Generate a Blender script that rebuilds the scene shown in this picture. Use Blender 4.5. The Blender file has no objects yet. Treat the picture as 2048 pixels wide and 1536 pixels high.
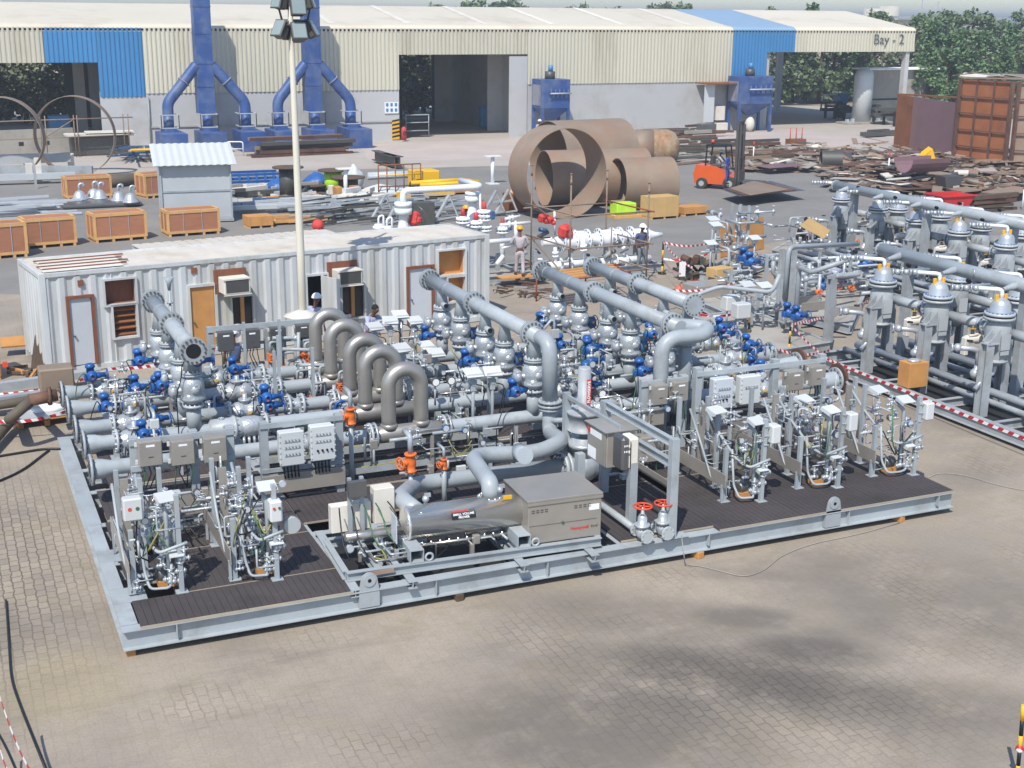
import bpy, math, random
import numpy as np
from mathutils import Vector, Matrix, Euler
random.seed(7)
C = bpy.context.scene.collection
scn = bpy.context.scene
# ------------------------------------------------------------------ camera
FOC, PIT, YAW, ROL = 2634.24, math.radians(15.6226), math.radians(23.702), math.radians(.4685)
CAM = Vector((-1.793, -17.611, 8.8))
_f = Vector((math.sin(YAW)*math.cos(PIT), math.cos(YAW)*math.cos(PIT), -math.sin(PIT)))
_r = Vector((math.cos(YAW), -math.sin(YAW), 0)); _u = _r.cross(_f)
RT = _r*math.cos(ROL)+_u*math.sin(ROL); UP = -_r*math.sin(ROL)+_u*math.cos(ROL)
cd = bpy.data.cameras.new('camera'); cam = bpy.data.objects.new('camera', cd); C.objects.link(cam)
cam.matrix_world = Matrix(((RT.x, UP.x, -_f.x, CAM.x), (RT.y, UP.y, -_f.y, CAM.y), (RT.z, UP.z, -_f.z, CAM.z), (0, 0, 0, 1)))
cd.sensor_width = 36; cd.lens = FOC/2048*36; cd.clip_end = 6000; cd.clip_start = .1
scn.camera = cam
# ------------------------------------------------------------------ light
SUN = Vector((.385, .47, -.795)).normalized()
ELEV = math.asin(-SUN.z)
w = bpy.data.worlds.new('World'); scn.world = w; w.use_nodes = True
nt = w.node_tree; bg = nt.nodes['Background']
sky = nt.nodes.new('ShaderNodeTexSky'); sky.sky_type = 'NISHITA'; sky.sun_disc = False
sky.sun_elevation = ELEV; sky.sun_rotation = math.atan2(-SUN.x, -SUN.y)
sky.dust_density = .6; sky.air_density = 1.0; sky.ozone_density = 4.0
nt.links.new(sky.outputs[0], bg.inputs[0]); bg.inputs[1].default_value = .15
ld = bpy.data.lights.new('sun', 'SUN'); ld.energy = 4.3; ld.angle = math.radians(.55); ld.color = (1, .96, .89)
so = bpy.data.objects.new('sun', ld); C.objects.link(so)
so.rotation_euler = SUN.to_track_quat('-Z', 'Y').to_euler(); so.location = (0, 0, 60)
scn.view_settings.view_transform = 'Standard'; scn.view_settings.look = 'None'
scn.view_settings.exposure = .16; scn.view_settings.gamma = 1
# ------------------------------------------------------------------ measuring helpers (survey of the place: pixel -> real point)
def ray(x, y): return RT*((x-1024)/FOC)-UP*((y-768)/FOC)+_f
def g(x, y, z=0.): d = ray(x, y); return CAM+d*((z-CAM.z)/d.z)
def oy(x, y, Y): d = ray(x, y); return CAM+d*((Y-CAM.y)/d.y)
def ox(x, y, X): d = ray(x, y); return CAM+d*((X-CAM.x)/d.x)
V = Vector
# ------------------------------------------------------------------ materials
def lin(h):
    if isinstance(h, str): h = [int(h[i:i+2], 16)/255 for i in (0, 2, 4)]
    return tuple(((c+.055)/1.055)**2.4 if c > .04045 else c/12.92 for c in h)
MATS = {}
def mat(name, col, rough=.5, metal=0., var=.12, vs=1.5, bump=0., bs=20., dirt=None, dcol='8a7a66', ds=.6, rust=None, objc=False, stretch=(1, 1, 1), rvar=0.):
    m = bpy.data.materials.new(name); m.use_nodes = True; n = m.node_tree; N = n.nodes; L = n.links
    b = N['Principled BSDF']; b.inputs['Roughness'].default_value = rough; b.inputs['Metallic'].default_value = metal
    c = lin(col)
    tc = N.new('ShaderNodeTexCoord') if objc else N.new('ShaderNodeNewGeometry')
    src = tc.outputs['Object'] if objc else tc.outputs['Position']
    mp = N.new('ShaderNodeMapping'); mp.inputs['Scale'].default_value = stretch; L.new(src, mp.inputs[0]); src = mp.outputs[0]
    no = N.new('ShaderNodeTexNoise'); no.inputs['Scale'].default_value = vs; no.inputs['Detail'].default_value = 6; no.inputs['Roughness'].default_value = .65
    L.new(src, no.inputs['Vector'])
    mx = N.new('ShaderNodeMix'); mx.data_type = 'RGBA'
    mr = N.new('ShaderNodeMapRange'); mr.inputs[1].default_value = .3; mr.inputs[2].default_value = .7
    L.new(no.outputs[0], mr.inputs[0]); L.new(mr.outputs[0], mx.inputs[0])
    mx.inputs[6].default_value = (*[x*(1-var) for x in c], 1); mx.inputs[7].default_value = (*[min(1, x*(1+var)) for x in c], 1)
    out = mx.outputs[2]
    for amt, cc, sc, in ((dirt, dcol, ds), (rust, '7a4a2c', 3.)):
        if not amt: continue
        n2 = N.new('ShaderNodeTexNoise'); n2.inputs['Scale'].default_value = sc; n2.inputs['Detail'].default_value = 8; n2.inputs['Roughness'].default_value = .7
        L.new(src, n2.inputs['Vector'])
        r2 = N.new('ShaderNodeMapRange'); r2.inputs[1].default_value = 1-amt-.12; r2.inputs[2].default_value = 1-amt+.12
        L.new(n2.outputs[0], r2.inputs[0])
        m2 = N.new('ShaderNodeMix'); m2.data_type = 'RGBA'; L.new(r2.outputs[0], m2.inputs[0]); L.new(out, m2.inputs[6]); m2.inputs[7].default_value = (*lin(cc), 1)
        out = m2.outputs[2]
    oi = N.new('ShaderNodeObjectInfo'); ro = N.new('ShaderNodeMapRange'); ro.inputs[3].default_value = .9; ro.inputs[4].default_value = 1.07; L.new(oi.outputs['Random'], ro.inputs[0])
    vm = N.new('ShaderNodeVectorMath'); vm.operation = 'SCALE'; L.new(out, vm.inputs[0]); L.new(ro.outputs[0], vm.inputs['Scale']); out = vm.outputs[0]
    L.new(out, b.inputs['Base Color'])
    if rvar:
        r3 = N.new('ShaderNodeMapRange'); r3.inputs[3].default_value = max(0, rough-rvar); r3.inputs[4].default_value = rough+rvar
        L.new(no.outputs[0], r3.inputs[0]); L.new(r3.outputs[0], b.inputs['Roughness'])
    if bump:
        n3 = N.new('ShaderNodeTexNoise'); n3.inputs['Scale'].default_value = bs; n3.inputs['Detail'].default_value = 3; L.new(src, n3.inputs['Vector'])
        bp = N.new('ShaderNodeBump'); bp.inputs['Strength'].default_value = bump; bp.inputs['Distance'].default_value = .02
        L.new(n3.outputs[0], bp.inputs['Height']); L.new(bp.outputs[0], b.inputs['Normal'])
    MATS[name] = m; return m
mat('grey', 'a2a9ac', .42, 0, .08, 1.4, dirt=.38, dcol='8d8f8e', ds=1.6, rvar=.1)
mat('grey2', 'a3a8ab', .5, 0, .08, .9, dirt=.42, dcol='84847f', ds=1.3)
mat('lgrey', 'b0b5b7', .4, 0, .06, 1., dirt=.3, dcol='9c9c98')
mat('silver', 'b4b9bc', .34, .35, .16, 7, bump=.6, bs=30, rvar=.12)
mat('alum', 'bfc4c8', .34, .45, .06, 3, bump=.15, bs=14)
mat('steel', 'c4bfb8', .3, .8, .10, 2.2, bump=.12, bs=8, rvar=.1)
mat('brushed', 'aaa59d', .4, .6, .07, 3, stretch=(1, 1, 1), rvar=.08)
mat('cover', 'efece6', .22, .75, .04, 2, bump=.35, bs=5, rvar=.06)
mat('boxsteel', 'aca69c', .36, .4, .08, 2, rvar=.08)
mat('boxdark', '6f6f6e', .35, .6, .08, 2)
mat('blue', '22589a', .38, 0, .18, 5, dirt=.34, dcol='41709f', ds=4)
mat('dblue', '3f5f86', .35, 0, .12, 4)
mat('orange', 'e2702c', .45, 0, .12, 6)
mat('redor', 'e0512c', .45, 0, .08, 6)
mat('black', '17181a', .5, 0, .2, 6)
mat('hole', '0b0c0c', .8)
mat('rubber', '2a2b2c', .7, 0, .2, 5)
mat('cable', '1e2022', .5)
mat('ycable', '8d8740', .5)
mat('gcable', '3c6a44', .5)
mat('deck', '474141', .75, 0, .16, .8, bump=.3, bs=60, dirt=.38, dcol='37332f', ds=.9)
mat('deckgap', 'a79b88', .8)
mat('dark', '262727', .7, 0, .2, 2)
mat('white', 'c9cccb', .4, 0, .03, 2)
mat('paper', 'f1f1ef', .7, 0, .02, 2)
mat('cwhite', 'c6c9c9', .55, 0, .05, 1.2, dirt=.42, dcol='a7a59a', ds=1.1, rust=.255, stretch=(1, 1, .16))
mat('croof', 'cbc3b6', .75, 0, .05, .7, dirt=.40, dcol='b5a996', ds=.7, rust=.26)
mat('brown', '7a4a33', .7, 0, .2, 3, stretch=(4, 4, 1))
mat('doorw', 'c3c8cd', .45, 0, .04, 2, dirt=.3, dcol='a8aaa6')
mat('ply', 'a97253', .7, 0, .10, 2.5, stretch=(1, 1, 3), dirt=.36, dcol='a0603f')
mat('pine', 'd2a468', .7, 0, .12, 3)
mat('board', 'c08a4e', .75, 0, .14, 2)
mat('tan', 'c7a46a', .7, 0, .08, 2)
mat('rust', '92816f', .62, .1, .14, .8, dirt=.44, dcol='9a7862', ds=.7, bump=.15, bs=8)
mat('stain', 'a8957a', .7, .1, .15, 1.2, dirt=.48, dcol='8a5f3c', ds=1.1)
mat('rust2', '8f5a34', .75, .1, .2, .8, dirt=.45, dcol='6b3f26', ds=.8)
mat('panelrust', '9c5f38', .75, 0, .15, .8, dirt=.4, dcol='7c4a30', ds=.6)
mat('rust3', '7f6266', .7, .1, .12, .6, dirt=.35, dcol='8f6a55', ds=.5)
mat('rustd', '5f4438', .8, .1, .25, 1.5, dirt=.45, dcol='7b5b49')
mat('scaf', '8d7d6c', .7, .1, .25, 3, rust=.4)
mat('redscaf', '8c4a35', .7, .1, .2, 3)
mat('concg', 'a29d93', .85, 0, .08, .8, dirt=.4, dcol='857f74')
mat('hcream', 'c9c4b0', .45, 0, .05, .3, dirt=.36, dcol='aca58f', ds=.5, stretch=(1, 1, .12))
mat('hroof', 'd9cfba', .6, 0, .05, .15, dirt=.36, dcol='bbb09a', ds=.2)
mat('hblue', '4483b5', .4, 0, .06, .3)
mat('hbroof', '93adc4', .5, 0, .05, .3)
mat('hwall', 'b9b9b8', .85, 0, .05, .4, dirt=.4, dcol='a3a09a', ds=.4)
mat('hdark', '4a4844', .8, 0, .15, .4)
mat('navy', '31508a', .5, 0, .12, .9, dirt=.42, dcol='66748f', ds=.7)
mat('navydust', '8f8f98', .8, 0, .12, .9, dirt=.4, dcol='5a648f', ds=.7)
mat('safety', 'c8403a', .7, 0, .2, 7, bump=.6, bs=12); mat('saferyel', 'eab018', .5, 0, .05); mat('lime', 'b4e23a', .6)
mat('forkor', 'd9602a', .35, 0, .06, 2)
mat('tyre', '3b3835', .85)
mat('cloth1', 'b7b0b2', .9, 0, .08, 8, bump=.6, bs=12); mat('cloth2', '4c5776', .9, 0, .1, 8, bump=.6, bs=12)
mat('cloth3', 'a9abc6', .9, 0, .08, 8, bump=.6, bs=12); mat('trous', '7b8288', .9, 0, .1, 8, bump=.6, bs=12); mat('overall', '2c4f9c', .9, 0, .1, 8)
mat('skin', '6b4531', .55, 0, .06, 8); mat('hair', '14110f', .8); mat('shoe', '221d1a', .6)
mat('helmw', 'efefee', .3, 0, .02); mat('helmy', 'e3a51a', .3, 0, .03)
mat('tarp', '2f5f9f', .45, 0, .12, 1.5, bump=.8, bs=4)
mat('ppipe', 'e9ebec', .3, 0, .03, 1)
mat('ytruss', 'e3b21f', .5, 0, .08, 1); mat('gypsum', 'd8d2c6', .8, 0, .1, 1)
mat('glass', '20262a', .08, 0, .2, 1)
mat('lampm', '5f5d57', .5, .4, .15, 6); mat('lens', '8a9796', .35, 0, .05, 3)
mat('mastm', 'd6d0bd', .5, 0, .04, 1)
mat('pinkred', 'cf6a52', .7, 0, .15, 2); mat('skipred', 'c4302c', .5, 0, .1, 1.2, dirt=.3, dcol='9a4038')
mat('hose', '5b5245', .75, 0, .2, 1.2, bump=.3, bs=10)
mat('stonew', 'c8c3b6', .9, 0, .12, .4)
mat('vest', 'd3b21f', .8)
def leafmat(name, c1, c2):
    m = bpy.data.materials.new(name); m.use_nodes = True; N = m.node_tree.nodes; L = m.node_tree.links; b = N['Principled BSDF']
    ge = N.new('ShaderNodeNewGeometry'); r = N.new('ShaderNodeValToRGB'); r.color_ramp.elements[0].color = (*lin(c1), 1); r.color_ramp.elements[1].color = (*lin(c2), 1)
    L.new(ge.outputs['Random Per Island'], r.inputs[0]); L.new(r.outputs[0], b.inputs['Base Color']); b.inputs['Roughness'].default_value = .6
    MATS[name] = m
leafmat('leaf', '405c3a', '728c5a'); leafmat('leaf2', '475c3e', '7a8a62'); leafmat('leafdust', '525a42', '848a6a')
mat('bark', '5c4c3c', .9, 0, .2, 2)
# ------------------------------------------------------------------ mesh builder
class MB:
    def __init__(s, m='grey'): s.V = []; s.F = []; s.I = []; s.S = []; s.ms = [m]; s.mi = 0; s.X = None
    def m(s, name):
        if name not in s.ms: s.ms.append(name)
        s.mi = s.ms.index(name); return s
    def add(s, vs, fs, smooth=False):
        o = len(s.V)
        if s.X is not None: vs = [s.X @ V(v) for v in vs]
        s.V.extend([tuple(v) for v in vs])
        for i, f in enumerate(fs):
            s.F.append([o+k for k in f]); s.I.append(s.mi); s.S.append(smooth if isinstance(smooth, bool) else smooth[i])
        return s
    def box(s, x0, x1, y0, y1, z0, z1, b=0.):
        if x0 > x1: x0, x1 = x1, x0
        if y0 > y1: y0, y1 = y1, y0
        if z0 > z1: z0, z1 = z1, z0
        if b <= 0:
            vs = [(x, y, z) for z in (z0, z1) for y in (y0, y1) for x in (x0, x1)]
            return s.add(vs, [(0, 2, 3, 1), (4, 5, 7, 6), (0, 1, 5, 4), (2, 6, 7, 3), (0, 4, 6, 2), (1, 3, 7, 5)])
        vs = []; idx = {}
        for sx in (0, 1):
            for sy in (0, 1):
                for sz in (0, 1):
                    c = ((x0, x1)[sx], (y0, y1)[sy], (z0, z1)[sz]); d = ((b, -b)[sx], (b, -b)[sy], (b, -b)[sz])
                    for a in range(3):
                        p = [c[k]+(0 if k == a else d[k]) for k in range(3)]
                        idx[(sx, sy, sz, a)] = len(vs); vs.append(p)
        fs = []
        def q(sx, sy, sz, a): return idx[(sx, sy, sz, a)]
        for sx in (0, 1):
            f = [q(sx, 0, 0, 0), q(sx, 1, 0, 0), q(sx, 1, 1, 0), q(sx, 0, 1, 0)]; fs.append(f if sx else f[::-1])
            f = [q(0, sx, 0, 1), q(1, sx, 0, 1), q(1, sx, 1, 1), q(0, sx, 1, 1)]; fs.append(f[::-1] if sx else f)
            f = [q(0, 0, sx, 2), q(1, 0, sx, 2), q(1, 1, sx, 2), q(0, 1, sx, 2)]; fs.append(f if sx else f[::-1])
        for i in (0, 1):
            for j in (0, 1):
                f = [q(i, j, 0, 0), q(i, j, 1, 0), q(i, j, 1, 1), q(i, j, 0, 1)]; fs.append(f if i == j else f[::-1])
                f = [q(i, 0, j, 0), q(i, 1, j, 0), q(i, 1, j, 2), q(i, 0, j, 2)]; fs.append(f[::-1] if i == j else f)
                f = [q(0, i, j, 1), q(1, i, j, 1), q(1, i, j, 2), q(0, i, j, 2)]; fs.append(f if i == j else f[::-1])
                for k in (0, 1):
                    f = [q(i, j, k, 0), q(i, j, k, 1), q(i, j, k, 2)]; fs.append(f if (i+j+k) % 2 else f[::-1])
        return s.add(vs, fs)
    def cb(s, c, sz, rz=0, rx=0, ry=0, b=0.):
        o = s.X; M = Matrix.Translation(V(c)) @ Euler((rx, ry, rz)).to_matrix().to_4x4()
        s.X = M if o is None else o @ M
        s.box(-sz[0]/2, sz[0]/2, -sz[1]/2, sz[1]/2, -sz[2]/2, sz[2]/2, b); s.X = o; return s
    def beam(s, p, q, w, h=None, b=0.):      # box section between two points
        p, q = V(p), V(q); d = q-p; h = h or w; L = d.length
        if L < 1e-6: return s
        M = Matrix.Translation((p+q)/2) @ d.to_track_quat('X', 'Z').to_matrix().to_4x4(); o = s.X
        s.X = M if o is None else o @ M
        s.box(-L/2, L/2, -w/2, w/2, -h/2, h/2, b); s.X = o; return s
    def ib(s, p, q, w, h, t=.014, up=(0, 0, 1)):      # I section, top at p.z
        p, q = V(p), V(q); z = V((0, 0, 1))
        s.beam(p-z*t/2, q-z*t/2, w, t); s.beam(p-z*(h-t/2), q-z*(h-t/2), w, t); s.beam(p-z*h/2, q-z*h/2, t, h-2*t); return s
    def cyl(s, p, q, r, r2=None, n=12, cap=True):
        return s.rings([(p, r), (q, r if r2 is None else r2)], n, cap)
    def rings(s, pr, n=12, cap=True, frames=None, smooth=True):   # swept circle through points
        P = [V(a) for a, _ in pr]; R = [r for _, r in pr]; vs = []; K = len(P); up = None
        for i in range(K):
            a = P[max(0, i-1)]; b = P[min(K-1, i+1)]; d = b-a
            if d.length < 1e-9: d = (P[-1]-P[0])
            if d.length < 1e-9: d = V((0, 0, 1))
            d.normalize()
            if up is None:
                up = d.orthogonal().normalized()
                if abs(d.z) < .9: up = V((0, 0, 1)); up = (up-d*up.dot(d)).normalized()
            else:
                up = up-d*up.dot(d)
                if up.length < 1e-6: up = d.orthogonal()
                up.normalize()
            sd = d.cross(up)
            for k in range(n):
                t = 2*math.pi*k/n; vs.append(P[i]+(up*math.cos(t)+sd*math.sin(t))*R[i])
        fs = []; sm = []
        for i in range(K-1):
            for k in range(n):
                k2 = (k+1) % n; fs.append((i*n+k, i*n+k2, (i+1)*n+k2, (i+1)*n+k)); sm.append(smooth)
        if cap: fs.append(tuple(range(n))[::-1]); sm.append(False); fs.append(tuple((K-1)*n+k for k in range(n))); sm.append(False)
        return s.add(vs, fs, sm)
    def lathe(s, p, ax, prof, n=16, cap=True):   # prof: (distance along axis, radius); repeated distance = hard step
        p = V(p); ax = V(ax).normalized(); up = ax.orthogonal().normalized() if abs(ax.z) > .5 else (V((0, 0, 1))-ax*ax.z).normalized(); sd = ax.cross(up)
        vs = []; K = len(prof)
        for t, r in prof:
            for k in range(n):
                a = 2*math.pi*k/n; vs.append(p+ax*t+(up*math.cos(a)+sd*math.sin(a))*max(r, .0005))
        fs = []; sm = []
        for i in range(K-1):
            flat = abs(prof[i+1][0]-prof[i][0]) < abs(prof[i+1][1]-prof[i][1])*.25
            for k in range(n):
                k2 = (k+1) % n; fs.append((i*n+k, i*n+k2, (i+1)*n+k2, (i+1)*n+k)); sm.append(not flat)
        if cap: fs.append(tuple(range(n))[::-1]); sm.append(False); fs.append(tuple((K-1)*n+k for k in range(n))); sm.append(False)
        return s.add(vs, fs, sm)
    def pipe(s, pts, r, R=None, n=12, seg=5, cap=True):    # polyline with rounded bends
        pts = [V(p) for p in pts]; R = R or r*2; out = [pts[0]]
        for i in range(1, len(pts)-1):
            a, b, c = pts[i-1], pts[i], pts[i+1]; u = (a-b); v = (c-b); lu, lv = u.length, v.length
            if lu < 1e-6 or lv < 1e-6: continue
            u /= lu; v /= lv; rr = min(R, lu*.48, lv*.48)
            for k in range(seg+1):
                t = k/seg; out.append((b+u*rr)*(1-t)**2+b*2*t*(1-t)+(b+v*rr)*t*t)
        out.append(pts[-1]); return s.rings([(p, r) for p in out], n, cap)
    def flange(s, p, ax, r, t=.03, bolts=12, n=20, br=None, bm=None, hb=.02):
        p = V(p); ax = V(ax).normalized(); s.lathe(p-ax*t/2, ax, [(0, 0), (0, r), (t, r), (t, 0)], n, cap=False)
        up = ax.orthogonal().normalized(); sd = ax.cross(up); br = br or r*.09; o = s.mi
        if bm: s.m(bm)
        for k in range(bolts):
            a = 2*math.pi*(k+.5)/bolts; c = p+(up*math.cos(a)+sd*math.sin(a))*r*.84
            s.cyl(c-ax*(t/2+hb), c+ax*(t/2+hb), br, n=5)
        s.mi = o; return s
    def sph(s, c, r, nu=14, nv=9, sc=(1, 1, 1), top=0., bot=1.):
        vs = []; c = V(c)
        for j in range(nv+1):
            th = math.pi*(top+(bot-top)*j/nv)
            for i in range(nu):
                a = 2*math.pi*i/nu; vs.append(c+V((r*math.sin(th)*math.cos(a)*sc[0], r*math.sin(th)*math.sin(a)*sc[1], r*math.cos(th)*sc[2])))
        fs = [(j*nu+i, (j+1)*nu+i, (j+1)*nu+(i+1) % nu, j*nu+(i+1) % nu) for j in range(nv) for i in range(nu)]
        return s.add(vs, fs, True)
    def prism(s, pts, ext):
        pts = [V(p) for p in pts]; e = V(ext); n = len(pts); nrm = V((0, 0, 0))
        for i in range(n): nrm += pts[i].cross(pts[(i+1) % n])
        if nrm.dot(e) > 0: pts = pts[::-1]
        return s.add(pts+[p+e for p in pts], [tuple(range(n))]+[tuple(n+k for k in range(n))[::-1]]+[((k+1) % n, k, n+k, n+(k+1) % n) for k in range(n)])
    def torus(s, c, ax, R, r, n=20, m=6, a0=0, a1=2*math.pi):
        c = V(c); ax = V(ax).normalized(); up = ax.orthogonal().normalized(); sd = ax.cross(up); full = abs(a1-a0-2*math.pi) < 1e-6
        K = n if full else n+1; vs = []
        for i in range(K):
            a = a0+(a1-a0)*i/n; d = up*math.cos(a)+sd*math.sin(a)
            for j in range(m):
                b = 2*math.pi*j/m; vs.append(c+d*(R+r*math.cos(b))+ax*r*math.sin(b))
        fs = []
        for i in range(n):
            i2 = (i+1) % K
            for j in range(m): j2 = (j+1) % m; fs.append((i*m+j, i2*m+j, i2*m+j2, i*m+j2))
        return s.add(vs, fs, True)
    def wheel(s, c, ax, R, r=None, spokes=4):
        r = r or R*.1; s.torus(c, ax, R, r, 16, 5); ax = V(ax).normalized(); up = ax.orthogonal().normalized(); sd = ax.cross(up)
        for k in range(spokes):
            a = math.pi*2*k/spokes; s.cyl(c, V(c)+(up*math.cos(a)+sd*math.sin(a))*R, r*.7, n=5)
        return s
    def text(s, body, size, M, depth=.003, bold=False):
        cu = bpy.data.curves.new('t', 'FONT'); cu.body = body; cu.size = size; cu.extrude = depth/2; cu.align_x = 'CENTER'; cu.align_y = 'CENTER'
        if bold: cu.offset = size*.025
        ob = bpy.data.objects.new('t', cu); C.objects.link(ob); dg = bpy.context.evaluated_depsgraph_get(); me = bpy.data.meshes.new_from_object(ob.evaluated_get(dg))
        s_ = s.X; s.X = M if s_ is None else s_ @ M
        s.add([v.co.copy() for v in me.vertices], [tuple(p.vertices) for p in me.polygons]); s.X = s_
        bpy.data.objects.remove(ob); bpy.data.curves.remove(cu); bpy.data.meshes.remove(me); return s
    def mesh(s, name):
        me = bpy.data.meshes.new(name); me.from_pydata(s.V, [], s.F)
        for k in s.ms: me.materials.append(MATS[k])
        me.polygons.foreach_set('material_index', s.I); me.polygons.foreach_set('use_smooth', s.S); me.update(); return me
def frame(c, x, y):      # matrix whose local x,y map on the given directions at c
    x = V(x).normalized(); y = V(y).normalized(); z = x.cross(y); return Matrix(((x.x, y.x, z.x, c[0]), (x.y, y.y, z.y, c[1]), (x.z, y.z, z.z, c[2]), (0, 0, 0, 1)))
class T:     # a thing: Empty at its base that parents its parts; meshes are given in world coordinates (w=True) or in its own frame
    def __init__(s, name, label, cat, loc=(0, 0, 0), rz=0., group=None):
        o = bpy.data.objects.new(name, None); C.objects.link(o); s.o = o; o.location = loc; o.rotation_euler = (0, 0, rz); o.empty_display_size = .1
        s.M = (Matrix.Translation(V(loc)) @ Matrix.Rotation(rz, 4, 'Z')); s.Mi = s.M.inverted(); tag(o, label, cat, group)
    def part(s, name, mb, parent=None, w=True, label=None):
        if w: mb.V = [tuple(s.Mi @ V(v)) for v in mb.V]
        o = bpy.data.objects.new(name, mb.mesh(name)); C.objects.link(o); o.parent = parent or s.o
        if label: o['label'] = label
        return o
def tag(o, label, cat, group=None):
    o['label'] = label; o['category'] = cat
    if group: o['group'] = group
    return o
def single(name, mb, label, cat, group=None, loc=None):   # a thing that is one mesh
    if loc is None:
        n = len(mb.V); xs = [v[0] for v in mb.V]; ys = [v[1] for v in mb.V]; zs = [v[2] for v in mb.V]; loc = ((min(xs)+max(xs))/2, (min(ys)+max(ys))/2, min(zs))
    mb.V = [(v[0]-loc[0], v[1]-loc[1], v[2]-loc[2]) for v in mb.V]
    o = bpy.data.objects.new(name, mb.mesh(name)); C.objects.link(o); o.location = loc; return tag(o, label, cat, group)
def struct(name, mb, kind='structure'):
    o = bpy.data.objects.new(name, mb.mesh(name)); C.objects.link(o); o['kind'] = kind; return o
def dup(t, loc, rz, label, group=None, sc=None):
    src = t.o if isinstance(t, T) else t
    r = src.copy(); C.objects.link(r); r.location = loc; r.rotation_euler = (0, 0, rz); r['label'] = label
    if group: r['group'] = group
    if sc: r.scale = sc if not isinstance(sc, (int, float)) else (sc, sc, sc)
    def rec(a, b):
        for ch in list(a.children):
            c = ch.copy(); C.objects.link(c); c.parent = b; rec(ch, c)
    rec(src, r); return r
X_, Y_, Z_ = V((1, 0, 0)), V((0, 1, 0)), V((0, 0, 1))
def rnd(a, b): return random.uniform(a, b)
ORD = ['first', 'second', 'third', 'fourth', 'fifth', 'sixth', 'seventh', 'eighth', 'ninth', 'tenth']
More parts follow.
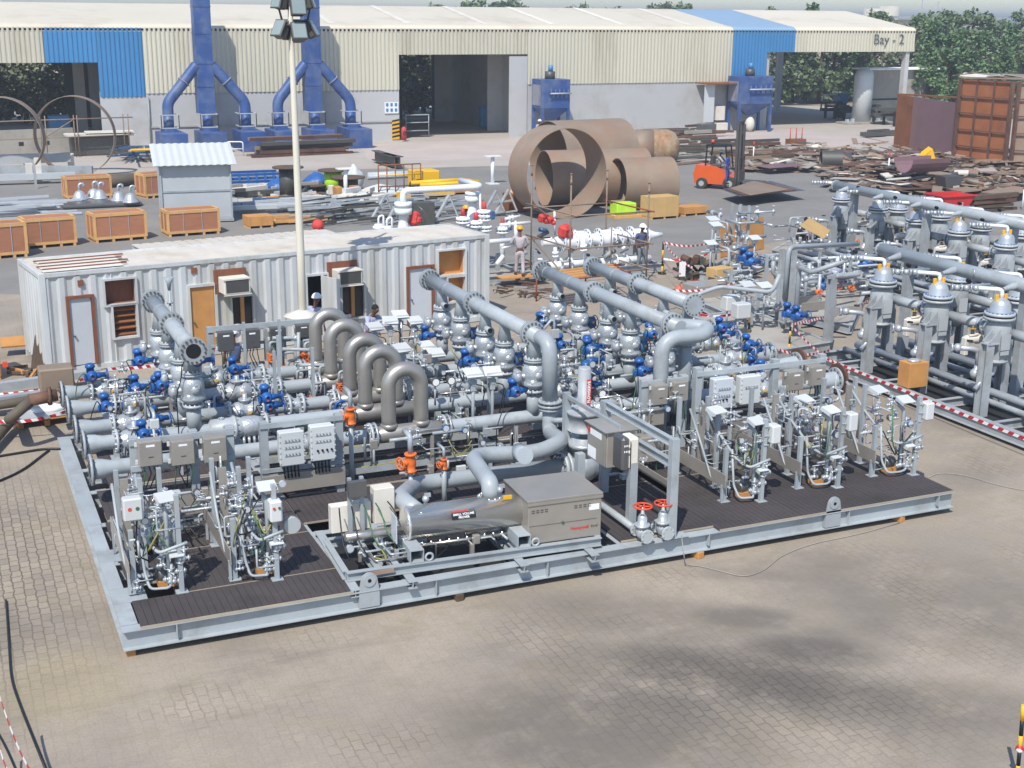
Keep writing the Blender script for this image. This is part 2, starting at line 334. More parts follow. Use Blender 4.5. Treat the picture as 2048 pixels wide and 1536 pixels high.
# ================================================================== GROUND
def ground_mat():
    m = bpy.data.materials.new('paving'); m.use_nodes = True; N = m.node_tree.nodes; L = m.node_tree.links; b = N['Principled BSDF']; b.inputs['Roughness'].default_value = .85
    ge = N.new('ShaderNodeNewGeometry')
    def noise(sc, det=8, ro=.65, off=0):
        mp = N.new('ShaderNodeMapping'); mp.inputs['Location'].default_value = (off, off*1.7, 0); L.new(ge.outputs['Position'], mp.inputs[0])
        n = N.new('ShaderNodeTexNoise'); n.inputs['Scale'].default_value = sc; n.inputs['Detail'].default_value = det; n.inputs['Roughness'].default_value = ro; L.new(mp.outputs[0], n.inputs['Vector']); return n.outputs[0]
    def mr(v, a, b_, c=0., d=1.):
        r = N.new('ShaderNodeMapRange'); r.interpolation_type = 'SMOOTHSTEP'; r.inputs[1].default_value = a; r.inputs[2].default_value = b_; r.inputs[3].default_value = c; r.inputs[4].default_value = d; L.new(v, r.inputs[0]); return r.outputs[0]
    def mix(f, a, c, mode='MIX'):
        x = N.new('ShaderNodeMix'); x.data_type = 'RGBA'; x.blend_type = mode
        if isinstance(f, float): x.inputs[0].default_value = f
        else: L.new(f, x.inputs[0])
        for i, q in ((6, a), (7, c)):
            if isinstance(q, tuple): x.inputs[i].default_value = (*q, 1)
            else: L.new(q, x.inputs[i])
        return x.outputs[2]
    def mth(op, a, c):
        x = N.new('ShaderNodeMath'); x.operation = op; x.use_clamp = False
        for i, q in ((0, a), (1, c)):
            if isinstance(q, (int, float)): x.inputs[i].default_value = q
            else: L.new(q, x.inputs[i])
        return x.outputs[0]
    def blob(cx, cy, rx, ry, rot=0.):
        mp = N.new('ShaderNodeMapping'); mp.vector_type = 'TEXTURE'; mp.inputs['Location'].default_value = (cx, cy, 0); mp.inputs['Scale'].default_value = (rx, ry, 1); mp.inputs['Rotation'].default_value = (0, 0, rot)
        L.new(ge.outputs['Position'], mp.inputs[0]); ln = N.new('ShaderNodeVectorMath'); ln.operation = 'LENGTH'
        s2 = N.new('ShaderNodeSeparateXYZ'); L.new(mp.outputs[0], s2.inputs[0]); cxx = N.new('ShaderNodeCombineXYZ'); L.new(s2.outputs[0], cxx.inputs[0]); L.new(s2.outputs[1], cxx.inputs[1]); L.new(cxx.outputs[0], ln.inputs[0])
        return mr(ln.outputs['Value'], 1., .25)
    base = mix(mr(noise(.35), .35, .65), lin('958b7e'), lin('a89b8a'))
    base = mix(mr(noise(1.3, off=5), .45, .7), base, lin('9c907c'))
    base = mix(mth('MULTIPLY', mr(noise(.8, off=9), .58, .75), .35), base, lin('a99a78'))
    base = mix(mth('MULTIPLY', mr(noise(.22, off=33), .5, .7), .8), base, lin('82796d'))
    # bricks: interlocking rows with a wavy joint
    wv = N.new('ShaderNodeTexNoise'); wv.inputs['Scale'].default_value = 5.; L.new(ge.outputs['Position'], wv.inputs['Vector'])
    sb = N.new('ShaderNodeVectorMath'); sb.operation = 'MULTIPLY_ADD'; L.new(wv.outputs['Color'], sb.inputs[0]); sb.inputs[1].default_value = (.08, .08, 0); L.new(ge.outputs['Position'], sb.inputs[2])
    mp = N.new('ShaderNodeMapping'); mp.inputs['Rotation'].default_value = (0, 0, math.radians(90)); L.new(sb.outputs[0], mp.inputs[0])
    br = N.new('ShaderNodeTexBrick'); br.inputs['Scale'].default_value = 1.; br.inputs['Brick Width'].default_value = .235; br.inputs['Row Height'].default_value = .155; br.inputs['Mortar Size'].default_value = .014; br.inputs['Mortar Smooth'].default_value = .5
    br.inputs['Color1'].default_value = (.82, .82, .82, 1); br.inputs['Color2'].default_value = (1.12, 1.1, 1.06, 1); br.inputs['Mortar'].default_value = (.30, .25, .2, 1); L.new(mp.outputs[0], br.inputs['Vector'])
    vis = mth('MULTIPLY', mr(noise(.5, 5, .6, 17), .50, .68), .35)
    vis = mth('MAXIMUM', vis, mth('MULTIPLY', blob(-1.7, 4.5, 2.6, 6.5), .75))
    vis = mth('MAXIMUM', vis, mth('MULTIPLY', blob(7.6, -4.3, 3.8, 2.2, -.6), .4))
    vis = mth('ADD', vis, .08)
    wash = mix(mth('MULTIPLY', blob(-.9, -.4, 1.4, 1.6), .5), base, lin('a3946f'))
    # oily stains
    oil = mth('MAXIMUM', blob(7.6, -3.7, 3.2, 1.3, -.75), mth('MULTIPLY', blob(5.2, -4.2, 3.4, 2.2, -.5), .8))
    oil = mth('MAXIMUM', oil, mth('MULTIPLY', blob(7.5, -1.6, 3.5, 1.2, -.6), .55))
    oil = mth('MAXIMUM', oil, mth('MULTIPLY', blob(12.5, -3.2, 4.5, 2.6, -.6), .5))
    oil = mth('MAXIMUM', oil, mth('MULTIPLY', blob(9.8, -5.6, 2.4, 1.1, -.5), .6))
    oil = mth('MAXIMUM', oil, mth('MULTIPLY', blob(9.4, -3.2, .9, .7, 0.), .5))
    oil = mth('MAXIMUM', oil, mth('MULTIPLY', blob(16.5, 1.5, 3., 1., .3), .3))
    for px, py, rx, ry, a_ in ((1620, 1300, 1.5, .8, .95), (1480, 1235, 1.5, .7, .8), (1760, 1400, 1.7, .8, .8), (1280, 1400, 2.2, 1.1, .7), (1330, 1270, 1.6, .8, .55), (1950, 1250, 2., 1., .5), (1150, 1330, 1.6, .7, .5), (1500, 1150, 1.4, .5, .5)):
        q = g(px, py); oil = mth('MAXIMUM', oil, mth('MULTIPLY', blob(q.x, q.y, rx, ry, -.5), a_))
    oil = mth('MULTIPLY', oil, mr(noise(.9, 10, .75, 41), .22, .55))
    wash = mix(mth('MULTIPLY', oil, .85), wash, lin('57524c'))
    sp = N.new('ShaderNodeTexNoise'); sp.inputs['Scale'].default_value = 9; sp.inputs['Detail'].default_value = 4; L.new(ge.outputs['Position'], sp.inputs['Vector'])
    wash = mix(mr(sp.outputs[0], .62, .8, 0, .35), wash, lin('6d655a'))
    col = mix(vis, wash, mix(1., wash, br.outputs['Color'], 'MULTIPLY'))
    gr = N.new('ShaderNodeTexNoise'); gr.inputs['Scale'].default_value = 28; gr.inputs['Detail'].default_value = 6; L.new(ge.outputs['Position'], gr.inputs['Vector'])
    col = mix(mr(gr.outputs[0], .35, .7, 0., .3), col, lin('7a7166'))
    st = N.new('ShaderNodeTexNoise'); st.inputs['Scale'].default_value = .7; st.inputs['Detail'].default_value = 9; st.inputs['Roughness'].default_value = .8; sm = N.new('ShaderNodeMapping'); sm.inputs['Rotation'].default_value = (0, 0, .9); sm.inputs['Scale'].default_value = (.35, 2.2, 1); L.new(ge.outputs['Position'], sm.inputs[0]); L.new(sm.outputs[0], st.inputs['Vector'])
    col = mix(mr(st.outputs[0], .5, .72, 0., .45), col, lin('776e64'))
    L.new(col, b.inputs['Base Color'])
    bp = N.new('ShaderNodeBump'); bp.inputs['Strength'].default_value = .35; bp.inputs['Distance'].default_value = .01; iv = mth('SUBTRACT', 1, mth('MULTIPLY', br.outputs['Fac'], vis)); L.new(iv, bp.inputs['Height']); L.new(bp.outputs[0], b.inputs['Normal'])
    MATS['paving'] = m
ground_mat()
mat('asphalt', '85827d', .9, 0, .10, .25, dirt=.42, dcol='938e86', ds=.35, bump=.2, bs=40)
mat('sandy', 'aba398', .9, 0, .07, .3, dirt=.4, dcol='a3938a', ds=.25)
mat('sandp', 'b5a8a0', .9, 0, .06, .3, dirt=.4, dcol='bdb1a6', ds=.3)
mat('desert', 'a89a82', .95, 0, .1, .01)
mb = MB('paving'); mb.add([(-60, -40, 0), (130, -40, 0), (130, 130, 0), (-60, 130, 0)], [(0, 1, 2, 3)]); struct('ground', mb)
mb = MB('desert'); S = 3000; mb.add([(-S, -S, -.3), (S, -S, -.3), (S, S, -.3), (-S, S, -.3)], [(0, 1, 2, 3)]); struct('terrain', mb)
def sheet(name, m, pts, z):
    mb = MB(m); P = [g(x, y, z) for x, y in pts]; n = len(P); out = []
    for i in range(n):                      # ragged worn edge
        a, b = P[i], P[(i+1) % n]; k = max(1, min(60, int((b-a).length/1.2)))
        for j in range(k):
            q = a.lerp(b, j/k)
            if j: q += V((rnd(-.12, .12), rnd(-.12, .12), 0))
            out.append(q)
    mb.add(out, [tuple(range(len(out)))]); return struct(name, mb)
sheet('road', 'asphalt', [(-900, 560), (40, 588), (700, 560), (1320, 520), (1640, 470), (2500, 470), (3200, 330), (1900, 335), (1400, 322), (880, 335), (-700, 372)], .004)
sheet('pavement', 'sandy', [(-700, 372), (880, 335), (1400, 322), (1900, 335), (3000, 330), (2600, 212), (1700, 212), (-200, 212)], .008)
sheet('path', 'sandp', [(1400, 268), (1540, 262), (1700, 268), (1780, 285), (1600, 296), (1430, 292)], .012)
sheet('path', 'sandp', [(720, 290), (1040, 276), (1100, 290), (1010, 318), (740, 322)], .012)
# ================================================================== METERING SKID
ZT = .42; RY = [5.22, 6.70, 7.74, 9.17, 10.36]; ZP = 1.11; XR = 14.87
RN = ['nearest the camera', 'second from the camera', 'in the middle', 'fourth from the camera', 'farthest from the camera']
sk = T('skid_base', 'long pale grey steel skid base with brown slatted decking, lifting lugs along its front beam', 'skid', (0, 0, 0))
mb = MB('grey')
def ib(p, q, w_=.2, h=.3): mb.ib(p, q, w_, h)
ib((0, .1, ZT), (XR, .1, ZT))
for Y, a, b in ((2.55, 0, XR), (4.3, 0, XR), (6., 0, XR), (7.3, 0, XR), (9.5, 0, XR), (11.3, 1.1, XR)): ib((a+.11, Y, ZT-.002), (b-.11, Y, ZT-.002), .16, .28)
for X, y0, y1 in ((.1, .2, 9.6), (1.15, 9.6, 11.3), (3.35, .2, 11.2), (8.05, .2, 11.2), (11.6, .2, 11.2), (XR-.1, .2, 11.3)): ib((X, y0, ZT-.004), (X, y1, ZT-.004), .2, .292)
sk.part('frame', mb)
for y0, y1, xw in ((.2, .95, .24), (.95, 1.5, .5), (1.5, 2.6, .22), (2.6, 3.1, .5), (3.1, 4.3, .22), (4.3, 9.5, .24)): sk.part('side_plate', MB('grey').box(.005, xw, y0+.003, y1-.003, ZT+.001, ZT+.012))
for x in (4.7, 6.6, 12.5): sk.part('stiffener', MB('grey').box(x-.006, x+.006, .01, .09, .136, .405))
for x in (.75, 14.5, 9.6): sk.part('stiffener', MB('grey').box(x-.006, x+.006, -.004, .09, .2, .405))
def deck(x0, x1, y0, y1, name='deck_panel', zz=.0):
    mb = MB('deck'); n = max(1, round((x1-x0)/.105)); wd = (x1-x0)/n
    mb.box(x0, x1, y0, y1, ZT+.002, ZT+.02+zz)
    for i in range(n): mb.box(x0+i*wd+.004, x0+(i+1)*wd-.004, y0+.01, y1-.01, ZT+.0205+zz, ZT+.032+zz)
    mb.m('deckgap')
    mb.box(x0, x1, y0-.012, y0-.002, ZT+.003, ZT+.036+zz)
    sk.part(name, mb)
for x0, x1, y0, y1 in ((.26, 1.78, .02, .945), (1.785, 3.38, .02, .945), (.9, 2.2, .96, 2.6), (2.205, 3.38, .96, 2.6), (.3, .895, 1.53, 2.6), (.85, 3.38, 2.615, 4.3), (.3, .845, 3.12, 4.3),
                       (3.4, 8.0, 3.0, 4.3), (8.02, 9.8, .22, 2.6), (9.805, 11.5, .02, 2.6), (8.02, 11.5, 2.615, 4.3), (11.505, 13.2, .02, 2.6), (13.205, 14.85, .02, 2.6), (11.505, 14.85, 2.615, 4.3),
                       (.35, 3.3, 4.4, 5.95), (.6, 3.2, 6.1, 7.2), (3.5, 7.9, 4.4, 5.9), (3.5, 7.9, 6.1, 9.4), (8.2, 11.5, 4.4, 5.9), (8.2, 11.5, 6.1, 9.4), (11.7, 14.7, 4.4, 9.4), (1.4, 14.7, 9.6, 11.2), (.6, 3.2, 7.4, 9.4)):
    deck(x0, x1, y0, y1)
for lx, ly in ((3.62, .02), (12.15, .02)):
    mb = MB('grey'); P = [(lx-.16, ly-.012, ZT-.02), (lx-.13, ly-.012, ZT+.16)]+[(lx-.13*math.cos(a), ly-.012, ZT+.16+.13*math.sin(a)) for a in np.linspace(.2, math.pi-.2, 9)]+[(lx+.13, ly-.012, ZT+.16), (lx+.16, ly-.012, ZT-.02)]
    mb.prism(P, (0, .03, 0)); mb.cyl((lx, ly-.03, ZT+.17), (lx, ly-.01, ZT+.17), .1, n=20); mb.m('hole').cyl((lx, ly-.034, ZT+.17), (lx, ly-.029, ZT+.17), .03, n=12)
    mb.m('grey').box(lx-.16, lx+.16, ly-.01, ly+.06, .15, ZT-.02); sk.part('lifting_lug', mb)
sk.part('shade_sheet', MB('dark').box(3.5, 7.9, .25, 2.5, .17, .185))  # added dark sheet, its colour stands in for shade in the prover bay
for i, (x, y, mm) in enumerate(((262, 1310, 'board'), (918, 1201, 'bark'), (1402, 1119, 'board'), (1800, 1043, 'board'))):
    p = g(x, y, 0); single('wood_block', MB(mm).cb((p.x, max(.07, p.y+.05), .058), (.13, .2, .116), rz=.1*i, b=.008), ['light brown wood block under the left front corner of the grey skid', 'grey brown wood block under the skid front below the steel cylinder', 'brown wood block under the skid front by the trailing cable', 'brown wood block under the right part of the skid front beam'][i], 'block')
for x, y in ((1.2, 4), (8, 5), (14, 4), (14.6, 9), (8, 10), (2, 9)): sk.part('packing_timber', MB('bark').box(x-.1, x+.1, y-.1, y+.1, 0, .125))

def bolts_ring(): pass
# ---------------- five pipe runs
PR = .135
for i, Y in enumerate(RY):
    r = T('pipe_run', 'long grey pipe run across the skid, %s of five' % RN[i], 'pipe', (8, Y, ZT), group='five parallel metering pipe runs')
    xl = .2 if i != 1 else .24; xr = 16.05
    mb = MB('grey')
    mb.lathe((xl, Y, ZP), X_, [(0, .17), (.12, .18), (.22, .17), (.36, PR), (5.2-xl, PR)], 20, cap=False)
    mb.lathe((6.9, Y, ZP), X_, [(0, PR), (xr-6.9-.5, PR), (xr-6.9-.36, .17), (xr-6.9-.05, .19)], 20, cap=False)
    if i == 1: mb.lathe((3.05-.5, Y, ZP), X_, [(0, PR), (.05, .21), (.55, .21), (.8, PR)], 20, cap=False)
    r.part('pipe', mb)
    for x in (3.6+.1*i, 7.4, 9.2+.2*i, 12.6, 13.9): r.part('weld_bead', MB('grey2').lathe((x, Y, ZP), X_, [(0, PR), (.004, PR+.005), (.014, PR+.005), (.018, PR)], 20, cap=False))
    for x in ((xl+.75, xl+.83, 10.9, 14.3) if i else (xl+.9, 10.9)): r.part('weld_band', MB('white').lathe((x, Y, ZP), X_, [(0, PR), (0, PR+.006), (.022, PR+.006), (.022, PR)], 20, cap=False))
    for x, rr, a in ((xl, .28, 1), (xr, .28, -1)):
        mb = MB('grey'); mb.flange((x+.02*a, Y, ZP), X_, rr, .045, 12, 28, bm='boxdark'); mb.m('hole').cyl((x-a*.006, Y, ZP), (x-a*.002, Y, ZP), .15, n=20)
        if a < 0 and i in (0, 1): mb.m('rustd').cyl((x+.03, Y, ZP), (x+.07, Y, ZP), .36, n=28)
        r.part('flange', mb)
    for x in (.95, 4.6, 7.6, 10.6, 13.2, 14.6):
        mb = MB('grey')
        if x < 1 and i > 2: x = 1.3
        mb.box(x-.07, x+.07, Y-.16, Y+.16, ZP-.2, ZP-.18); mb.box(x-.01, x+.01, Y-.15, Y+.15, ZP-.18, ZP-.08); mb.beam((x, Y, ZT+.03), (x, Y, ZP-.2), .12, .12); mb.box(x-.12, x+.12, Y-.14, Y+.14, ZT+.03, ZT+.045)
        for s_ in (-1, 1): mb.box(x-.05, x+.05, Y+s_*.145, Y+s_*.155, ZP-.25, ZP-.02)
        r.part('pipe_support', mb)
    # flow meter: steel u-tube
    m_ = T('flow_meter', 'brushed steel inverted U tube flow meter, pipe run %s' % RN[i], 'flow meter', (6.01, Y, ZP), group='inverted U tube flow meters in a diagonal row')
    a, b = 5.68, 6.33; R_ = (b-a)/2; zc = 2.03; rt = .142
    mb = MB('brushed'); pts = [((a, Y, ZP+.06), rt), ((a, Y, 1.4), rt), ((a, Y, 1.7), rt)]+[(((a+b)/2-R_*math.cos(t), Y, zc+R_*math.sin(t)), rt) for t in np.linspace(0, math.pi, 17)]+[((b, Y, 1.7), rt), ((b, Y, 1.4), rt), ((b, Y, ZP+.06), rt)]
    mb.rings(pts, 22); m_.part('tube', mb)
    mb = MB('brushed'); mb.lathe((5.36, Y, ZP), X_, [(0, .14), (.1, .14), (.14, .165), (1.2, .165), (1.24, .14), (1.5, .14)], 22)
    for x in (a, b): mb.lathe((x, Y, ZP+.1), Z_, [(0, .165), (.08, .165), (.11, .145)], 18)
    m_.part('body', mb)
    for x in (5.3, 6.78):
        mb = MB('lgrey'); mb.flange((x, Y, ZP), X_, .25, .045, 12, 24, bm='silver', hb=.05); mb.m('silver'); mb.flange((x+.09, Y, ZP), X_, .25, .04, 12, 24); m_.part('flange', mb)
    # silver conditioner / strainer between flanges left of the meter
    cx = {0: 4.0, 1: oy(500, 857, Y).x, 2: oy(590, 800, Y).x, 3: oy(545, 775, Y).x, 4: oy(512, 743, Y).x}[i]
    st = T('strainer', 'silver flanged strainer left of the U tube meter, run %s' % RN[i], 'strainer', (cx, Y, ZP), group='silver strainers ahead of the meters')
    L_ = .55 if i == 1 else .22
    mb = MB('silver'); mb.lathe((cx-L_/2, Y, ZP), X_, [(0, .15), (L_*.3, .2 if i == 1 else .15), (L_*.7, .2 if i == 1 else .15), (L_, .15)], 18)
    if i == 1:
        for k in range(4): mb.cyl((cx-.15+k*.1, Y-.1, ZP-.16), (cx-.15+k*.1, Y-.16, ZP-.3), .03, n=8)
    st.part('body', mb)
    for s_ in (-1, 1): st.part('flange', MB('lgrey').flange((cx+s_*(L_/2+.03), Y, ZP), X_, .24, .05, 12, 24, bm='silver', hb=.04))

def actuator(t, p, d=(0, -1, 0), big=1., loop=True, name='actuator'):
    p = V(p); k = big; mb = MB('blue')
    mb.lathe(p+V((0, .10*k, 0)), (0, -1, 0), [(0, .05*k), (0, .085*k), (.09*k, .09*k), (.10*k, .105*k), (.13*k, .105*k), (.14*k, .085*k), (.2*k, .075*k), (.22*k, .05*k)], 12)
    mb.lathe(p+V((-.02, .06*k, .05*k)), Z_, [(0, .07*k), (.1*k, .07*k), (.1*k, .09*k), (.13*k, .09*k), (.17*k, .07*k), (.18*k, 0.02)], 12)
    mb.lathe(p+V((.05, .02, .0)), X_, [(0, .06*k), (.1*k, .06*k), (.11*k, .045*k), (.2*k, .045*k)], 10)
    mb.cb(p+V((-.09*k, .03, -.03)), (.1*k, .12*k, .12*k), b=.015)
    mb.m('redor').cyl(p+V((0, -.122*k, -.03)), p+V((0, -.13*k, -.03)), .018, n=8)
    mb.m('black').cyl(p+V((.0, -.12*k, .03)), p+V((0, -.127*k, .03)), .03, n=10)
    a = t.part(name, mb)
    mb = MB('blue'); mb.wheel(p+V((.27*k, .0, -.0)), X_, .10*k, .011); t.part('handwheel', mb, a)
    if loop:
        mb = MB(random.choice(['cable', 'cable', 'ycable', 'cable', 'ycable', 'gcable'])); q = p+V((-.1, -.02, .0)); e = V((q.x-rnd(.1, .5), q.y-rnd(0, .4), ZT+.1))
        mb.pipe([q, q+V((-.08, -.12, rnd(.05, .2))), q+V((-.2, -.15, rnd(-.1, .1))), q+V((rnd(-.3, 0), -.1, -.25)), (e.x, e.y, max(ZT+.1, q.z-.6)), e], .011, .1, n=5, seg=4); t.part('cable', mb)

def body_h(t, x, Y, L=.62, r=.2, m_='silver', z=ZP, fl=True):
    mb = MB(m_); mb.lathe((x-L/2, Y, z), X_, [(0, .14), (.06, .15), (.12, r*.95), (L*.3, r), (L*.4, r*.92), (L*.6, r*.92), (L*.7, r), (L-.12, r*.95), (L-.06, .15), (L, .14)], 20)
    mb.lathe((x, Y, z+.1), Z_, [(0, .1), (.12, .1), (.12, .13), (.16, .13), (.16, .05), (.26, .05)], 14)
    mb.sph((x+.1, Y-.1, z), .13, 10, 6); mb.sph((x-.13, Y-.1, z), .11, 10, 6)
    mb.m('saferyel').cyl((x+.05, Y-.232, z+.02), (x+.05, Y-.236, z+.02), .035, n=8)
    t.part('body', mb)
    if fl:
        for s_ in (-1, 1): t.part('flange', MB('lgrey').flange((x+s_*(L/2+.02), Y, z), X_, .23, .045, 12, 24, bm='silver', hb=.04))

# motorised in-line valves: (run, valve px, [actuator px...], words)
VL = [(4, (215, 768), [(184, 752), (268, 776)], 'left end'), (3, (262, 802), [(212, 812), (315, 776)], 'left end'), (2, (262, 843), [(308, 838)], 'left end'), (1, (270, 878), [(287, 868)], 'left end'),
      (4, (425, 752), [(470, 758), (468, 738)], 'right of the open header'), (3, (475, 790), [(430, 814)], 'right of the open header'), (2, (490, 812), [(537, 812), (533, 795)], 'right of the open header'),
      (4, (1085, 695), [(1085, 646)], 'between the long headers'), (3, (1130, 712), [(1122, 690)], 'between the long headers'), (2, (1150, 746), [(1178, 700), (1180, 722)], 'between the long headers'), (1, (1128, 778), [(1176, 748), (1180, 770)], 'between the long headers'), (0, (1205, 812), [], 'behind the red-labelled cylinder'),
      (4, (1385, 664), [(1358, 680)], 'right end'), (3, (1420, 683), [(1450, 668), (1442, 655)], 'right end'), (2, (1470, 712), [(1504, 702), (1496, 690)], 'right end'), (1, (1450, 737), [(1507, 735), (1525, 742)], 'right end'), (0, (1515, 775), [], 'right end')]
for i, pv, acts, wd in VL:
    Y = RY[i]; x = oy(*pv, Y).x
    t = T('valve', ('silver valve, %s, %s, pipe run %s' % ('two blue drives' if len(acts) > 1 else 'one blue drive' if acts else 'no drive', wd, RN[i])), 'valve', (x, Y, ZP), group='silver in-line valves of the pipe runs')
    body_h(t, x, Y)
    for a in acts: actuator(t, oy(*a, Y-.12), big=1.15)

# ---------------- headers
ZH = 2.79
def header(X, y0, y1, drops, label, open_front=True, mids=(), name='header_pipe', rr=.15, last=None):
    t = T(name, label, 'pipe', (X, (y0+y1)/2, 2.4), group='high header pipes across the skid')
    mb = MB('grey'); mb.cyl((X, y1, ZH), (X, y0, ZH), rr, n=24)
    t.part('pipe', mb)
    for yy in np.arange(y0+.9, y1-.3, 1.35): t.part('weld_bead', MB('grey2').lathe((X, yy, ZH), Y_, [(0, rr), (.004, rr+.005), (.014, rr+.005), (.018, rr)], 24, cap=False))
    t.part('flange', MB('grey').flange((X, y1, ZH), Y_, .25, .05, 16, 28, bm='boxdark', hb=.03).flange((X, y1-.07, ZH), Y_, .25, .04, 16, 28, bm='boxdark', hb=.03))
    for m_ in mids: t.part('flange', MB('grey').flange((X, m_, ZH), Y_, .25, .045, 16, 28, bm='boxdark', hb=.02).flange((X, m_-.07, ZH), Y_, .25, .045, 16, 28, bm='boxdark', hb=.02))
    if open_front is not None:
        mb = MB('grey'); mb.flange((X, y0, ZH), Y_, .26, .05, 16, 28, bm='boxdark', hb=.03)
        if open_front: mb.m('hstone' if 0 else 'hole').cyl((X, y0-.027, ZH), (X, y0-.031, ZH), .14, n=24)
        else: mb.cyl((X, y0-.025, ZH), (X, y0-.05, ZH), .255, n=28)
        t.part('flange', mb)
    for Y in drops:
        mb = MB('grey'); mb.lathe((X, Y, ZH-.05), (0, 0, -1), [(0, .10), (.12, .105), (.42, .155)], 18); mb.flange((X, Y, ZH-.49), Z_, .2, .05, 12, 24, bm='lgrey', hb=.03)
        t.part('branch_pipe', mb)
    return t
def drop_valve(X, i, act, stub, gear, words, side=-1):
    Y = RY[i]; zc = 1.96
    t = T('valve', words, 'valve', (X, Y, ZP+.2), group='upright silver valves below the header pipes')
    mb = MB('silver'); mb.lathe((X, Y, zc+.28), (0, 0, -1), [(0, .15), (.04, .15), (.08, .2), (.16, .225), (.3, .225), (.36, .2), (.42, .24), (.46, .24), (.5, .19), (.56, .14)], 22)
    mb.sph((X+.02, Y-.14, zc+.03), .12, 10, 6); mb.sph((X-.08, Y-.13, zc-.12), .09, 8, 5); mb.cyl((X+.06, Y-.1, zc+.1), (X+.06, Y-.24, zc+.1), .05, n=8)
    t.part('body', mb)
    t.part('flange', MB('lgrey').flange((X, Y, zc+.3), Z_, .2, .05, 12, 24, bm='silver', hb=.03)); t.part('flange', MB('lgrey').flange((X, Y, zc-.31), Z_, .2, .05, 12, 24, bm='silver', hb=.03))
    mb = MB('grey'); mb.cyl((X, Y, zc-.33), (X, Y, ZP+.05), .14, n=18); t.part('riser', mb)
    if stub:
        mb = MB('grey'); mb.pipe([(X-.02, Y, zc+.42), (X-.02, Y-.32, zc+.42)], .065, n=12); mb.m('hole').cyl((X-.02, Y-.321, zc+.42), (X-.02, Y-.325, zc+.42), .055, n=12); t.part('drain_stub', mb)
    if gear:
        mb = MB('silver'); mb.cyl((X, Y, zc), (X+side*.34, Y, zc), .06, n=10); mb.lathe((X+side*.30, Y, zc), (side, 0, 0), [(0, .12), (.06, .14), (.10, .12), (.14, .06)], 14); mb.cyl((X+side*.36, Y, zc), (X+side*.36, Y, zc-.24), .05, n=10); mb.cb((X+side*.36, Y, zc+.08), (.1, .2, .12), b=.02); t.part('gearbox', mb)
    if act is not None: actuator(t, oy(*act, Y-.06), big=1.15)
    elif gear:
        mb = MB('dblue'); mb.cyl((X+.2, Y, zc-.05), (X+.38, Y, zc-.05), .14, n=16); mb.wheel((X+.42, Y, zc-.05), X_, .16, .012); mb.m('saferyel').cyl((X+.3, Y-.142, zc-.02), (X+.3, Y-.146, zc-.02), .03, n=8); t.part('actuator', mb)
# inlet header
hL = header(2.29, 6.35, 11.1, [6.7, 7.74, 9.17, 10.36], 'short grey header pipe with an open flanged end, left part of the skid', True, (8.72,))
hA = header(8.7, 4.95, 11.2, RY, 'long grey header pipe turning down through an elbow behind the steel prover', None, (8.4, 5.35))
hB = header(11.66, 4.62, 11.3, RY, 'long grey header pipe between the two others, ending in a bend', None, (8.5, 5.0))
hC = header(13.06, 6.45, 11.3, RY[1:], 'shorter grey header pipe with a bolted blind disc end, right part of skid', False, (9.0,))
# elbows of the long headers
mb = MB('grey'); mb.pipe([(8.7, 5.2, ZH), (8.72, 4.55, ZH), (8.72, 4.5, 1.62)], .15, .42, n=24, seg=10); mb.flange((8.72, 4.5, 1.62), Z_, .24, .05, 12, 24).flange((8.72, 4.5, 1.54), Z_, .24, .05, 12, 24); hA.part('elbow', mb)
P1 = oy(1405, 668, 4.5); P2 = oy(1308, 700, 4.5); mb = MB('grey'); mb.pipe([(11.66, 4.9, ZH), (P1.x+.1, 4.45, ZH), (P1.x-.15, 4.2, 2.72), (P2.x, 4.2, 2.72), (P2.x, 4.2, ZT+.05)], .15, .38, n=24, seg=9)
hB.part('elbow', mb)
mb = MB('grey'); q = oy(1371, 700, 5.22); mb.cyl((q.x, 5.22, 2.7), (q.x, 5.22, ZT), .14, n=20); mb.flange((q.x, 5.22, 2.3), Z_, .22, .05, 12, 24); hB.part('support_column', mb)
nm = {0: 'nearest the camera', 1: 'second from the camera', 2: 'third from the camera', 3: 'fourth from the camera', 4: 'farthest from the camera'}
for i, act, st, ge in ((1, (393, 722), 0, 1), (2, (322, 770), 0, 1), (3, (272, 775), 0, 0), (4, (279, 722), 0, 1)):
    drop_valve(2.29, i, act, st, ge, 'upright silver valve under the open left header, %s' % ['', 'nearest the camera', 'second from the camera', 'third from the camera', 'farthest from the camera'][i])
for i, act, st, ge in ((0, (1030, 783), 0, 1), (1, None, 0, 1), (2, (934, 722), 1, 1), (3, None, 0, 1), (4, (853, 672), 1, 1)):
    drop_valve(8.7, i, act, st, ge, 'upright silver valve%s under the elbowed long header, %s' % (' with blue drive' if act else '', nm[i]))
for i, act, st, ge in ((0, (1283, 742), 0, 1), (1, None, 0, 1), (2, (1178, 694), 1, 1), (3, None, 0, 1), (4, (1083, 646), 1, 1)):
    drop_valve(11.66, i, act, st, ge, 'upright silver valve%s under the middle long header, %s' % (' with blue drive' if act else '', nm[i]))
for i, act, st, ge in ((1, (1350, 682), 0, 1), (2, (1302, 668), 1, 1), (3, None, 0, 1), (4, None, 1, 0)):
    drop_valve(13.06, i, act, st, ge, 'upright silver valve under the blind-ended right header, %s' % ['', 'nearest the camera', 'second from the camera', 'third from the camera', 'farthest from the camera'][i])
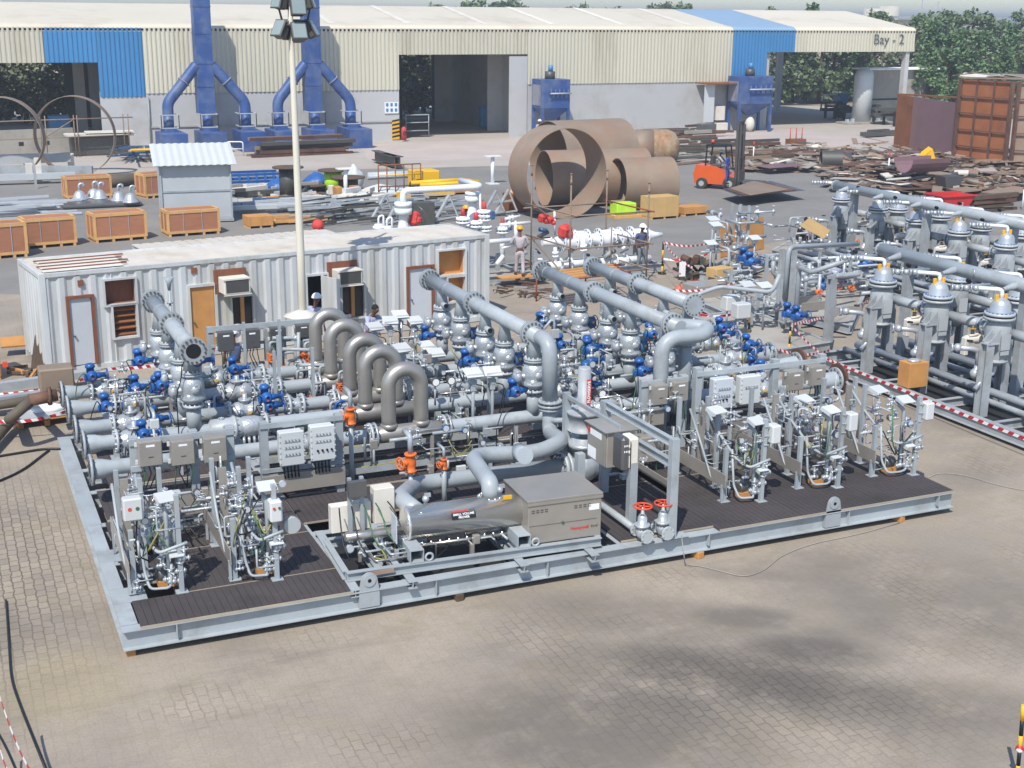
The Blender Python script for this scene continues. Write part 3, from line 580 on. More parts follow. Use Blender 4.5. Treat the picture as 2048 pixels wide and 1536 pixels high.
# funnel vent behind left header
t = T('vent_funnel', 'thin grey standpipe with a funnel top behind the left header', 'vent', (2.9, 10.9, ZT)); mb = MB('grey'); q = oy(343, 650, 11.); mb.cyl((q.x, 11, ZT), (q.x, 11, 3.05), .025, n=8); mb.lathe((q.x, 11, 3.02), Z_, [(0, .03), (.15, .05), (.28, .12)], 12); mb.flange((q.x, 11, 2.75), Z_, .07, .03, 4, 10); t.part('pipe', mb)

# ---------------- prover pipes
t = T('prover_outlet_pipe', 'pale grey pipe curving down to the steel prover, with a capped side branch', 'pipe', (8, 3, ZT))
mb = MB('grey'); e0 = (8.72, 4.5, 1.5); z1 = 1.22
mb.pipe([e0, (8.72, 4.5, z1-.05), (8.35, 3.05, z1), (8.1, 2.55, z1+.05)], .145, .5, n=22, seg=8)
a1 = oy(1085, 905, 2.6); a2 = oy(940, 912, 2.6)
mb2 = MB('grey'); mb2.pipe([(8.72, 4.5, 1.52), (8.72, 4.5, .98), (8.25, 2.95, 1.33), (a1.x-.1, 2.6, a1.z), (a2.x, 2.6, a2.z+.01), (5.98, .95, 1.5), (5.98, .92, 1.28)], .145, .45, n=22, seg=8)
t.part('pipe', mb2)
c0 = oy(1000, 905, 2.6); mb = MB('grey'); mb.cyl((c0.x+.35, 2.6, c0.z-.02), oy(1050, 912, 1.9), .145, n=22); t.part('capped_branch', mb)
mb = MB('grey'); mb.flange((8.72, 4.5, 1.47), Z_, .22, .05, 12, 24); mb.flange((5.98, .92, 1.27), Z_, .22, .045, 12, 24, bm='steel'); t.part('flange', mb)
mb = MB('grey'); mb.pipe([(8.72, 4.4, 1.25), (8.9, 4.2, 1.3), (9.0, 3.9, 1.3), (9.0, 3.9, ZT+.05)], .055, .15, n=12); mb.flange((9.0, 3.9, 1.08), Z_, .11, .04, 6, 14); t.part('side_pipe', mb)
t = T('prover_inlet_pipe', 'pale grey pipe running low behind the prover and bending into its left end', 'pipe', (7, 3, ZT))
b1 = oy(1140, 930, 3.1); b0 = oy(830, 968, 3.1); mb = MB('grey'); mb.pipe([b1, (b0.x, 3.1, b0.z), (4.62, 1.5, 1.25), (4.72, .93, 1.2)], .145, .4, n=22, seg=8); t.part('pipe', mb)
t.part('flange', MB('grey').flange((4.72, .93, 1.22), Z_, .22, .05, 12, 24, bm='steel'))
# big silver valve with vertical labelled drive
vx = oy(1165, 930, 3.1); bx, bz = vx.x, vx.z
t = T('drive_valve', 'large grey valve carrying a tall cylinder drive with a red lettered strip', 'valve', (bx, 3.1, ZT))
mb = MB('alum'); mb.sph((bx, 3.1, bz), .33, 18, 12); mb.lathe((bx-.5, 3.1, bz), X_, [(0, .16), (.2, .2), (.8, .2), (1., .16)], 18); mb.lathe((bx, 3.1, bz+.2), Z_, [(0, .26), (.18, .26), (.18, .3), (.25, .3), (.25, .24), (.36, .22), (.36, .08), (.6, .08)], 20); t.part('body', mb)
for s_ in (-1, 1): t.part('flange', MB('lgrey').flange((bx+s_*.42, 3.1, bz), X_, .3, .07, 12, 24, bm='boxdark', hb=.04).flange((bx+s_*.33, 3.1, bz), X_, .3, .06, 12, 24))
zt = oy(1161, 735, 3.1).z; z0_ = oy(1161, 822, 3.1).z; z9 = oy(1161, 862, 3.1).z
mb = MB('grey2'); mb.cyl((bx, 3.1, bz+.5), (bx, 3.1, z9), .05, n=12); mb.lathe((bx, 3.1, z9), Z_, [(0, .26), (.03, .3), (.03, .27), (z0_-z9-.06, .27), (z0_-z9-.06, .31), (z0_-z9, .31), (z0_-z9+.02, .2), (z0_-z9+.02, .12), (zt-z9-.03, .12), (zt-z9, .1)], 24); t.part('drive_cylinder', mb)
mb = MB('saferyel'); mb = MB('safety'); mb.box(bx-.01, bx+.075, 3.1-.128, 3.1-.118, z0_+.15, z0_+.62); mb.m('paper'); mb.text('FLOWSERVE', .075, frame((bx+.032, 3.1-.13, z0_+.385), (0, 0, 1), (-1, 0, 0)), bold=True); t.part('label_strip', mb)
# ================================================================== CABINETS ON FRAMES
def sbox(p, sz, label, m_='boxsteel', tags=1, cables=True, group=None, wires='black'):   # stainless cabinet; p = centre of the front face
    x, y, z = p; w_, d, h = sz; t = T('cabinet', label, 'cabinet', (x, y+d/2, z-h/2), group=group)
    mb = MB(m_); mb.box(x-w_/2, x+w_/2, y+.02, y+d, z-h/2, z+h/2, .006); t.part('body', mb)
    mb = MB(m_); mb.box(x-w_/2+.012, x+w_/2-.012, y, y+.019, z-h/2+.012, z+h/2-.012, .004); mb.m('boxdark').box(x-.04, x+.04, y-.006, y, z-.06, z-.045); dr = t.part('door', mb)
    if tags:
        t.part('nameplate', MB('paper').box(x-.07, x+.07, y-.004, y-.001, z+h*.28, z+h*.36), dr)
    for s_ in (-1, 1): t.part('mounting_lug', MB('white').box(x-w_/2-.05, x-w_/2-.004, y+.1, y+.12, z+s_*h*.35-.04, z+s_*h*.35+.04, .004))
    if cables:
        for k in range(4):
            xx = x-w_*.3+k*w_*.2; mb = MB(wires if k % 3 else 'gcable'); mb.pipe([(xx, y+.08, z-h/2), (xx+rnd(-.04, .04), y+.08, z-h/2-.15), (xx+rnd(-.1, .1), y+rnd(.05, .2), z-h/2-.42)], .011, n=5); t.part('cable', mb)
    return t
def jbox(p, w_, h, label, rows, small=0, d=.24, cz=True, m_='white', group='white junction boxes'):
    x, y, z = p; t = T('junction_box', label, 'junction box', (x, y+d/2, z-h/2), group=group)
    t.part('body', MB(m_).box(x-w_/2, x+w_/2, y+.06, y+d, z-h/2, z+h/2, .02))
    mb = MB(m_); mb.box(x-w_/2-.015, x+w_/2+.015, y, y+.055, z-h/2-.015, z+h/2+.015, .02)
    for s_ in (-1, 1):
        for k in range(6): mb.cyl((x+s_*(w_/2+.005), y-.012, z-h*.42+k*h*.168), (x+s_*(w_/2+.005), y, z-h*.42+k*h*.168), .014, n=6)
    cv = t.part('cover', mb)
    for j, zz in enumerate(rows):
        mb = MB('grey2')
        for k in range(5): mb.cyl((x-w_*.28+k*w_*.14, y-.03, z+zz*h), (x-w_*.28+k*w_*.14, y, z+zz*h), .014, n=8)
        mb.m('lgrey').box(x-w_*.33, x+w_*.33, y-.012, y-.001, z+zz*h-.045, z+zz*h-.025); t.part('switch_row', mb, cv)
    for k in range(small):
        t.part('knob', MB('black').cyl((x-w_*.25+k*w_*.2, y-.03, z-h*.2), (x-w_*.25+k*w_*.2, y, z-h*.2), .02, n=8), cv)
    mb = MB('cable')
    if cz:
        for k in range(5): t.part('cable_gland', MB('cable').pipe([(x-w_*.3+k*w_*.15, y+.13, z-h/2), (x-w_*.3+k*w_*.15, y+.13, z-h/2-.14), (x-w_*.3+k*w_*.15+.03, y+.2, z-h/2-.3)], .014, n=6))
    return t
def stand(name, label, posts, y, z, plates=(), post=.14, rails=(), m_='grey', cat='frame'):
    t = T(name, label, cat, ((posts[0]+posts[-1])/2, y, ZT))
    for x in posts: t.part('post', MB(m_).box(x-post/2, x+post/2, y, y+post, ZT+.035, z, .004))
    for (x0, x1, z0, z1) in rails: t.part('rail', MB(m_).box(x0, x1, y-.03, y-.003, z0, z1, .004))
    for (x0, x1, z0, z1, mm) in plates: t.part('plate', MB(mm).box(x0, x1, y-.06, y-.034, z0, z1, .003))
    return t
# 1 left front frame, three stainless cabinets
yf = 3.75
q = [oy(x, y, yf-.25) for x, y in ((301, 907), (366, 905), (431, 899))]
stand('cabinet_stand', 'grey frame holding three stainless cabinets, left front of the skid', (q[0].x-.22, q[0].x+.75, q[2].x+.3), yf, 2.07, plates=[(q[0].x+.2, q[2].x+.35, .62, 1.0, 'boxsteel')], rails=[(q[0].x-.3, q[2].x+.37, 1.93, 2.05), (q[0].x-.3, q[2].x+.37, 1.48, 1.58)])
for k, p_ in enumerate(q): sbox((p_.x, yf-.28, p_.z), (.38, .24, .43), 'stainless cabinet on the left front frame, %s of three' % ['leftmost', 'middle one', 'rightmost'][k], group='stainless cabinets with black cables')
# 2 frame with two white boxes
yf = 4.2; q = [oy(x, y, yf-.25) for x, y in ((584, 897), (646, 888))]
stand('cabinet_stand', 'grey frame with two white junction boxes over a grey cable trough', (q[0].x-.42, q[1].x+.38), yf, 1.93, plates=[(q[0].x-.5, q[1].x+.45, .62, .95, 'boxsteel')], rails=[(q[0].x-.5, q[1].x+.45, 1.82, 1.92), (q[0].x-.5, q[1].x+.45, 1.0, 1.08)])
jbox((q[0].x, yf-.27, q[0].z), .42, .60, 'white junction box with three rows of switches, left of the pair', (.28, .08, -.14))
jbox((q[1].x, yf-.27, q[1].z+.02), .42, .62, 'white junction box with two switch rows and knobs, right of the pair', (.3, .1), 4)
# 3 back-left frame behind the pipe runs
yf = 11.6; q = [oy(x, y, yf-.2) for x, y in ((452, 683), (504, 678), (556, 668), (607, 662))]
stand('cabinet_stand', 'grey back frame with four dark cabinets before the container office', (q[0].x-.3, q[1].x+.5, q[3].x+.3), yf, 1.98, rails=[(q[0].x-.36, q[3].x+.35, 1.86, 2.0), (q[0].x-.3, q[3].x+.35, 1.5, 1.57)], plates=[(q[1].x+.3, q[1].x+.82, 1.1, 1.85, 'grey'), (q[0].x-.3, q[0].x+.9, .7, 1.1, 'grey')])
for k, p_ in enumerate(q): sbox((p_.x, yf-.26, p_.z), (.36, .22, .44 if k < 2 else .3), 'dark cabinet on the back frame, %s from the left' % ORD[k], m_='boxdark', group='dark cabinets on the back frame')
# 4 right frame: two white boxes, two stainless
yf = 4.0; q = [oy(x, y, yf-.25) for x, y in ((1447, 787), (1501, 780))]
q2 = [oy(x, y, yf-.25) for x, y in ((1592, 762), (1636, 752))]
stand('cabinet_stand', 'long grey frame with two white boxes and two stainless cabinets, right side', (q[0].x-.42, q2[0].x-.32, q2[1].x+.3), yf, 2.1, rails=[(q[0].x-.48, q2[1].x+.35, 1.93, 2.03), (q[0].x-.48, q2[1].x+.3, 1.2, 1.28)], plates=[(q[0].x-.4, q[1].x+.3, .62, 1.0, 'boxsteel')])
jbox((q[0].x, yf-.27, q[0].z), .42, .6, 'cream junction box with switch rows and round knobs, right frame', (.2, -.05), 3, m_='doorw', cz=False)
jbox((q[1].x, yf-.27, q[1].z), .44, .56, 'white junction box with a central handle, right frame', (.15,), 0, cz=False)
for k, p_ in enumerate(q2): sbox((p_.x, yf-.28, p_.z), (.36, .26, .4), 'stainless cabinet at the far right frame end, %s of the two' % ['left', 'right'][k], group='stainless cabinets at the right end')
# 5 middle pair beside the big bend
yf = 4.1; q = [oy(x, y, yf-.25) for x, y in ((1321, 790), (1362, 783))]
stand('cabinet_stand', 'small grey frame with two stainless cabinets right of the big bend', (q[0].x-.2, q[1].x+.24), yf, 1.95, rails=[(q[0].x-.3, q[1].x+.3, 1.82, 1.94)])
for k, p_ in enumerate(q): sbox((p_.x, yf-.28, p_.z), (.32, .24, .4), 'stainless cabinet right of the big bend, %s of the two' % ['left', 'right'][k], group='stainless cabinets beside the big bend')
yf = 3.3; q = oy(1302, 838, yf); sbox((q.x, yf, q.z), (.6, .25, .3), 'wide stainless cabinet with a white name plate behind the sloping grey rails', cables=True)
yf = 2.95; q = oy(1300, 900, yf); sbox((q.x, yf, q.z), (.62, .3, .5), 'stainless cabinet half hidden behind the sloping grey rails', tags=0)
# 6 control frame at the front middle
t = T('control_stand', 'tall grey post frame with sloping rails over the two orange wheeled valves', 'frame', (8.5, 1, ZT))
fp = g(1341, 1075, ZT+.02); zt_ = oy(1337, 878, fp.y).z; bp_ = g(1262, 1058, ZT+.02); zb_ = oy(1262, 925, bp_.y).z
t.part('post', MB('grey').box(fp.x-.07, fp.x+.07, fp.y-.07, fp.y+.07, ZT+.02, zt_, .004)); t.part('post', MB('grey').box(bp_.x-.07, bp_.x+.07, bp_.y-.05, bp_.y+.09, ZT+.02, zb_, .004))
for a in ((fp.x-.05, zt_-.06, 0), (fp.x-.05, zt_-.42, 0)):
    mb = MB('grey'); mb.ib((fp.x-.03, fp.y+.08, zt_-.005-(0 if a[1] > zt_-.2 else .36)), (fp.x-.03, fp.y+2.3, zt_-.005-(0 if a[1] > zt_-.2 else .36)), .09, .14, .012); t.part('rail', mb)
for k in (0, 1): t.part('rail', MB('grey').beam((fp.x-.03, fp.y+.08, zt_-.95), (fp.x-.03, fp.y+1.2, zt_-.95), .05))
t.part('rail', MB('grey').beam((fp.x-.03, fp.y+1.2, zt_-.5), (fp.x-.03, fp.y+1.2, zt_-.97), .05))
t.part('post', MB('grey').box(fp.x-.1, fp.x+.04, fp.y+2.3, fp.y+2.44, ZT+.02, zt_)); t.part('post', MB('grey').box(bp_.x-.5, bp_.x-.36, 1.7, 1.84, ZT+.02, 1.5)); 
mb = MB('grey'); mb.prism([(fp.x-.16, fp.y-.09, ZT+.022), (fp.x+.3, fp.y-.09, ZT+.022), (fp.x+.3, fp.y+.12, ZT+.022), (fp.x-.16, fp.y+.12, ZT+.022)], (0, 0, .018)); t.part('base_plate', mb)
t.part('rail', MB('grey').beam((fp.x-.4, 1.2, zt_-.1), (fp.x-.4, 3.2, zt_-.1), .05, .07)); t.part('post', MB('grey').box(fp.x-.46, fp.x-.34, 3.2, 3.32, ZT+.03, zt_-.03))
c = oy(1205, 893, 1.35); zc = c.z
t = T('control_cabinet', 'large stainless control cabinet with paper notes, on the post frame', 'cabinet', (c.x, 1.6, zc))
mb = MB('boxsteel'); mb.box(c.x-.02, c.x+.52, 1.15, 1.85, zc-.33, zc+.3, .01); t.part('body', mb)
mb = MB('boxsteel'); mb.box(c.x-.045, c.x-.022, 1.17, 1.83, zc-.31, zc+.28, .004); dr = t.part('door', mb)
t.part('paper_note', MB('paper').box(c.x-.05, c.x-.047, 1.3, 1.72, zc+.13, zc+.24)); t.part('paper_note', MB('paper').box(c.x-.05, c.x-.047, 1.5, 1.8, zc-.28, zc-.08)); t.part('paper_note', MB('safety').box(c.x-.05, c.x-.047, 1.73, 1.82, zc+.15, zc+.26))
t.part('hood', MB('boxsteel').box(c.x-.08, c.x+.55, 1.1, 1.9, zc+.31, zc+.325))
c = oy(1250, 905, .75)
t = T('switch_box', 'dark grey switch box with a cream back, beside the large stainless cabinet', 'switch box', (c.x, .9, c.z-.3))
t.part('body', MB('gypsum').box(c.x+.02, c.x+.2, .62, .95, c.z-.27, c.z+.28, .03)); mb = MB('boxdark'); mb.box(c.x-.13, c.x+.015, .6, .97, c.z-.29, c.z+.3, .04); t.part('cover', mb)
for k in range(3):
    for j in range(2): t.part('switch', MB('paper').box(c.x-.1+k*.04, c.x-.08+k*.04, .594, .599, c.z+.05+j*.1, c.z+.08+j*.1))
t.part('bolt_row', MB('black').cyl((c.x+.017, .59, c.z-.24), (c.x+.017, .59, c.z+.24), .008, n=6))
# orange-wheeled gate valves
for k, (px, py) in enumerate(((1284, 1060), (1325, 1056))):
    b = g(px, py+22, ZT+.02); b.y = .12; x = oy(px, py, .12).x; zz = .72
    t = T('gate_valve', 'small silver gate valve with an orange handwheel, %s of the pair' % ['left', 'right'][k], 'valve', (x, .12, ZT), group='orange wheeled gate valves at the skid edge')
    mb = MB('alum'); mb.sph((x, .12, zz-.12), .115, 12, 8); mb.lathe((x, .12, zz-.08), Z_, [(0, .1), (.06, .1), (.06, .13), (.1, .13), (.1, .08), (.22, .08), (.26, .06), (.26, .035), (.4, .02)], 14); t.part('body', mb)
    t.part('flange', MB('lgrey').flange((x, -.06, zz-.14), Y_, .12, .035, 8, 16, hb=.015)); t.part('flange', MB('lgrey').flange((x, .3, zz-.14), Y_, .12, .035, 8, 16))
    mb = MB('redor'); mb.wheel((x, .12, zz+.33), Z_, .15, .016, 5); t.part('handwheel', mb)
    if k == 0: t.part('pipe', MB('grey').cyl((x-.02, .28, zz-.14), (x-.02, 2.4, zz-.14), .06, n=12))
# ================================================================== PROVER
t = T('prover_skid', 'grey open frame on short stub beams under the steel prover', 'frame', (5.6, .9, ZT))
y0, y1 = .34, 1.75; zf = .66
for a, b in (((3.5, y0), (7.75, y0)), ((3.5, y1), (7.75, y1)), ((3.5, y0+.05), (3.5, y1-.05)), ((4.0, y0+.05), (4.0, y1-.05)), ((4.3, y0+.05), (4.3, y1-.05)), ((6.35, y0+.05), (6.35, y1-.05)), ((7.72, y0+.05), (7.72, y1-.05))):
    mb = MB('grey'); mb.ib((*a, zf), (*b, zf), .1, .14, .012); t.part('beam', mb)
for x in (3.55, 4.45, 6.28, 7.5): mb = MB('grey'); mb.ib((x, -.02, zf-.145), (x, 2.5, zf-.145), .14, .12, .012); t.part('stub_beam', mb)
for x in (4.62, 6.4):
    mb = MB('grey'); mb.box(x-.11, x+.11, .32, 1.5, zf+.005, zf+.02); mb.box(x-.11, x-.10, .32, 1.5, zf+.02, zf+.2); mb.box(x+.10, x+.11, .32, 1.5, zf+.02, zf+.2); mb.box(x-.11, x+.11, .32, 1.5, zf+.2, zf+.215); t.part('saddle_beam', mb)
    mb = MB('grey'); mb.torus((x+.2, .34, zf+.07), Y_, .06, .02, 14, 6); t.part('lifting_eye', mb)
t = T('prover', 'polished steel small volume prover: horizontal drum with a square end housing', 'prover', (5.6, .9, zf))
cy, cz, cr = .93, 1.1, .275
mb = MB('cover'); mb.lathe((4.58, cy, cz), X_, [(0, 0), (0, .22), (.01, .29), (.06, .29), (.06, cr), (1.92, cr), (1.92, cr-.02)], 40); t.part('drum', mb)
mb = MB('steel'); mb.lathe((3.62, cy, cz-.1), X_, [(0, .05), (.03, .075), (.94, .075)], 16); t.part('actuator_tube', mb)
mb = MB('boxsteel'); mb.box(6.5, 7.78, .42, 1.5, zf+.005, 1.38, .008); t.part('housing', mb)
mb = MB('boxsteel'); mb.box(6.48, 7.8, .4, 1.52, 1.383, 1.42, .006); mb.box(6.48, 7.8, .4, .41, 1.33, 1.383); t.part('housing_lid', mb)
for k in range(8):
    xx = 6.56+k*.075 if k < 4 else 7.3+(k-4)*.08
    for j in (0, 1): t.part('louvre', MB('boxdark').box(xx, xx+.05, .412, .4195, 1.2+j*.035, 1.212+j*.035))
t.part('notice', MB('paper').box(7.56, 7.74, .414, .4185, 1.13, 1.23)); mb = MB('boxdark'); mb.box(6.52, 7.7, .414, .4195, .975, .98); mb.cyl((7.1, .4, .98), (7.1, .42, .98), .025, n=8); t.part('seam', mb)
mb = MB('safety'); mb.text('Honeywell', .075, frame((7.4, .416, .85), (1, 0, 0), (0, 0, 1)), bold=True); t.part('lettering', mb)
mb = MB('boxdark'); mb.text('Enraf', .06, frame((7.66, .416, .85), (1, 0, 0), (0, 0, 1))); t.part('lettering', mb)
def on_drum(xc, ang, off=.003): d = V((0, -math.cos(ang), math.sin(ang))); return frame(V((xc, cy, cz))+d*(cr+off), (1, 0, 0), (0, math.sin(ang), math.cos(ang)))
mb = MB('black'); Mx = on_drum(5.5, .42); mb.X = Mx; mb.box(-.2, .2, -.055, .055, 0, .006); mb.X = None; mb.m('paper'); mb.text('SMALL VOLUME', .05, Mx @ Matrix.Translation((0, .024, .009)), bold=True); mb.text('PROVER', .05, Mx @ Matrix.Translation((0, -.026, .009)), bold=True); t.part('nameplate', mb)
mb = MB('safety'); mb.text('Honeywell', .06, on_drum(5.45, .72), bold=True); t.part('lettering', mb); mb = MB('boxdark'); mb.text('Enraf', .045, on_drum(5.66, .72)); t.part('lettering', mb)
for x in (4.95, 6.2):
    mb = MB('silver'); mb.cyl((x, cy+.02, cz+cr-.01), (x, cy+.02, cz+cr+.14), .03, n=8); mb.sph((x, cy, cz+cr+.1), .06, 8, 6); mb.cb((x+.03, cy, cz+cr+.16), (.1, .04, .06)); t.part('vent_valve', mb)
t.part('warning_tag', MB('saferyel').box(6.22, 6.36, cy-.14, cy-.1, cz+cr-.03, cz+cr+.03))
mb = MB('steel')
for k in range(10): mb.cyl((4.85+k*.15, cy-.12, cz-cr-.02), (4.85+k*.15, cy-.12, cz-cr-.14), .025, n=6)
mb.cyl((4.8, cy-.12, cz-cr-.08), (6.35, cy-.12, cz-cr-.08), .03, n=8); t.part('drain_manifold', mb)
t.part('end_board', MB('doorw').box(4.36, 4.375, .58, .86, .92, 1.36))
t = T('terminal_box', 'pale rectangular terminal box standing left of the steel prover', 'box', (3.8, 1.6, zf)); mb = MB('gypsum'); mb.box(3.46, 4.12, 1.45, 1.62, .82, 1.28, .01); t.part('body', mb); mb = MB('gypsum'); mb.box(4.16, 4.5, 1.38, 1.62, .9, 1.5, .01); t.part('side_box', mb)
for x in (3.75, 3.95): t.part('post', MB('grey').box(x-.03, x+.03, 1.36, 1.42, zf, 1.75))
t.part('top_box', MB('boxdark').box(3.7, 4.0, 1.26, 1.35, 1.45, 1.72, .01))
for k in range(5): t.part('cable', MB(random.choice(['gcable', 'cable', 'dblue'])).pipe([(3.55+k*.2, 1.3, 1.3), (3.5+k*.22, 1.1, 1.25), (3.45+k*.25, .8, .9), (3.5+k*.3, .6, .7)], .012, .2, n=5))
mb = MB('rust'); mb.box(3.65, 4.1, .26, .285, .54, .6); t.part('terminal_strip', mb)
for o_ in [o for o in C.objects if o.name in ('prover', 'prover_skid')]: o_.rotation_euler = (0, 0, -.05); o_.location = o_.location+V((-.1, -.07, -.05 if o_.name == 'prover_skid' else -.06))
# orange hand valves on standpipes
def orange_valve(px, py, Y, label, k=1., base=True, z1=ZT+.03):
    p = oy(px, py, Y); t = T('globe_valve', label, 'valve', (p.x, Y, ZT), group='orange hand valves')
    mb = MB('orange'); mb.lathe(p-V((0, 0, .14*k)), Z_, [(0, .09*k), (.03*k, .09*k), (.04*k, .06*k), (.1*k, .08*k), (.18*k, .08*k), (.24*k, .06*k), (.25*k, .09*k), (.28*k, .09*k)], 12); mb.cyl(p, p+V((-.14*k, -.05, .02)), .05*k, n=8); t.part('body', mb)
    mb = MB('orange'); mb.wheel(p+V((-.17*k, -.06, .02)), (1, .35, 0), .09*k, .014*k); t.part('handwheel', mb)
    if base: t.part('standpipe', MB('grey').cyl((p.x, Y, z1), (p.x, Y, p.z-.14*k), .045, n=10)); 
    t.part('pipe', MB('grey').pipe([(p.x, Y, p.z+.14*k), (p.x, Y, p.z+.4*k), (p.x-.02, Y+.25, p.z+.42*k)], .04*k, n=10)); return t
orange_valve(821, 925, 2.7, 'orange hand valve on a standpipe behind the prover, below the first U tube', 1.2)
orange_valve(701, 832, 4.6, 'orange hand valve on a tall standpipe right of the white boxes', 1.1)
orange_valve(888, 928, 2.9, 'small orange hand valve left of the prover outlet bend', .7)
t = T('sampling_pipework', 'tangle of thin grey sampling pipes with small orange valves, left of U tubes', 'pipework', (4.6, 8, ZT))
OV = [((565, 737), 11.), ((541, 715), 11.), ((604, 712), 10.9), ((611, 716), 10.8), ((595, 773), 9.9), ((656, 758), 9.4), ((679, 775), 8.9), ((625, 800), 8.6), ((662, 838), 7.5), ((640, 765), 9.2)]
for (px, py), Y in OV:
    p = oy(px, py, Y); mb = MB('orange'); mb.lathe(p-V((0, 0, .1)), Z_, [(0, .07), (.03, .07), (.04, .05), (.1, .06), (.17, .05), (.18, .07), (.2, .07)], 10); mb.wheel(p+V((.0, -.12, .0)), (.3, 1, .1), .085, .014); t.part('hand_valve', mb)
    t.part('pipe', MB('grey').pipe([p+V((0, 0, .1)), p+V((0, 0, .35)), p+V((.3, .05, .35)), p+V((.3, .05, -.3))], .032, n=8)); t.part('pipe', MB('grey').pipe([p-V((0, 0, .1)), p-V((0, 0, .3)), p+V((-.25, 0, -.3)), (p.x-.25, Y, ZP-.2)], .032, n=8))
for (a, b, c_, Y) in (((545, 676), (592, 676), (592, 700), 11.), ((565, 698), (628, 700), (632, 712), 10.6), ((600, 730), (655, 730), (658, 752), 10.), ((640, 757), (672, 752), (672, 800), 9.2), ((655, 795), (698, 800), (702, 822), 8.), ((597, 665), (597, 720), (575, 722), 10.8), ((620, 740), (621, 790), (640, 792), 9.6), ((660, 790), (662, 840), (640, 840), 8.2), ((560, 745), (560, 760), (585, 762), 10.4), ((668, 770), (668, 830), (690, 832), 7.9)):
    t.part('pipe', MB('grey').pipe([oy(*a, Y), oy(*b, Y), oy(*c_, Y), oy(c_[0], c_[1]+22, Y)], .04, .1, n=10)); q = oy(*b, Y); t.part('small_valve', MB('silver').sph(q, .07, 8, 6).cyl(q, q+V((0, -.12, .02)), .03, n=8))
t.part('base_frame', MB('grey').box(4.1, 5.1, 8.0, 11.0, ZT+.04, ZT+.1)); 
for x, y in ((4.2, 8.1), (5., 8.1), (4.2, 10.9), (5., 10.9), (4.6, 9.4)): t.part('post', MB('grey').box(x-.03, x+.03, y-.03, y+.03, ZT+.1, 2.2))
t = T('filter_pot', 'blue capped filter pot between the sampling pipes and the second U tube', 'filter', (5, 7.2, ZP)); p = oy(683, 814, 7.1); mb = MB('blue'); mb.wheel(p, (0, 1, .1), .13, .03); mb.lathe(p+V((.1, .1, -.2)), X_, [(0, .06), (.05, .1), (.2, .1), (.28, .05)], 12); t.part('body', mb)
# ================================================================== ANALYSER RACKS
def pgauge(t, p, m_='dblue', r=.075):
    mb = MB(m_); mb.cyl(p, V(p)+V((0, -.07, 0)), r, n=14); mb.m('doorw').cyl(V(p)+V((0, -.071, 0)), V(p)+V((0, -.075, 0)), r*.8, n=14); t.part('gauge', mb)
def shade(t, p, w_=.34, d=.3, tilt=.5, rz=0.): mb = MB('white'); mb.cb(p, (w_, d, .012), rx=tilt, rz=rz); mb.cb(V(p)+V((-w_/2-.0, 0, -.03)), (.01, d*.9, .06), rx=tilt, rz=rz); mb.cb(V(p)+V((w_/2, 0, -.03)), (.01, d*.9, .06), rx=tilt, rz=rz); t.part('sunshade', mb)
def ball(t, p, k=1.):
    mb = MB('alum'); mb.sph(p, .032*k, 7, 5); mb.cyl(V(p)-V((.07*k, 0, 0)), V(p)+V((.07*k, 0, 0)), .02*k, n=6); mb.cyl(V(p)-V((.055*k, 0, 0)), V(p)-V((.04*k, 0, 0)), .036*k, n=7); mb.cyl(V(p)+V((.04*k, 0, 0)), V(p)+V((.055*k, 0, 0)), .036*k, n=7); mb.cyl(V(p)-V((0, 0, .03*k)), V(p)+V((0, 0, .11*k)), .016*k, n=6); mb.wheel(V(p)+V((0, 0, .12*k)), Z_, .05*k, .008); t.part('small_valve', mb)
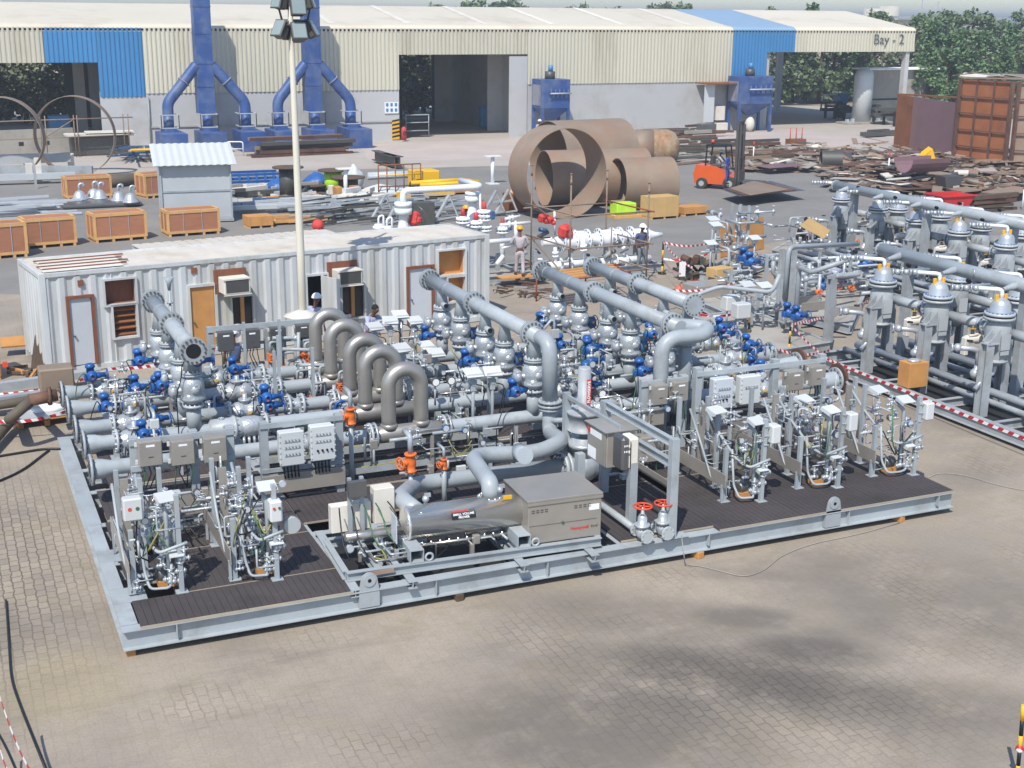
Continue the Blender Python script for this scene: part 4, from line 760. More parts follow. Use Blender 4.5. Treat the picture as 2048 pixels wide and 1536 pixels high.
def rack(xl, xr, yf, depth, label, seed, right=False, wbox=True):
    random.seed(seed); w_ = xr-xl; z0 = ZT+.036; t = T('sampling_rack', label, 'rack', ((xl+xr)/2, yf+depth/2, ZT), group='sampling racks of thin pipes and trays')
    zt = 2.0
    P = lambda name, pts, r=.022, m_='grey', R=.07: t.part(name, MB(m_).pipe(pts, r, R, n=8, seg=3))
    for x, y, z in ((xr, yf, zt), (xl, yf+depth, 1.95), (xl, yf+.25, 1.45), (xr, yf+depth, 1.9), (xl+.25, yf+depth*.5, 2.05)):
        t.part('post', MB('grey').box(x-.035, x+.035, y-.04, y+.04, z0, z, .003)); t.part('foot_plate', MB('grey').box(x-.09, x+.09, y-.08, y+.08, z0, z0+.012))
    # slanted trays running from the post back across the deck
    mb = MB('boxsteel'); mb.box(xl-.09, xl-.07, yf+.1, yf+depth+.5, z0+.3, z0+.55); t.part('tray', mb)
    for yy in (yf+.2, yf+depth+.3): t.part('tray_leg', MB('grey').box(xl-.1, xl-.06, yy-.02, yy+.02, z0, z0+.34))
    mb = MB('boxsteel'); mb.box(xl-.02, xl+.1, yf+depth*.6, yf+depth*.6+.05, z0+.4, zt); t.part('tray', mb)
    # main sampling loop with U pipe
    ym = yf+.05; P('sample_pipe', [(xl+.25, yf+depth*.8, 1.95), (xl+.25, yf+depth*.5, 1.55), (xl+.25, ym+.25, 1.2), (xl+.35, ym-.05, 1.12), (xr-.05, ym-.08, 1.2), (xr+.12, ym-.08, 1.24)], .026, R=.08)
    P('sample_pipe', [(xl+.12, ym+.2, 1.42), (xl+.16, ym+.15, .75), (xl+.2, ym, .55), (xl+.45, ym-.05, .55), (xr-.15, ym-.02, .57), (xr-.12, ym, .9)], .022)
    P('sample_pipe', [(xl+.5, ym+.05, .55), (xl+.5, ym+.05, 1.75), (xl+.42, ym+.2, 1.85)], .035)
    P('sample_pipe', [(xl+.62, ym+.12, .6), (xl+.62, ym+.12, 1.5), (xl+.8, ym+.2, 1.5)], .02)
    P('sample_pipe', [(xl-.12, yf+depth*.7, 1.9), (xl-.12, yf+depth*.45, 1.3), (xl-.08, yf+depth*.3, .8), (xl+.1, yf+.2, .7)], .022)
    P('sample_pipe', [(xr+.0, ym, .9), (xr+.06, ym-.07, .95), (xr+.06, ym-.07, 1.2)], .025)
    for k in range(30):
        x = rnd(xl-.1, xr+.1); y = rnd(yf-.02, yf+depth); z = rnd(.55, 1.9); q = V((x, y, z)); pts = [q]
        for j in range(3):
            a = random.choice([0, 1, 2]); d = V((0, 0, 0)); d[a] = rnd(.1, .35)*random.choice([-1, 1]); n_ = pts[-1]+d
            n_.x = min(max(n_.x, xl-.1), xr+.12); n_.y = min(max(n_.y, yf-.03), yf+depth); n_.z = min(max(n_.z, .5), 2.0); pts.append(n_)
        P('tubing', pts, rnd(.009, .02), random.choice(['grey', 'lgrey', 'silver', 'grey', 'lgrey']), .04)
    for k in range(16):
        ball(t, (rnd(xl, xr+.1), rnd(yf-.02, yf+depth*.6), rnd(.55, 1.9)), rnd(.8, 1.3))
    ball(t, (xl+.5, ym+.02, .66), 1.5); ball(t, (xr-.1, ym, .62), 1.3); ball(t, (xr+.06, ym-.08, 1.0), 1.3); ball(t, (xr+.0, ym-.06, .8), 1.2)
    # cylinder pot, motor and gauges
    t.part('sample_cylinder', MB('steel').lathe((xl+.3, yf+depth*.55, .9), Z_, [(0, .04), (.04, .08), (.5, .08), (.54, .04)], 14))
    t.part('pump', MB('boxdark').lathe((xl+.35, yf+.35, .62), (1, .3, 0), [(0, .08), (.02, .11), (.25, .11), (.28, .07)], 14)); t.part('pump_base', MB('board').cb((xl+.5, yf+.35, .5), (.3, .2, .1)))
    pgauge(t, (xl+.68, ym+.1, 1.45)); pgauge(t, (xl+.2, ym+.1, 1.62), 'boxdark', .06)
    if wbox:
        mb = MB('white'); x = xr+(.16 if right else -.0); z = 1.72 if right else 1.6; mb.box(x-.09, x+.1, yf-.14, yf+.08, z-.17, z+.17, .025); b_ = t.part('white_box', mb)
        if not right:
            t.part('button', MB('safety').cyl((x-.03, yf-.155, z+.06), (x-.03, yf-.14, z+.06), .022, n=8), b_); t.part('button', MB('gcable').cyl((x+.05, yf-.155, z+.06), (x+.05, yf-.14, z+.06), .022, n=8), b_)
        for k in range(3): t.part('bracket', MB('lgrey').box(xr-.04, xr+.06, yf-.06, yf-.045, z-.2+k*.17, z-.185+k*.17))
    shade(t, (xl+.52, ym+.05, 1.95), .28, .26, .3, .1*(seed % 3)); shade(t, (xl+.6, ym-.05, 1.08), .2, .2, .2)
    for k in range(5):
        a = V((rnd(xl, xr), yf+rnd(0, .3), rnd(1.3, 1.95))); b = V((rnd(xl, xr), yf+rnd(0, .5), rnd(.8, 1.5))); mid = (a+b)/2+V((rnd(-.25, .25), -.15, -rnd(.1, .35)))
        P('cable', [a, mid, b], rnd(.008, .014), random.choice(['cable', 'ycable', 'cable', 'gcable']), .2)
    return t
r1 = rack(.35, 1.0, .98, 1.6, 'leftmost sampling rack with a white push button box', 11, wbox=False)
mb = MB('white'); p = oy(265, 1017, .95); mb.box(p.x-.14, p.x+.14, .86, 1.04, p.z-.17, p.z+.18, .025); b_ = r1.part('white_box', mb); r1.part('button', MB('safety').cyl((p.x-.05, .855, p.z+.02), (p.x-.05, .86, p.z+.02), .03, n=8), b_); r1.part('button', MB('gcable').cyl((p.x+.06, .855, p.z+.02), (p.x+.06, .86, p.z+.02), .03, n=8), b_)
r2 = rack(1.83, 2.42, .88, 1.7, 'second sampling rack from the left, with a round grey float housing', 12)
p = oy(582, 1047, 1.0); mb = MB('lgrey'); mb.cyl(p, p+V((0, -.1, 0)), .13, n=18); mb.cyl(p, p+V((0, .2, 0)), .05, n=8); r2.part('float_housing', mb)
r3 = rack(10.6, 11.22, .9, 1.9, 'middle sampling rack, just right of the orange wheeled valves', 13, True)
r4 = rack(12.25, 12.95, .98, 1.9, 'second sampling rack from the right end of the skid', 14, True)
r5 = rack(13.95, 14.72, 1.0, 1.9, 'rightmost sampling rack at the right end of the skid', 15, True)
for i, (r_, x, y) in enumerate(((r3, 10.3, 2.2), (r4, 12.2, 2.6), (r5, 13.9, 2.6))):
    r_.part('tray', MB('boxsteel').box(x-.75, x-.73, 1.35, 3.1, ZT+.25, ZT+.5))
    shade(r_, (x+.42, 1.7, 2.0), .3, .26, .3, .2)
random.seed(21)
# transmitter stands with white sunshades, behind and between
TS = [((780, 640), 10.9), ((750, 652), 10.6), ((830, 640), 11.), ((800, 628), 11.2), ((758, 695), 8.9), ((805, 695), 8.3), ((853, 690), 9.5), ((872, 705), 8.8), ((946, 745), 5.9), ((985, 742), 6.1), ((818, 745), 7.1)]
TW = ['left back', 'leftmost back', 'right back', 'rearmost', 'left middle', 'centre middle', 'right middle', 'rightmost middle', 'left front', 'right front', 'small centre']
for k, ((px, py), Y) in enumerate(TS):
    p = oy(px, py, Y); t = T('transmitter_stand', 'instrument stand with a white sunshade right of the U tubes, %s one' % TW[k], 'instrument', (p.x, Y, ZT), group='instrument stands with white sunshades')
    t.part('post', MB('grey').cyl((p.x, Y, ZT+.03), (p.x, Y, p.z-.1), .035, n=8)); mb = MB('white'); mb.cb(p, (.36, .34, .012), rx=.35, rz=rnd(-.4, .4)); mb.cb(p+V((0, -.12, -.05)), (.34, .012, .1)); t.part('sunshade', mb)
    mb = MB('lgrey'); mb.cyl(p+V((0, -.05, -.2)), p+V((0, .1, -.2)), .07, n=12); mb.cb(p+V((0, .0, -.32)), (.1, .08, .14), b=.01); t.part('transmitter', mb); t.part('cable', MB('cable').pipe([p+V((.05, 0, -.25)), p+V((.25, -.05, -.3)), p+V((.2, 0, -.7)), (p.x+.05, Y, ZT+.1)], .012, .15, n=5))
# cable trays on the deck, loose cables between runs
for k, (x0, x1, y) in enumerate(((3.0, 8.4, 4.75), (3.3, 8.2, 5.95), (9.3, 14.6, 4.55), (4., 8.4, 8.4), (9., 14.5, 8.45), (9., 14.4, 6.0))):
    t = T('cable_tray', 'dull steel cable tray on the deck, %s' % ['before the nearest pipe run, left half', 'between the nearest two runs, left half', 'before the nearest pipe run, right half', 'between third and fourth runs, left half', 'between third and fourth runs, right half', 'between the nearest two runs, right half'][k], 'cable tray', ((x0+x1)/2, y, ZT), group='cable trays between the pipe runs')
    mb = MB('grey2'); mb.box(x0, x1, y-.12, y+.12, .62, .63); mb.box(x0, x1, y-.13, y-.12, .6, .72); mb.box(x0, x1, y+.12, y+.13, .6, .72); t.part('channel', mb)
    for s_ in (.2, .8): t.part('leg', MB('grey').box(x0+(x1-x0)*s_-.03, x0+(x1-x0)*s_+.03, y-.1, y+.1, ZT+.034, .62))
    for j in range(4): t.part('cable', MB(['cable', 'cable', 'gcable', 'ycable'][j]).pipe([(x0+.1, y-.08+j*.05, .65), ((x0+x1)/2, y-.08+j*.05+rnd(-.02, .02), .66), (x1-.1, y-.08+j*.05, .65)], .014, n=5))
# small local gauges on the runs
for k, ((px, py), Y) in enumerate((((1116, 740), 6.5), ((1205, 788), 5.0), ((1247, 700), 8.4), ((872, 765), 6.3), ((903, 762), 6.4))):
    p = oy(px, py, Y); mb = MB('boxdark'); mb.cyl(p, p+V((0, .08, 0)), .09, n=14); mb.m('paper').cyl(p+V((0, -.004, 0)), p+V((0, -.001, 0)), .07, n=14); mb.m('silver').cyl(p+V((0, .06, -.08)), (p.x, p.y+.06, ZP+.1), .02, n=6)
    single('pressure_gauge', mb, 'round white dial gauge, %s' % ['right of the elbowed header', 'beside the red-labelled cylinder', 'below the middle long header', 'left dial right of the nearest U tube', 'right dial right of the nearest U tube'][k], 'gauge', 'dial gauges on the pipe runs')

# ------------------------------------------------ small-bore clutter over the skid
def clutter(label, x0, x1, y0, y1, z0, z1, n, seed, blues=0):
    random.seed(seed); t = T('instrument_tubing', label, 'tubing', ((x0+x1)/2, (y0+y1)/2, ZT))
    def pt(): return V((rnd(x0, x1), rnd(y0, y1), rnd(z0, z1)))
    for k in range(n):
        p = pt(); pts = [p]
        for j in range(random.choice([2, 3, 4])):
            a = random.choice([0, 0, 1, 2]); d = V((0, 0, 0)); d[a] = rnd(.12, .6)*random.choice([-1, 1]); q = pts[-1]+d
            q.x = min(max(q.x, x0), x1); q.y = min(max(q.y, y0), y1); q.z = min(max(q.z, z0-.2), z1); pts.append(q)
        r = random.choice([.012, .016, .02, .026, .035]); t.part('tube', MB(random.choice(['grey', 'lgrey', 'silver', 'grey', 'steel', 'grey2'])).pipe(pts, r, r*2.5, n=6, seg=2))
        if k % 3 == 0: ball(t, pts[1], rnd(.9, 1.6))
        if k % 5 == 0: pgauge(t, pts[-1], random.choice(['dblue', 'boxdark', 'lgrey']), rnd(.05, .08))
        if k % 4 == 0: t.part('post', MB(random.choice(['grey', 'boxsteel', 'grey2'])).box(p.x-.03, p.x+.03, p.y-.03, p.y+.03, ZT+.035, p.z))
        if k % 6 == 1: t.part('junction_cover', MB(random.choice(['lgrey', 'boxsteel', 'white'])).cb(p, (rnd(.1, .2), rnd(.06, .12), rnd(.1, .22)), b=.01))
        if k % 3 == 1:
            a = pt(); b = a+V((rnd(-.5, .5), rnd(-.3, .3), rnd(-.3, .1))); m = (a+b)/2+V((rnd(-.15, .15), -.1, -rnd(.1, .35))); b.z = max(b.z, ZT+.1); m.z = max(m.z, ZT+.08); t.part('cable', MB(random.choice(['cable', 'cable', 'ycable', 'gcable', 'cable'])).pipe([a, m, b], rnd(.008, .014), .2, n=5))
clutter('thin tubes and gauges among the left inlet valves', .9, 4.2, 6.0, 10.8, .7, 1.75, 46, 61)
clutter('thin tubes and gauges between the U tubes and the elbowed header', 7.0, 8.4, 5.6, 11.2, .6, 1.9, 44, 62)
clutter('thin tubes and cables before the nearest pipe run, behind the prover', 4.8, 8.2, 4.4, 5.0, .5, 1.3, 22, 63)
clutter('thin tubes and gauges between the two long headers', 9.1, 11.3, 5.4, 11., .7, 1.9, 60, 64)
clutter('thin tubes and cables right of the middle long header', 12.0, 15.2, 5.4, 10.8, .7, 1.7, 56, 65)
clutter('thin tubes and fittings behind the right sampling racks', 9.6, 14.7, 2.7, 3.9, .5, 1.6, 46, 66)
clutter('thin tubes and fittings behind the left sampling racks', .5, 3.1, 2.7, 3.5, .5, 1.35, 26, 67)
clutter('thin tubes around the big valve with the cylinder drive', 8.9, 10.3, 2.3, 4.3, .5, 1.7, 20, 68)
clutter('thin tubes and wires under and beside the steel prover', 3.6, 6.4, .5, 1.3, .62, .85, 22, 69)
# ================================================================== CONTAINER OFFICE
def plane_hit(px, py, P, n): d = ray(px, py); n = V(n); return CAM+d*((V(P)-CAM).dot(n)/d.dot(n))
CA = math.atan2(1.75, 12.75); CL = 12.85; CB = V((.33, 16.2, 0)); CD = 2.44; CH = 2.59
cux = V((math.cos(CA), math.sin(CA), 0)); cuy = V((-math.sin(CA), math.cos(CA), 0))
def cw(px, py, off=0.): h = plane_hit(px, py, CB-cuy*off, cuy); return ((h-CB).dot(cux), h.z)
def crect(x0, y0, x1, y1): a = cw(x0, y0); b = cw(x1, y1); return a[0], b[0], b[1], a[1]
def corr(mb, x0, x1, z0, z1, pitch, dep, holes=(), y=0., prof=(.32, .5, .82, 1.), axis='x'):
    xs = []; n = int((x1-x0)/pitch)+1
    for i in range(n):
        for f, d in zip((0, prof[0], prof[1], prof[2]), (0, 0, dep, dep)): xs.append((x0+(i+f)*pitch, d))
    xs = [q for q in xs if q[0] <= x1]+[(x1, 0)]
    for hx0, hx1, _, _ in holes:
        for h in (hx0, hx1):
            d = 0
            for a, b in zip(xs[:-1], xs[1:]):
                if a[0] <= h <= b[0] and b[0] > a[0]: d = a[1]+(b[1]-a[1])*(h-a[0])/(b[0]-a[0])
            xs.append((h, d))
    xs.sort(); 
    for (a, da), (b, db) in zip(xs[:-1], xs[1:]):
        if b-a < 1e-5: continue
        m_ = (a+b)/2; segs = [(z0, z1)]
        for hx0, hx1, hz0, hz1 in holes:
            if hx0 < m_ < hx1:
                ns = []
                for s0, s1 in segs:
                    if hz0 > s0: ns.append((s0, min(s1, hz0)))
                    if hz1 < s1: ns.append((max(s0, hz1), s1))
                segs = [s_ for s_ in ns if s_[1]-s_[0] > 1e-4]
        for s0, s1 in segs:
            if axis == 'x': mb.add([(a, y+da, s0), (b, y+db, s0), (b, y+db, s1), (a, y+da, s1)], [(0, 1, 2, 3)])
            else: mb.add([(y+da, a, s0), (y+db, b, s0), (y+db, b, s1), (y+da, a, s1)], [(0, 1, 2, 3)])
ct = T('container_office', 'long dirty white shipping container office with doors, windows and two air conditioners', 'container', CB, CA)
H = dict(doorL=crect(135, 597, 196, 752), reL=crect(208, 562, 272, 604), lou=crect(225, 613, 275, 670), doorM=crect(377, 574, 436, 707), win1=crect(463, 595, 507, 652), open=crect(613, 553, 655, 640), win2=crect(683, 572, 728, 632), doorR=crect(816, 537, 866, 665), reR=crect(876, 503, 929, 546), re2=crect(895, 556, 929, 600))
H = {k: (v[0], v[1], max(.16, v[2]), v[3]) for k, v in H.items()}
for k in ('doorL', 'doorM', 'doorR', 'open'): H[k] = (H[k][0], H[k][1], .17, H[k][3])
mb = MB('cwhite'); corr(mb, .1, CL-.1, .16, CH-.1, .385, .04, list(H.values()), y=.02); ct.part('wall', mb, w=False)
mb = MB('cwhite'); corr(mb, .1, CL-.1, .16, CH-.1, .29, -.036, (), y=CD-.02); ct.part('wall', mb, w=False)
mb = MB('cwhite'); corr(mb, .1, CD-.1, .16, CH-.1, .29, .036, (), y=.02, axis='y'); ct.part('wall', mb, w=False)
mb = MB('cwhite'); corr(mb, .1, CD-.1, .16, CH-.1, .29, -.036, (), y=CL-.02, axis='y'); ct.part('wall', mb, w=False)
mb = MB('croof'); n = 40
vs = []
for i in range(n+1):
    x = CL*i/n
    for j in range(7): y = CD*j/6; vs.append((x, y, CH-.03+.012*math.sin(i*2.1+j)+.02*math.sin(j*.5*math.pi/3)))
mb.add(vs, [(i*7+j, (i+1)*7+j, (i+1)*7+j+1, i*7+j+1) for i in range(n) for j in range(6)]); mb.box(.02, CL-.02, .02, CD-.02, CH-.13, CH-.08); ct.part('roof', mb, w=False)
for y in (0, CD-.09):
    ct.part('top_rail', MB('cwhite').box(.1, CL-.1, y, y+.09, CH-.1, CH+.004, .004), w=False); ct.part('bottom_rail', MB('cwhite').box(.1, CL-.1, y, y+.09, .02, .16), w=False)
    for x in (0, CL-.16): ct.part('corner_post', MB('cwhite').box(x, x+.16, y-.005, y+.1, .0, CH+.01, .008), w=False)
for x in (0, CL-.09): ct.part('end_rail', MB('cwhite').box(x, x+.09, .1, CD-.1, CH-.1, CH+.003), w=False)
for i in range(4): ct.part('roof_strip', MB('brown').cb((1.25+.05*i, .45+i*.42, CH+.035), (2.1+.2*(i % 2), .07, .03), rz=.02), w=False)
for i in range(4): ct.part('roof_plate', MB('gypsum').cb((1.15+.05*i, .28+i*.42, CH+.02), (2.0, .26, .015), rz=.02), w=False)
def recess(name, r, m_in='brown', d=.3, fr='cwhite', fw=.05, shelves=0):
    x0, x1, z0, z1 = r; mb = MB(fr)
    for a in ((x0-fw, x1+fw, z1, z1+fw), (x0-fw, x1+fw, z0-fw, z0), (x0-fw, x0, z0, z1), (x1, x1+fw, z0, z1)): mb.box(a[0], a[1], -.06, .10, a[2], a[3])
    f = ct.part(name, mb, w=False)
    mb = MB(m_in); mb.box(x0, x1, d-.01, d, z0, z1); mb.box(x0-.01, x0, .1, d, z0, z1); mb.box(x1, x1+.01, .1, d, z0, z1); mb.box(x0, x1, .1, d, z1, z1+.01); mb.box(x0, x1, .1, d, z0-.01, z0)
    ct.part('lining', mb, f, w=False)
    for k in range(shelves): ct.part('shelf', MB('rust2').cb(((x0+x1)/2, .1, z0+.06+(z1-z0)*k/shelves), (x1-x0-.01, .12, .03), rx=.5), f, w=False)
    return f
recess('window_box', H['reL']); recess('louvre', H['lou'], shelves=5); recess('window_box', H['reR'], 'board'); recess('window_box', H['re2'], 'board')
def cdoor(r, m_, fm='brown'):
    x0, x1, z0, z1 = r; mb = MB(fm)
    for a in ((x0-.05, x1+.05, z1-.02, z1+.05), (x0-.05, x0+.02, z0, z1-.02), (x1-.02, x1+.05, z0, z1-.02)): mb.box(a[0], a[1], -.05, .09, a[2], a[3])
    f = ct.part('door_frame', mb, w=False); mb = MB(m_); mb.box(x0+.03, x1-.03, .01, .045, z0+.02, z1-.03, .004); d = ct.part('door', mb, w=False)
    ct.part('handle', MB('boxdark').cyl((x0+.1, -.01, (z0+z1)/2-.1), (x0+.1, -.06, (z0+z1)/2-.1), .025, n=8), d, w=False)
cdoor(H['doorL'], 'doorw'); cdoor(H['doorM'], 'board', 'cwhite'); cdoor(H['doorR'], 'doorw')
x0, x1, z0, z1 = H['open']; mb = MB('cwhite')
for a in ((x0-.05, x1+.05, z1, z1+.06), (x0-.05, x0, z0, z1), (x1, x1+.05, z0, z1)): mb.box(a[0], a[1], -.06, .09, a[2], a[3])
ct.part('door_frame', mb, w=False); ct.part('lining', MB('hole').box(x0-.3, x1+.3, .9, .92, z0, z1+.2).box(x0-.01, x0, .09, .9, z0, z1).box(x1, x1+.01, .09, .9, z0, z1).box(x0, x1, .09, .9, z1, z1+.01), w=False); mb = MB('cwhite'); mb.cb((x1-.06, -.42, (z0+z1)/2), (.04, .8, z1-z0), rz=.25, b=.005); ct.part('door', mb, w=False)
for k in ('win1', 'win2'):
    x0, x1, z0, z1 = H[k]; f = recess('window', (x0, x1, z0, z1), 'dark', .2, 'cwhite', .05); ct.part('glass', MB('glass').box(x0, x1, .05, .058, z0, z1), f, w=False); ct.part('mullion', MB('board').box((x0+x1)/2-.05, (x0+x1)/2+.05, -.02, .048, z0-.35, z1), f, w=False); ct.part('ledge', MB('gypsum').cb(((x0+x1)/2-.2, -.02, z0+.06), (.25, .1, .1), b=.02), f, w=False)
for r in ((155, 561, 161, 568), (383, 536, 389, 543)):
    a = crect(*r); ct.part('vent', MB('rust2').box(a[0], a[0]+.14, -.005, .06, a[3]-.15, a[3]), w=False)
for k, r in enumerate(((448, 548, 506, 590), (676, 530, 730, 572))):
    x0 = cw(r[0], r[3], .45)[0]; x1 = cw(r[2], r[3], .45)[0]; z0 = cw(r[0], r[3], .45)[1]; z1 = cw(r[2], r[1], .45)[1]
    x1 = x0+.72; z1 = z0+.42
    f = ct.part('bracket_frame', MB('brown').box(x0-.1, x1+.06, -.05, .05, z0-.05, z1+.17), w=False); mb = MB('gypsum'); mb.box(x0, x1, -.5, -.052, z0, z1, .015); ac = ct.part('air_conditioner', mb, w=False)
    mb = MB('boxdark'); mb.box(x0+.05, x1-.05, -.508, -.502, z0+.04, z1-.05)
    for j in range(10): mb.m('lampm').box(x0+.05, x1-.05, -.513, -.509, z0+.05+j*.033, z0+.062+j*.033)
    ct.part('grille', mb, ac, w=False); ct.part('casing_edge', MB('gypsum').box(x0-.02, x1+.02, -.53, -.505, z0-.03, z0-.002).box(x0-.02, x1+.02, -.53, -.505, z1-.04, z1+.0), ac, w=False)
# second container behind
a = g(262, 486, CH); b = g(668, 462, CH); rz = CA; L2 = (b-a).length; q = a-cuy*2.44
c2 = T('container', 'second pale container behind the office, only its roof showing', 'container', (q.x, q.y, 0), CA)
mb = MB('cwhite'); corr(mb, .05, L2, .15, CH-.1, .29, .036, (), y=.02); corr(mb, .05, 2.4, .15, CH-.1, .29, .036, (), y=.02, axis='y'); c2.part('wall', mb, w=False)
c2.part('wall', MB('cwhite').box(.05, L2-.05, .08, 2.4, 0, CH-.06), w=False); mb = MB('croof')
for i in range(int(L2/.3)): mb.box(i*.3, i*.3+.2, .03, 2.4, CH-.05, CH-.03)
mb.box(0, L2, 0, 2.44, CH-.058, CH-.052); c2.part('roof', mb, w=False)
# ================================================================== LIGHT MAST
mx, my = oy(606, 640, 14.6).x, 14.6
t = T('light_mast', 'tall cream lighting mast with floodlight clusters, standing before the container office', 'lamp mast', (mx, my, 0))
t.part('pole', MB('mastm').rings([((mx, my, 0), .11), ((mx, my, 3), .1), ((mx-.04, my, 8.2), .065), ((mx-.05, my, 10.6), .05)], 14))
zc = oy(605, 626, 14.4).z; mb = MB('gypsum'); mb.lathe((mx, my, zc-.12), Z_, [(0, .5), (.02, .5), (.16, .1), (.2, .06)], 8); t.part('canopy', mb)
mb = MB('lampm'); hx = oy(590, 50, my).x
def flood(c, rz, tilt, k=1.):
    mb = MB('lampm'); M = Matrix.Translation(V(c)) @ Euler((tilt, 0, rz)).to_matrix().to_4x4(); mb.X = M
    mb.box(-.16*k, .16*k, -.1, .1, -.2*k, .2*k, .03); mb.box(-.19*k, .19*k, -.14, -.1, -.22*k, .22*k, .01); mb.m('lens').box(-.16*k, .16*k, -.146, -.141, -.19*k, .19*k); mb.m('lampm').cb((0, .15, 0), (.2, .12, .3)); mb.X = None; f = t.part('floodlight', mb)
for (dx, dy, dz, rz, ti) in ((0, -.28, 8.36, 0, -.5), (-.34, -.05, 8.42, -1.1, -.5), (.34, -.05, 8.42, 1.1, -.5), (-.2, .3, 8.42, -2.4, -.5), (.2, .3, 8.42, 2.4, -.5), (0, -.26, 8.95, 0, -.3), (-.32, 0, 9.1, -1.2, -.3), (.32, 0, 9.1, 1.2, -.3)): flood((hx+dx, my+dy, dz), rz, ti)
t.part('head_ring', MB('lampm').torus((hx, my, 8.55), Z_, .3, .03, 14, 6).torus((hx, my, 9.2), Z_, .28, .03, 14, 6).cyl((hx-.35, my, 8.62), (hx+.35, my, 8.62), .04, n=8))
for s_ in (-1, 1): t.part('brace', MB('lampm').cyl((hx+s_*.3, my, 8.6), (hx+s_*.55, my, 9.6), .025, n=6))
# ================================================================== PEOPLE
def skin(verts, edges, mm, sub=1):
    me = bpy.data.meshes.new('s'); me.from_pydata([v[0] for v in verts], edges, []); ob = bpy.data.objects.new('s', me); C.objects.link(ob)
    ob.modifiers.new('k', 'SKIN'); 
    for i, v in enumerate(verts): me.skin_vertices[0].data[i].radius = v[1] if isinstance(v[1], tuple) else (v[1], v[1])
    me.skin_vertices[0].data[0].use_root = True
    sm = ob.modifiers.new('u', 'SUBSURF'); sm.levels = sub; sm.render_levels = sub
    dg = bpy.context.evaluated_depsgraph_get(); m2 = bpy.data.meshes.new_from_object(ob.evaluated_get(dg)); bpy.data.objects.remove(ob)
    mb = MB(mm); mb.add([v.co.copy() for v in m2.vertices], [tuple(p.vertices) for p in m2.polygons], True); bpy.data.meshes.remove(m2); return mb
def person(loc, rz, label, shirt, trous, head='hair', pose='stand', la=None, ra=None, lean=0., group=None, hgt=1.7, long_sleeve=False):
    t = T('person', label, 'person', loc, rz, group); k = hgt/1.72      # faces local -Y
    hipz = .92*k; sit = pose in ('sit', 'crouch')
    if pose == 'sit': hipz = .12
    if pose == 'crouch': hipz = .38
    def up(x, y, z): return V((x*k, y*k-math.sin(lean)*z*k, hipz+z*k*math.cos(lean)))
    def lw(x, y, z): return V((x*k, y*k, z*k))
    pel = up(0, 0, 0); ch = up(0, .01, .33); nk = up(0, .0, .53); hd = up(0, -.03, .64); 
    shL, shR = up(.19, 0, .47), up(-.19, 0, .47)
    if pose == 'sit': kn = [V((.12*k, -.42*k, hipz+.05)), V((-.12*k, -.42*k, hipz+.05))]; an = [V((.12*k, -.48*k, hipz-.36)), V((-.12*k, -.48*k, hipz-.36))]
    elif pose == 'crouch': kn = [V((.16*k, -.36*k, .5)), V((-.16*k, -.34*k, .46))]; an = [V((.14*k, -.1*k, .09)), V((-.14*k, -.05*k, .09))]
    elif pose == 'stride': kn = [lw(.1, -.1, .49), lw(-.1, .04, .49)]; an = [lw(.12, -.16, .09), lw(-.1, .2, .1)]
    else: kn = [lw(.11, -.02, .49), lw(-.11, -.03, .49)]; an = [lw(.13, 0, .09), lw(-.14, .03, .09)]
    hips = [pel+V((.09*k, 0, -.04)), pel+V((-.09*k, 0, -.04))]
    arms = []
    for s_, sp, a in ((1, shL, la), (-1, shR, ra)):
        if a is None: a = ((.26*s_, .03, .22), (.27*s_, -.08, -.02))
        arms.append((up(*a[0]), up(*a[1])))
    vs = [(pel, (.09*k, .07*k)), (ch, (.1*k, .07*k)), (nk, .045*k), (hd+V((0, 0, .0)), .07*k)]; ed = [(0, 1), (1, 2), (2, 3)]
    for i in (0, 1):
        b = len(vs); vs += [(hips[i], .06*k), (kn[i], .048*k), (an[i], .038*k), (an[i]+V((0, -.14*k, -.05)), .035*k)]; ed += [(0, b), (b, b+1), (b+1, b+2), (b+2, b+3)]
        b = len(vs); sh = (shL, shR)[i]; el, wr = arms[i]; hnd = wr+(wr-el).normalized()*.09*k
        vs += [(sh, .042*k), (el, .036*k), (wr, .026*k), (hnd, .028*k)]; ed += [(1, b), (b, b+1), (b+1, b+2), (b+2, b+3)]
        fw = (wr-el).normalized(); sd = fw.orthogonal().normalized()
        for f_ in range(5):
            c = len(vs); o = sd*((f_-2)*.016*k) if f_ < 4 else sd*(-.045*k)
            p1 = hnd+o+fw*(.03*k if f_ < 4 else -.01*k); p2 = p1+fw*(.05*k if f_ < 4 else .03*k)+fw.cross(sd)*.015*k; vs += [(p1, .008*k), (p2, .007*k)]; ed += [(b+3, c), (c, c+1)]
    t.part('body', skin(vs, ed, 'skin'), w=False)
    # clothes
    sv = [(pel+V((0, 0, .02)), (.155*k, .115*k)), (up(0, 0, .18), (.145*k, .11*k)), (ch, (.165*k, .12*k)), (up(0, 0, .49), (.09*k, .07*k))]; se = [(0, 1), (1, 2), (2, 3)]
    for i in (0, 1):
        b = len(sv); sh = (shL, shR)[i]; el, wr = arms[i]; sv += [(sh, .07*k), (sh.lerp(el, .85), .055*k)]; se += [(2, b), (b, b+1)]
        if long_sleeve: sv += [(el, .052*k), (el.lerp(wr, .9), .038*k)]; se += [(b+1, b+2), (b+2, b+3)]
    t.part('shirt', skin(sv, se, shirt), w=False)
    tv = [(pel+V((0, 0, .05)), (.15*k, .11*k)), (pel, (.15*k, .115*k))]; te = [(0, 1)]
    for i in (0, 1): b = len(tv); tv += [(hips[i]+V((0, 0, -.03)), .1*k), (kn[i], .072*k), (kn[i].lerp(an[i], .95), .062*k)]; te += [(1, b), (b, b+1), (b+1, b+2)]
    t.part('trousers', skin(tv, te, trous), w=False)
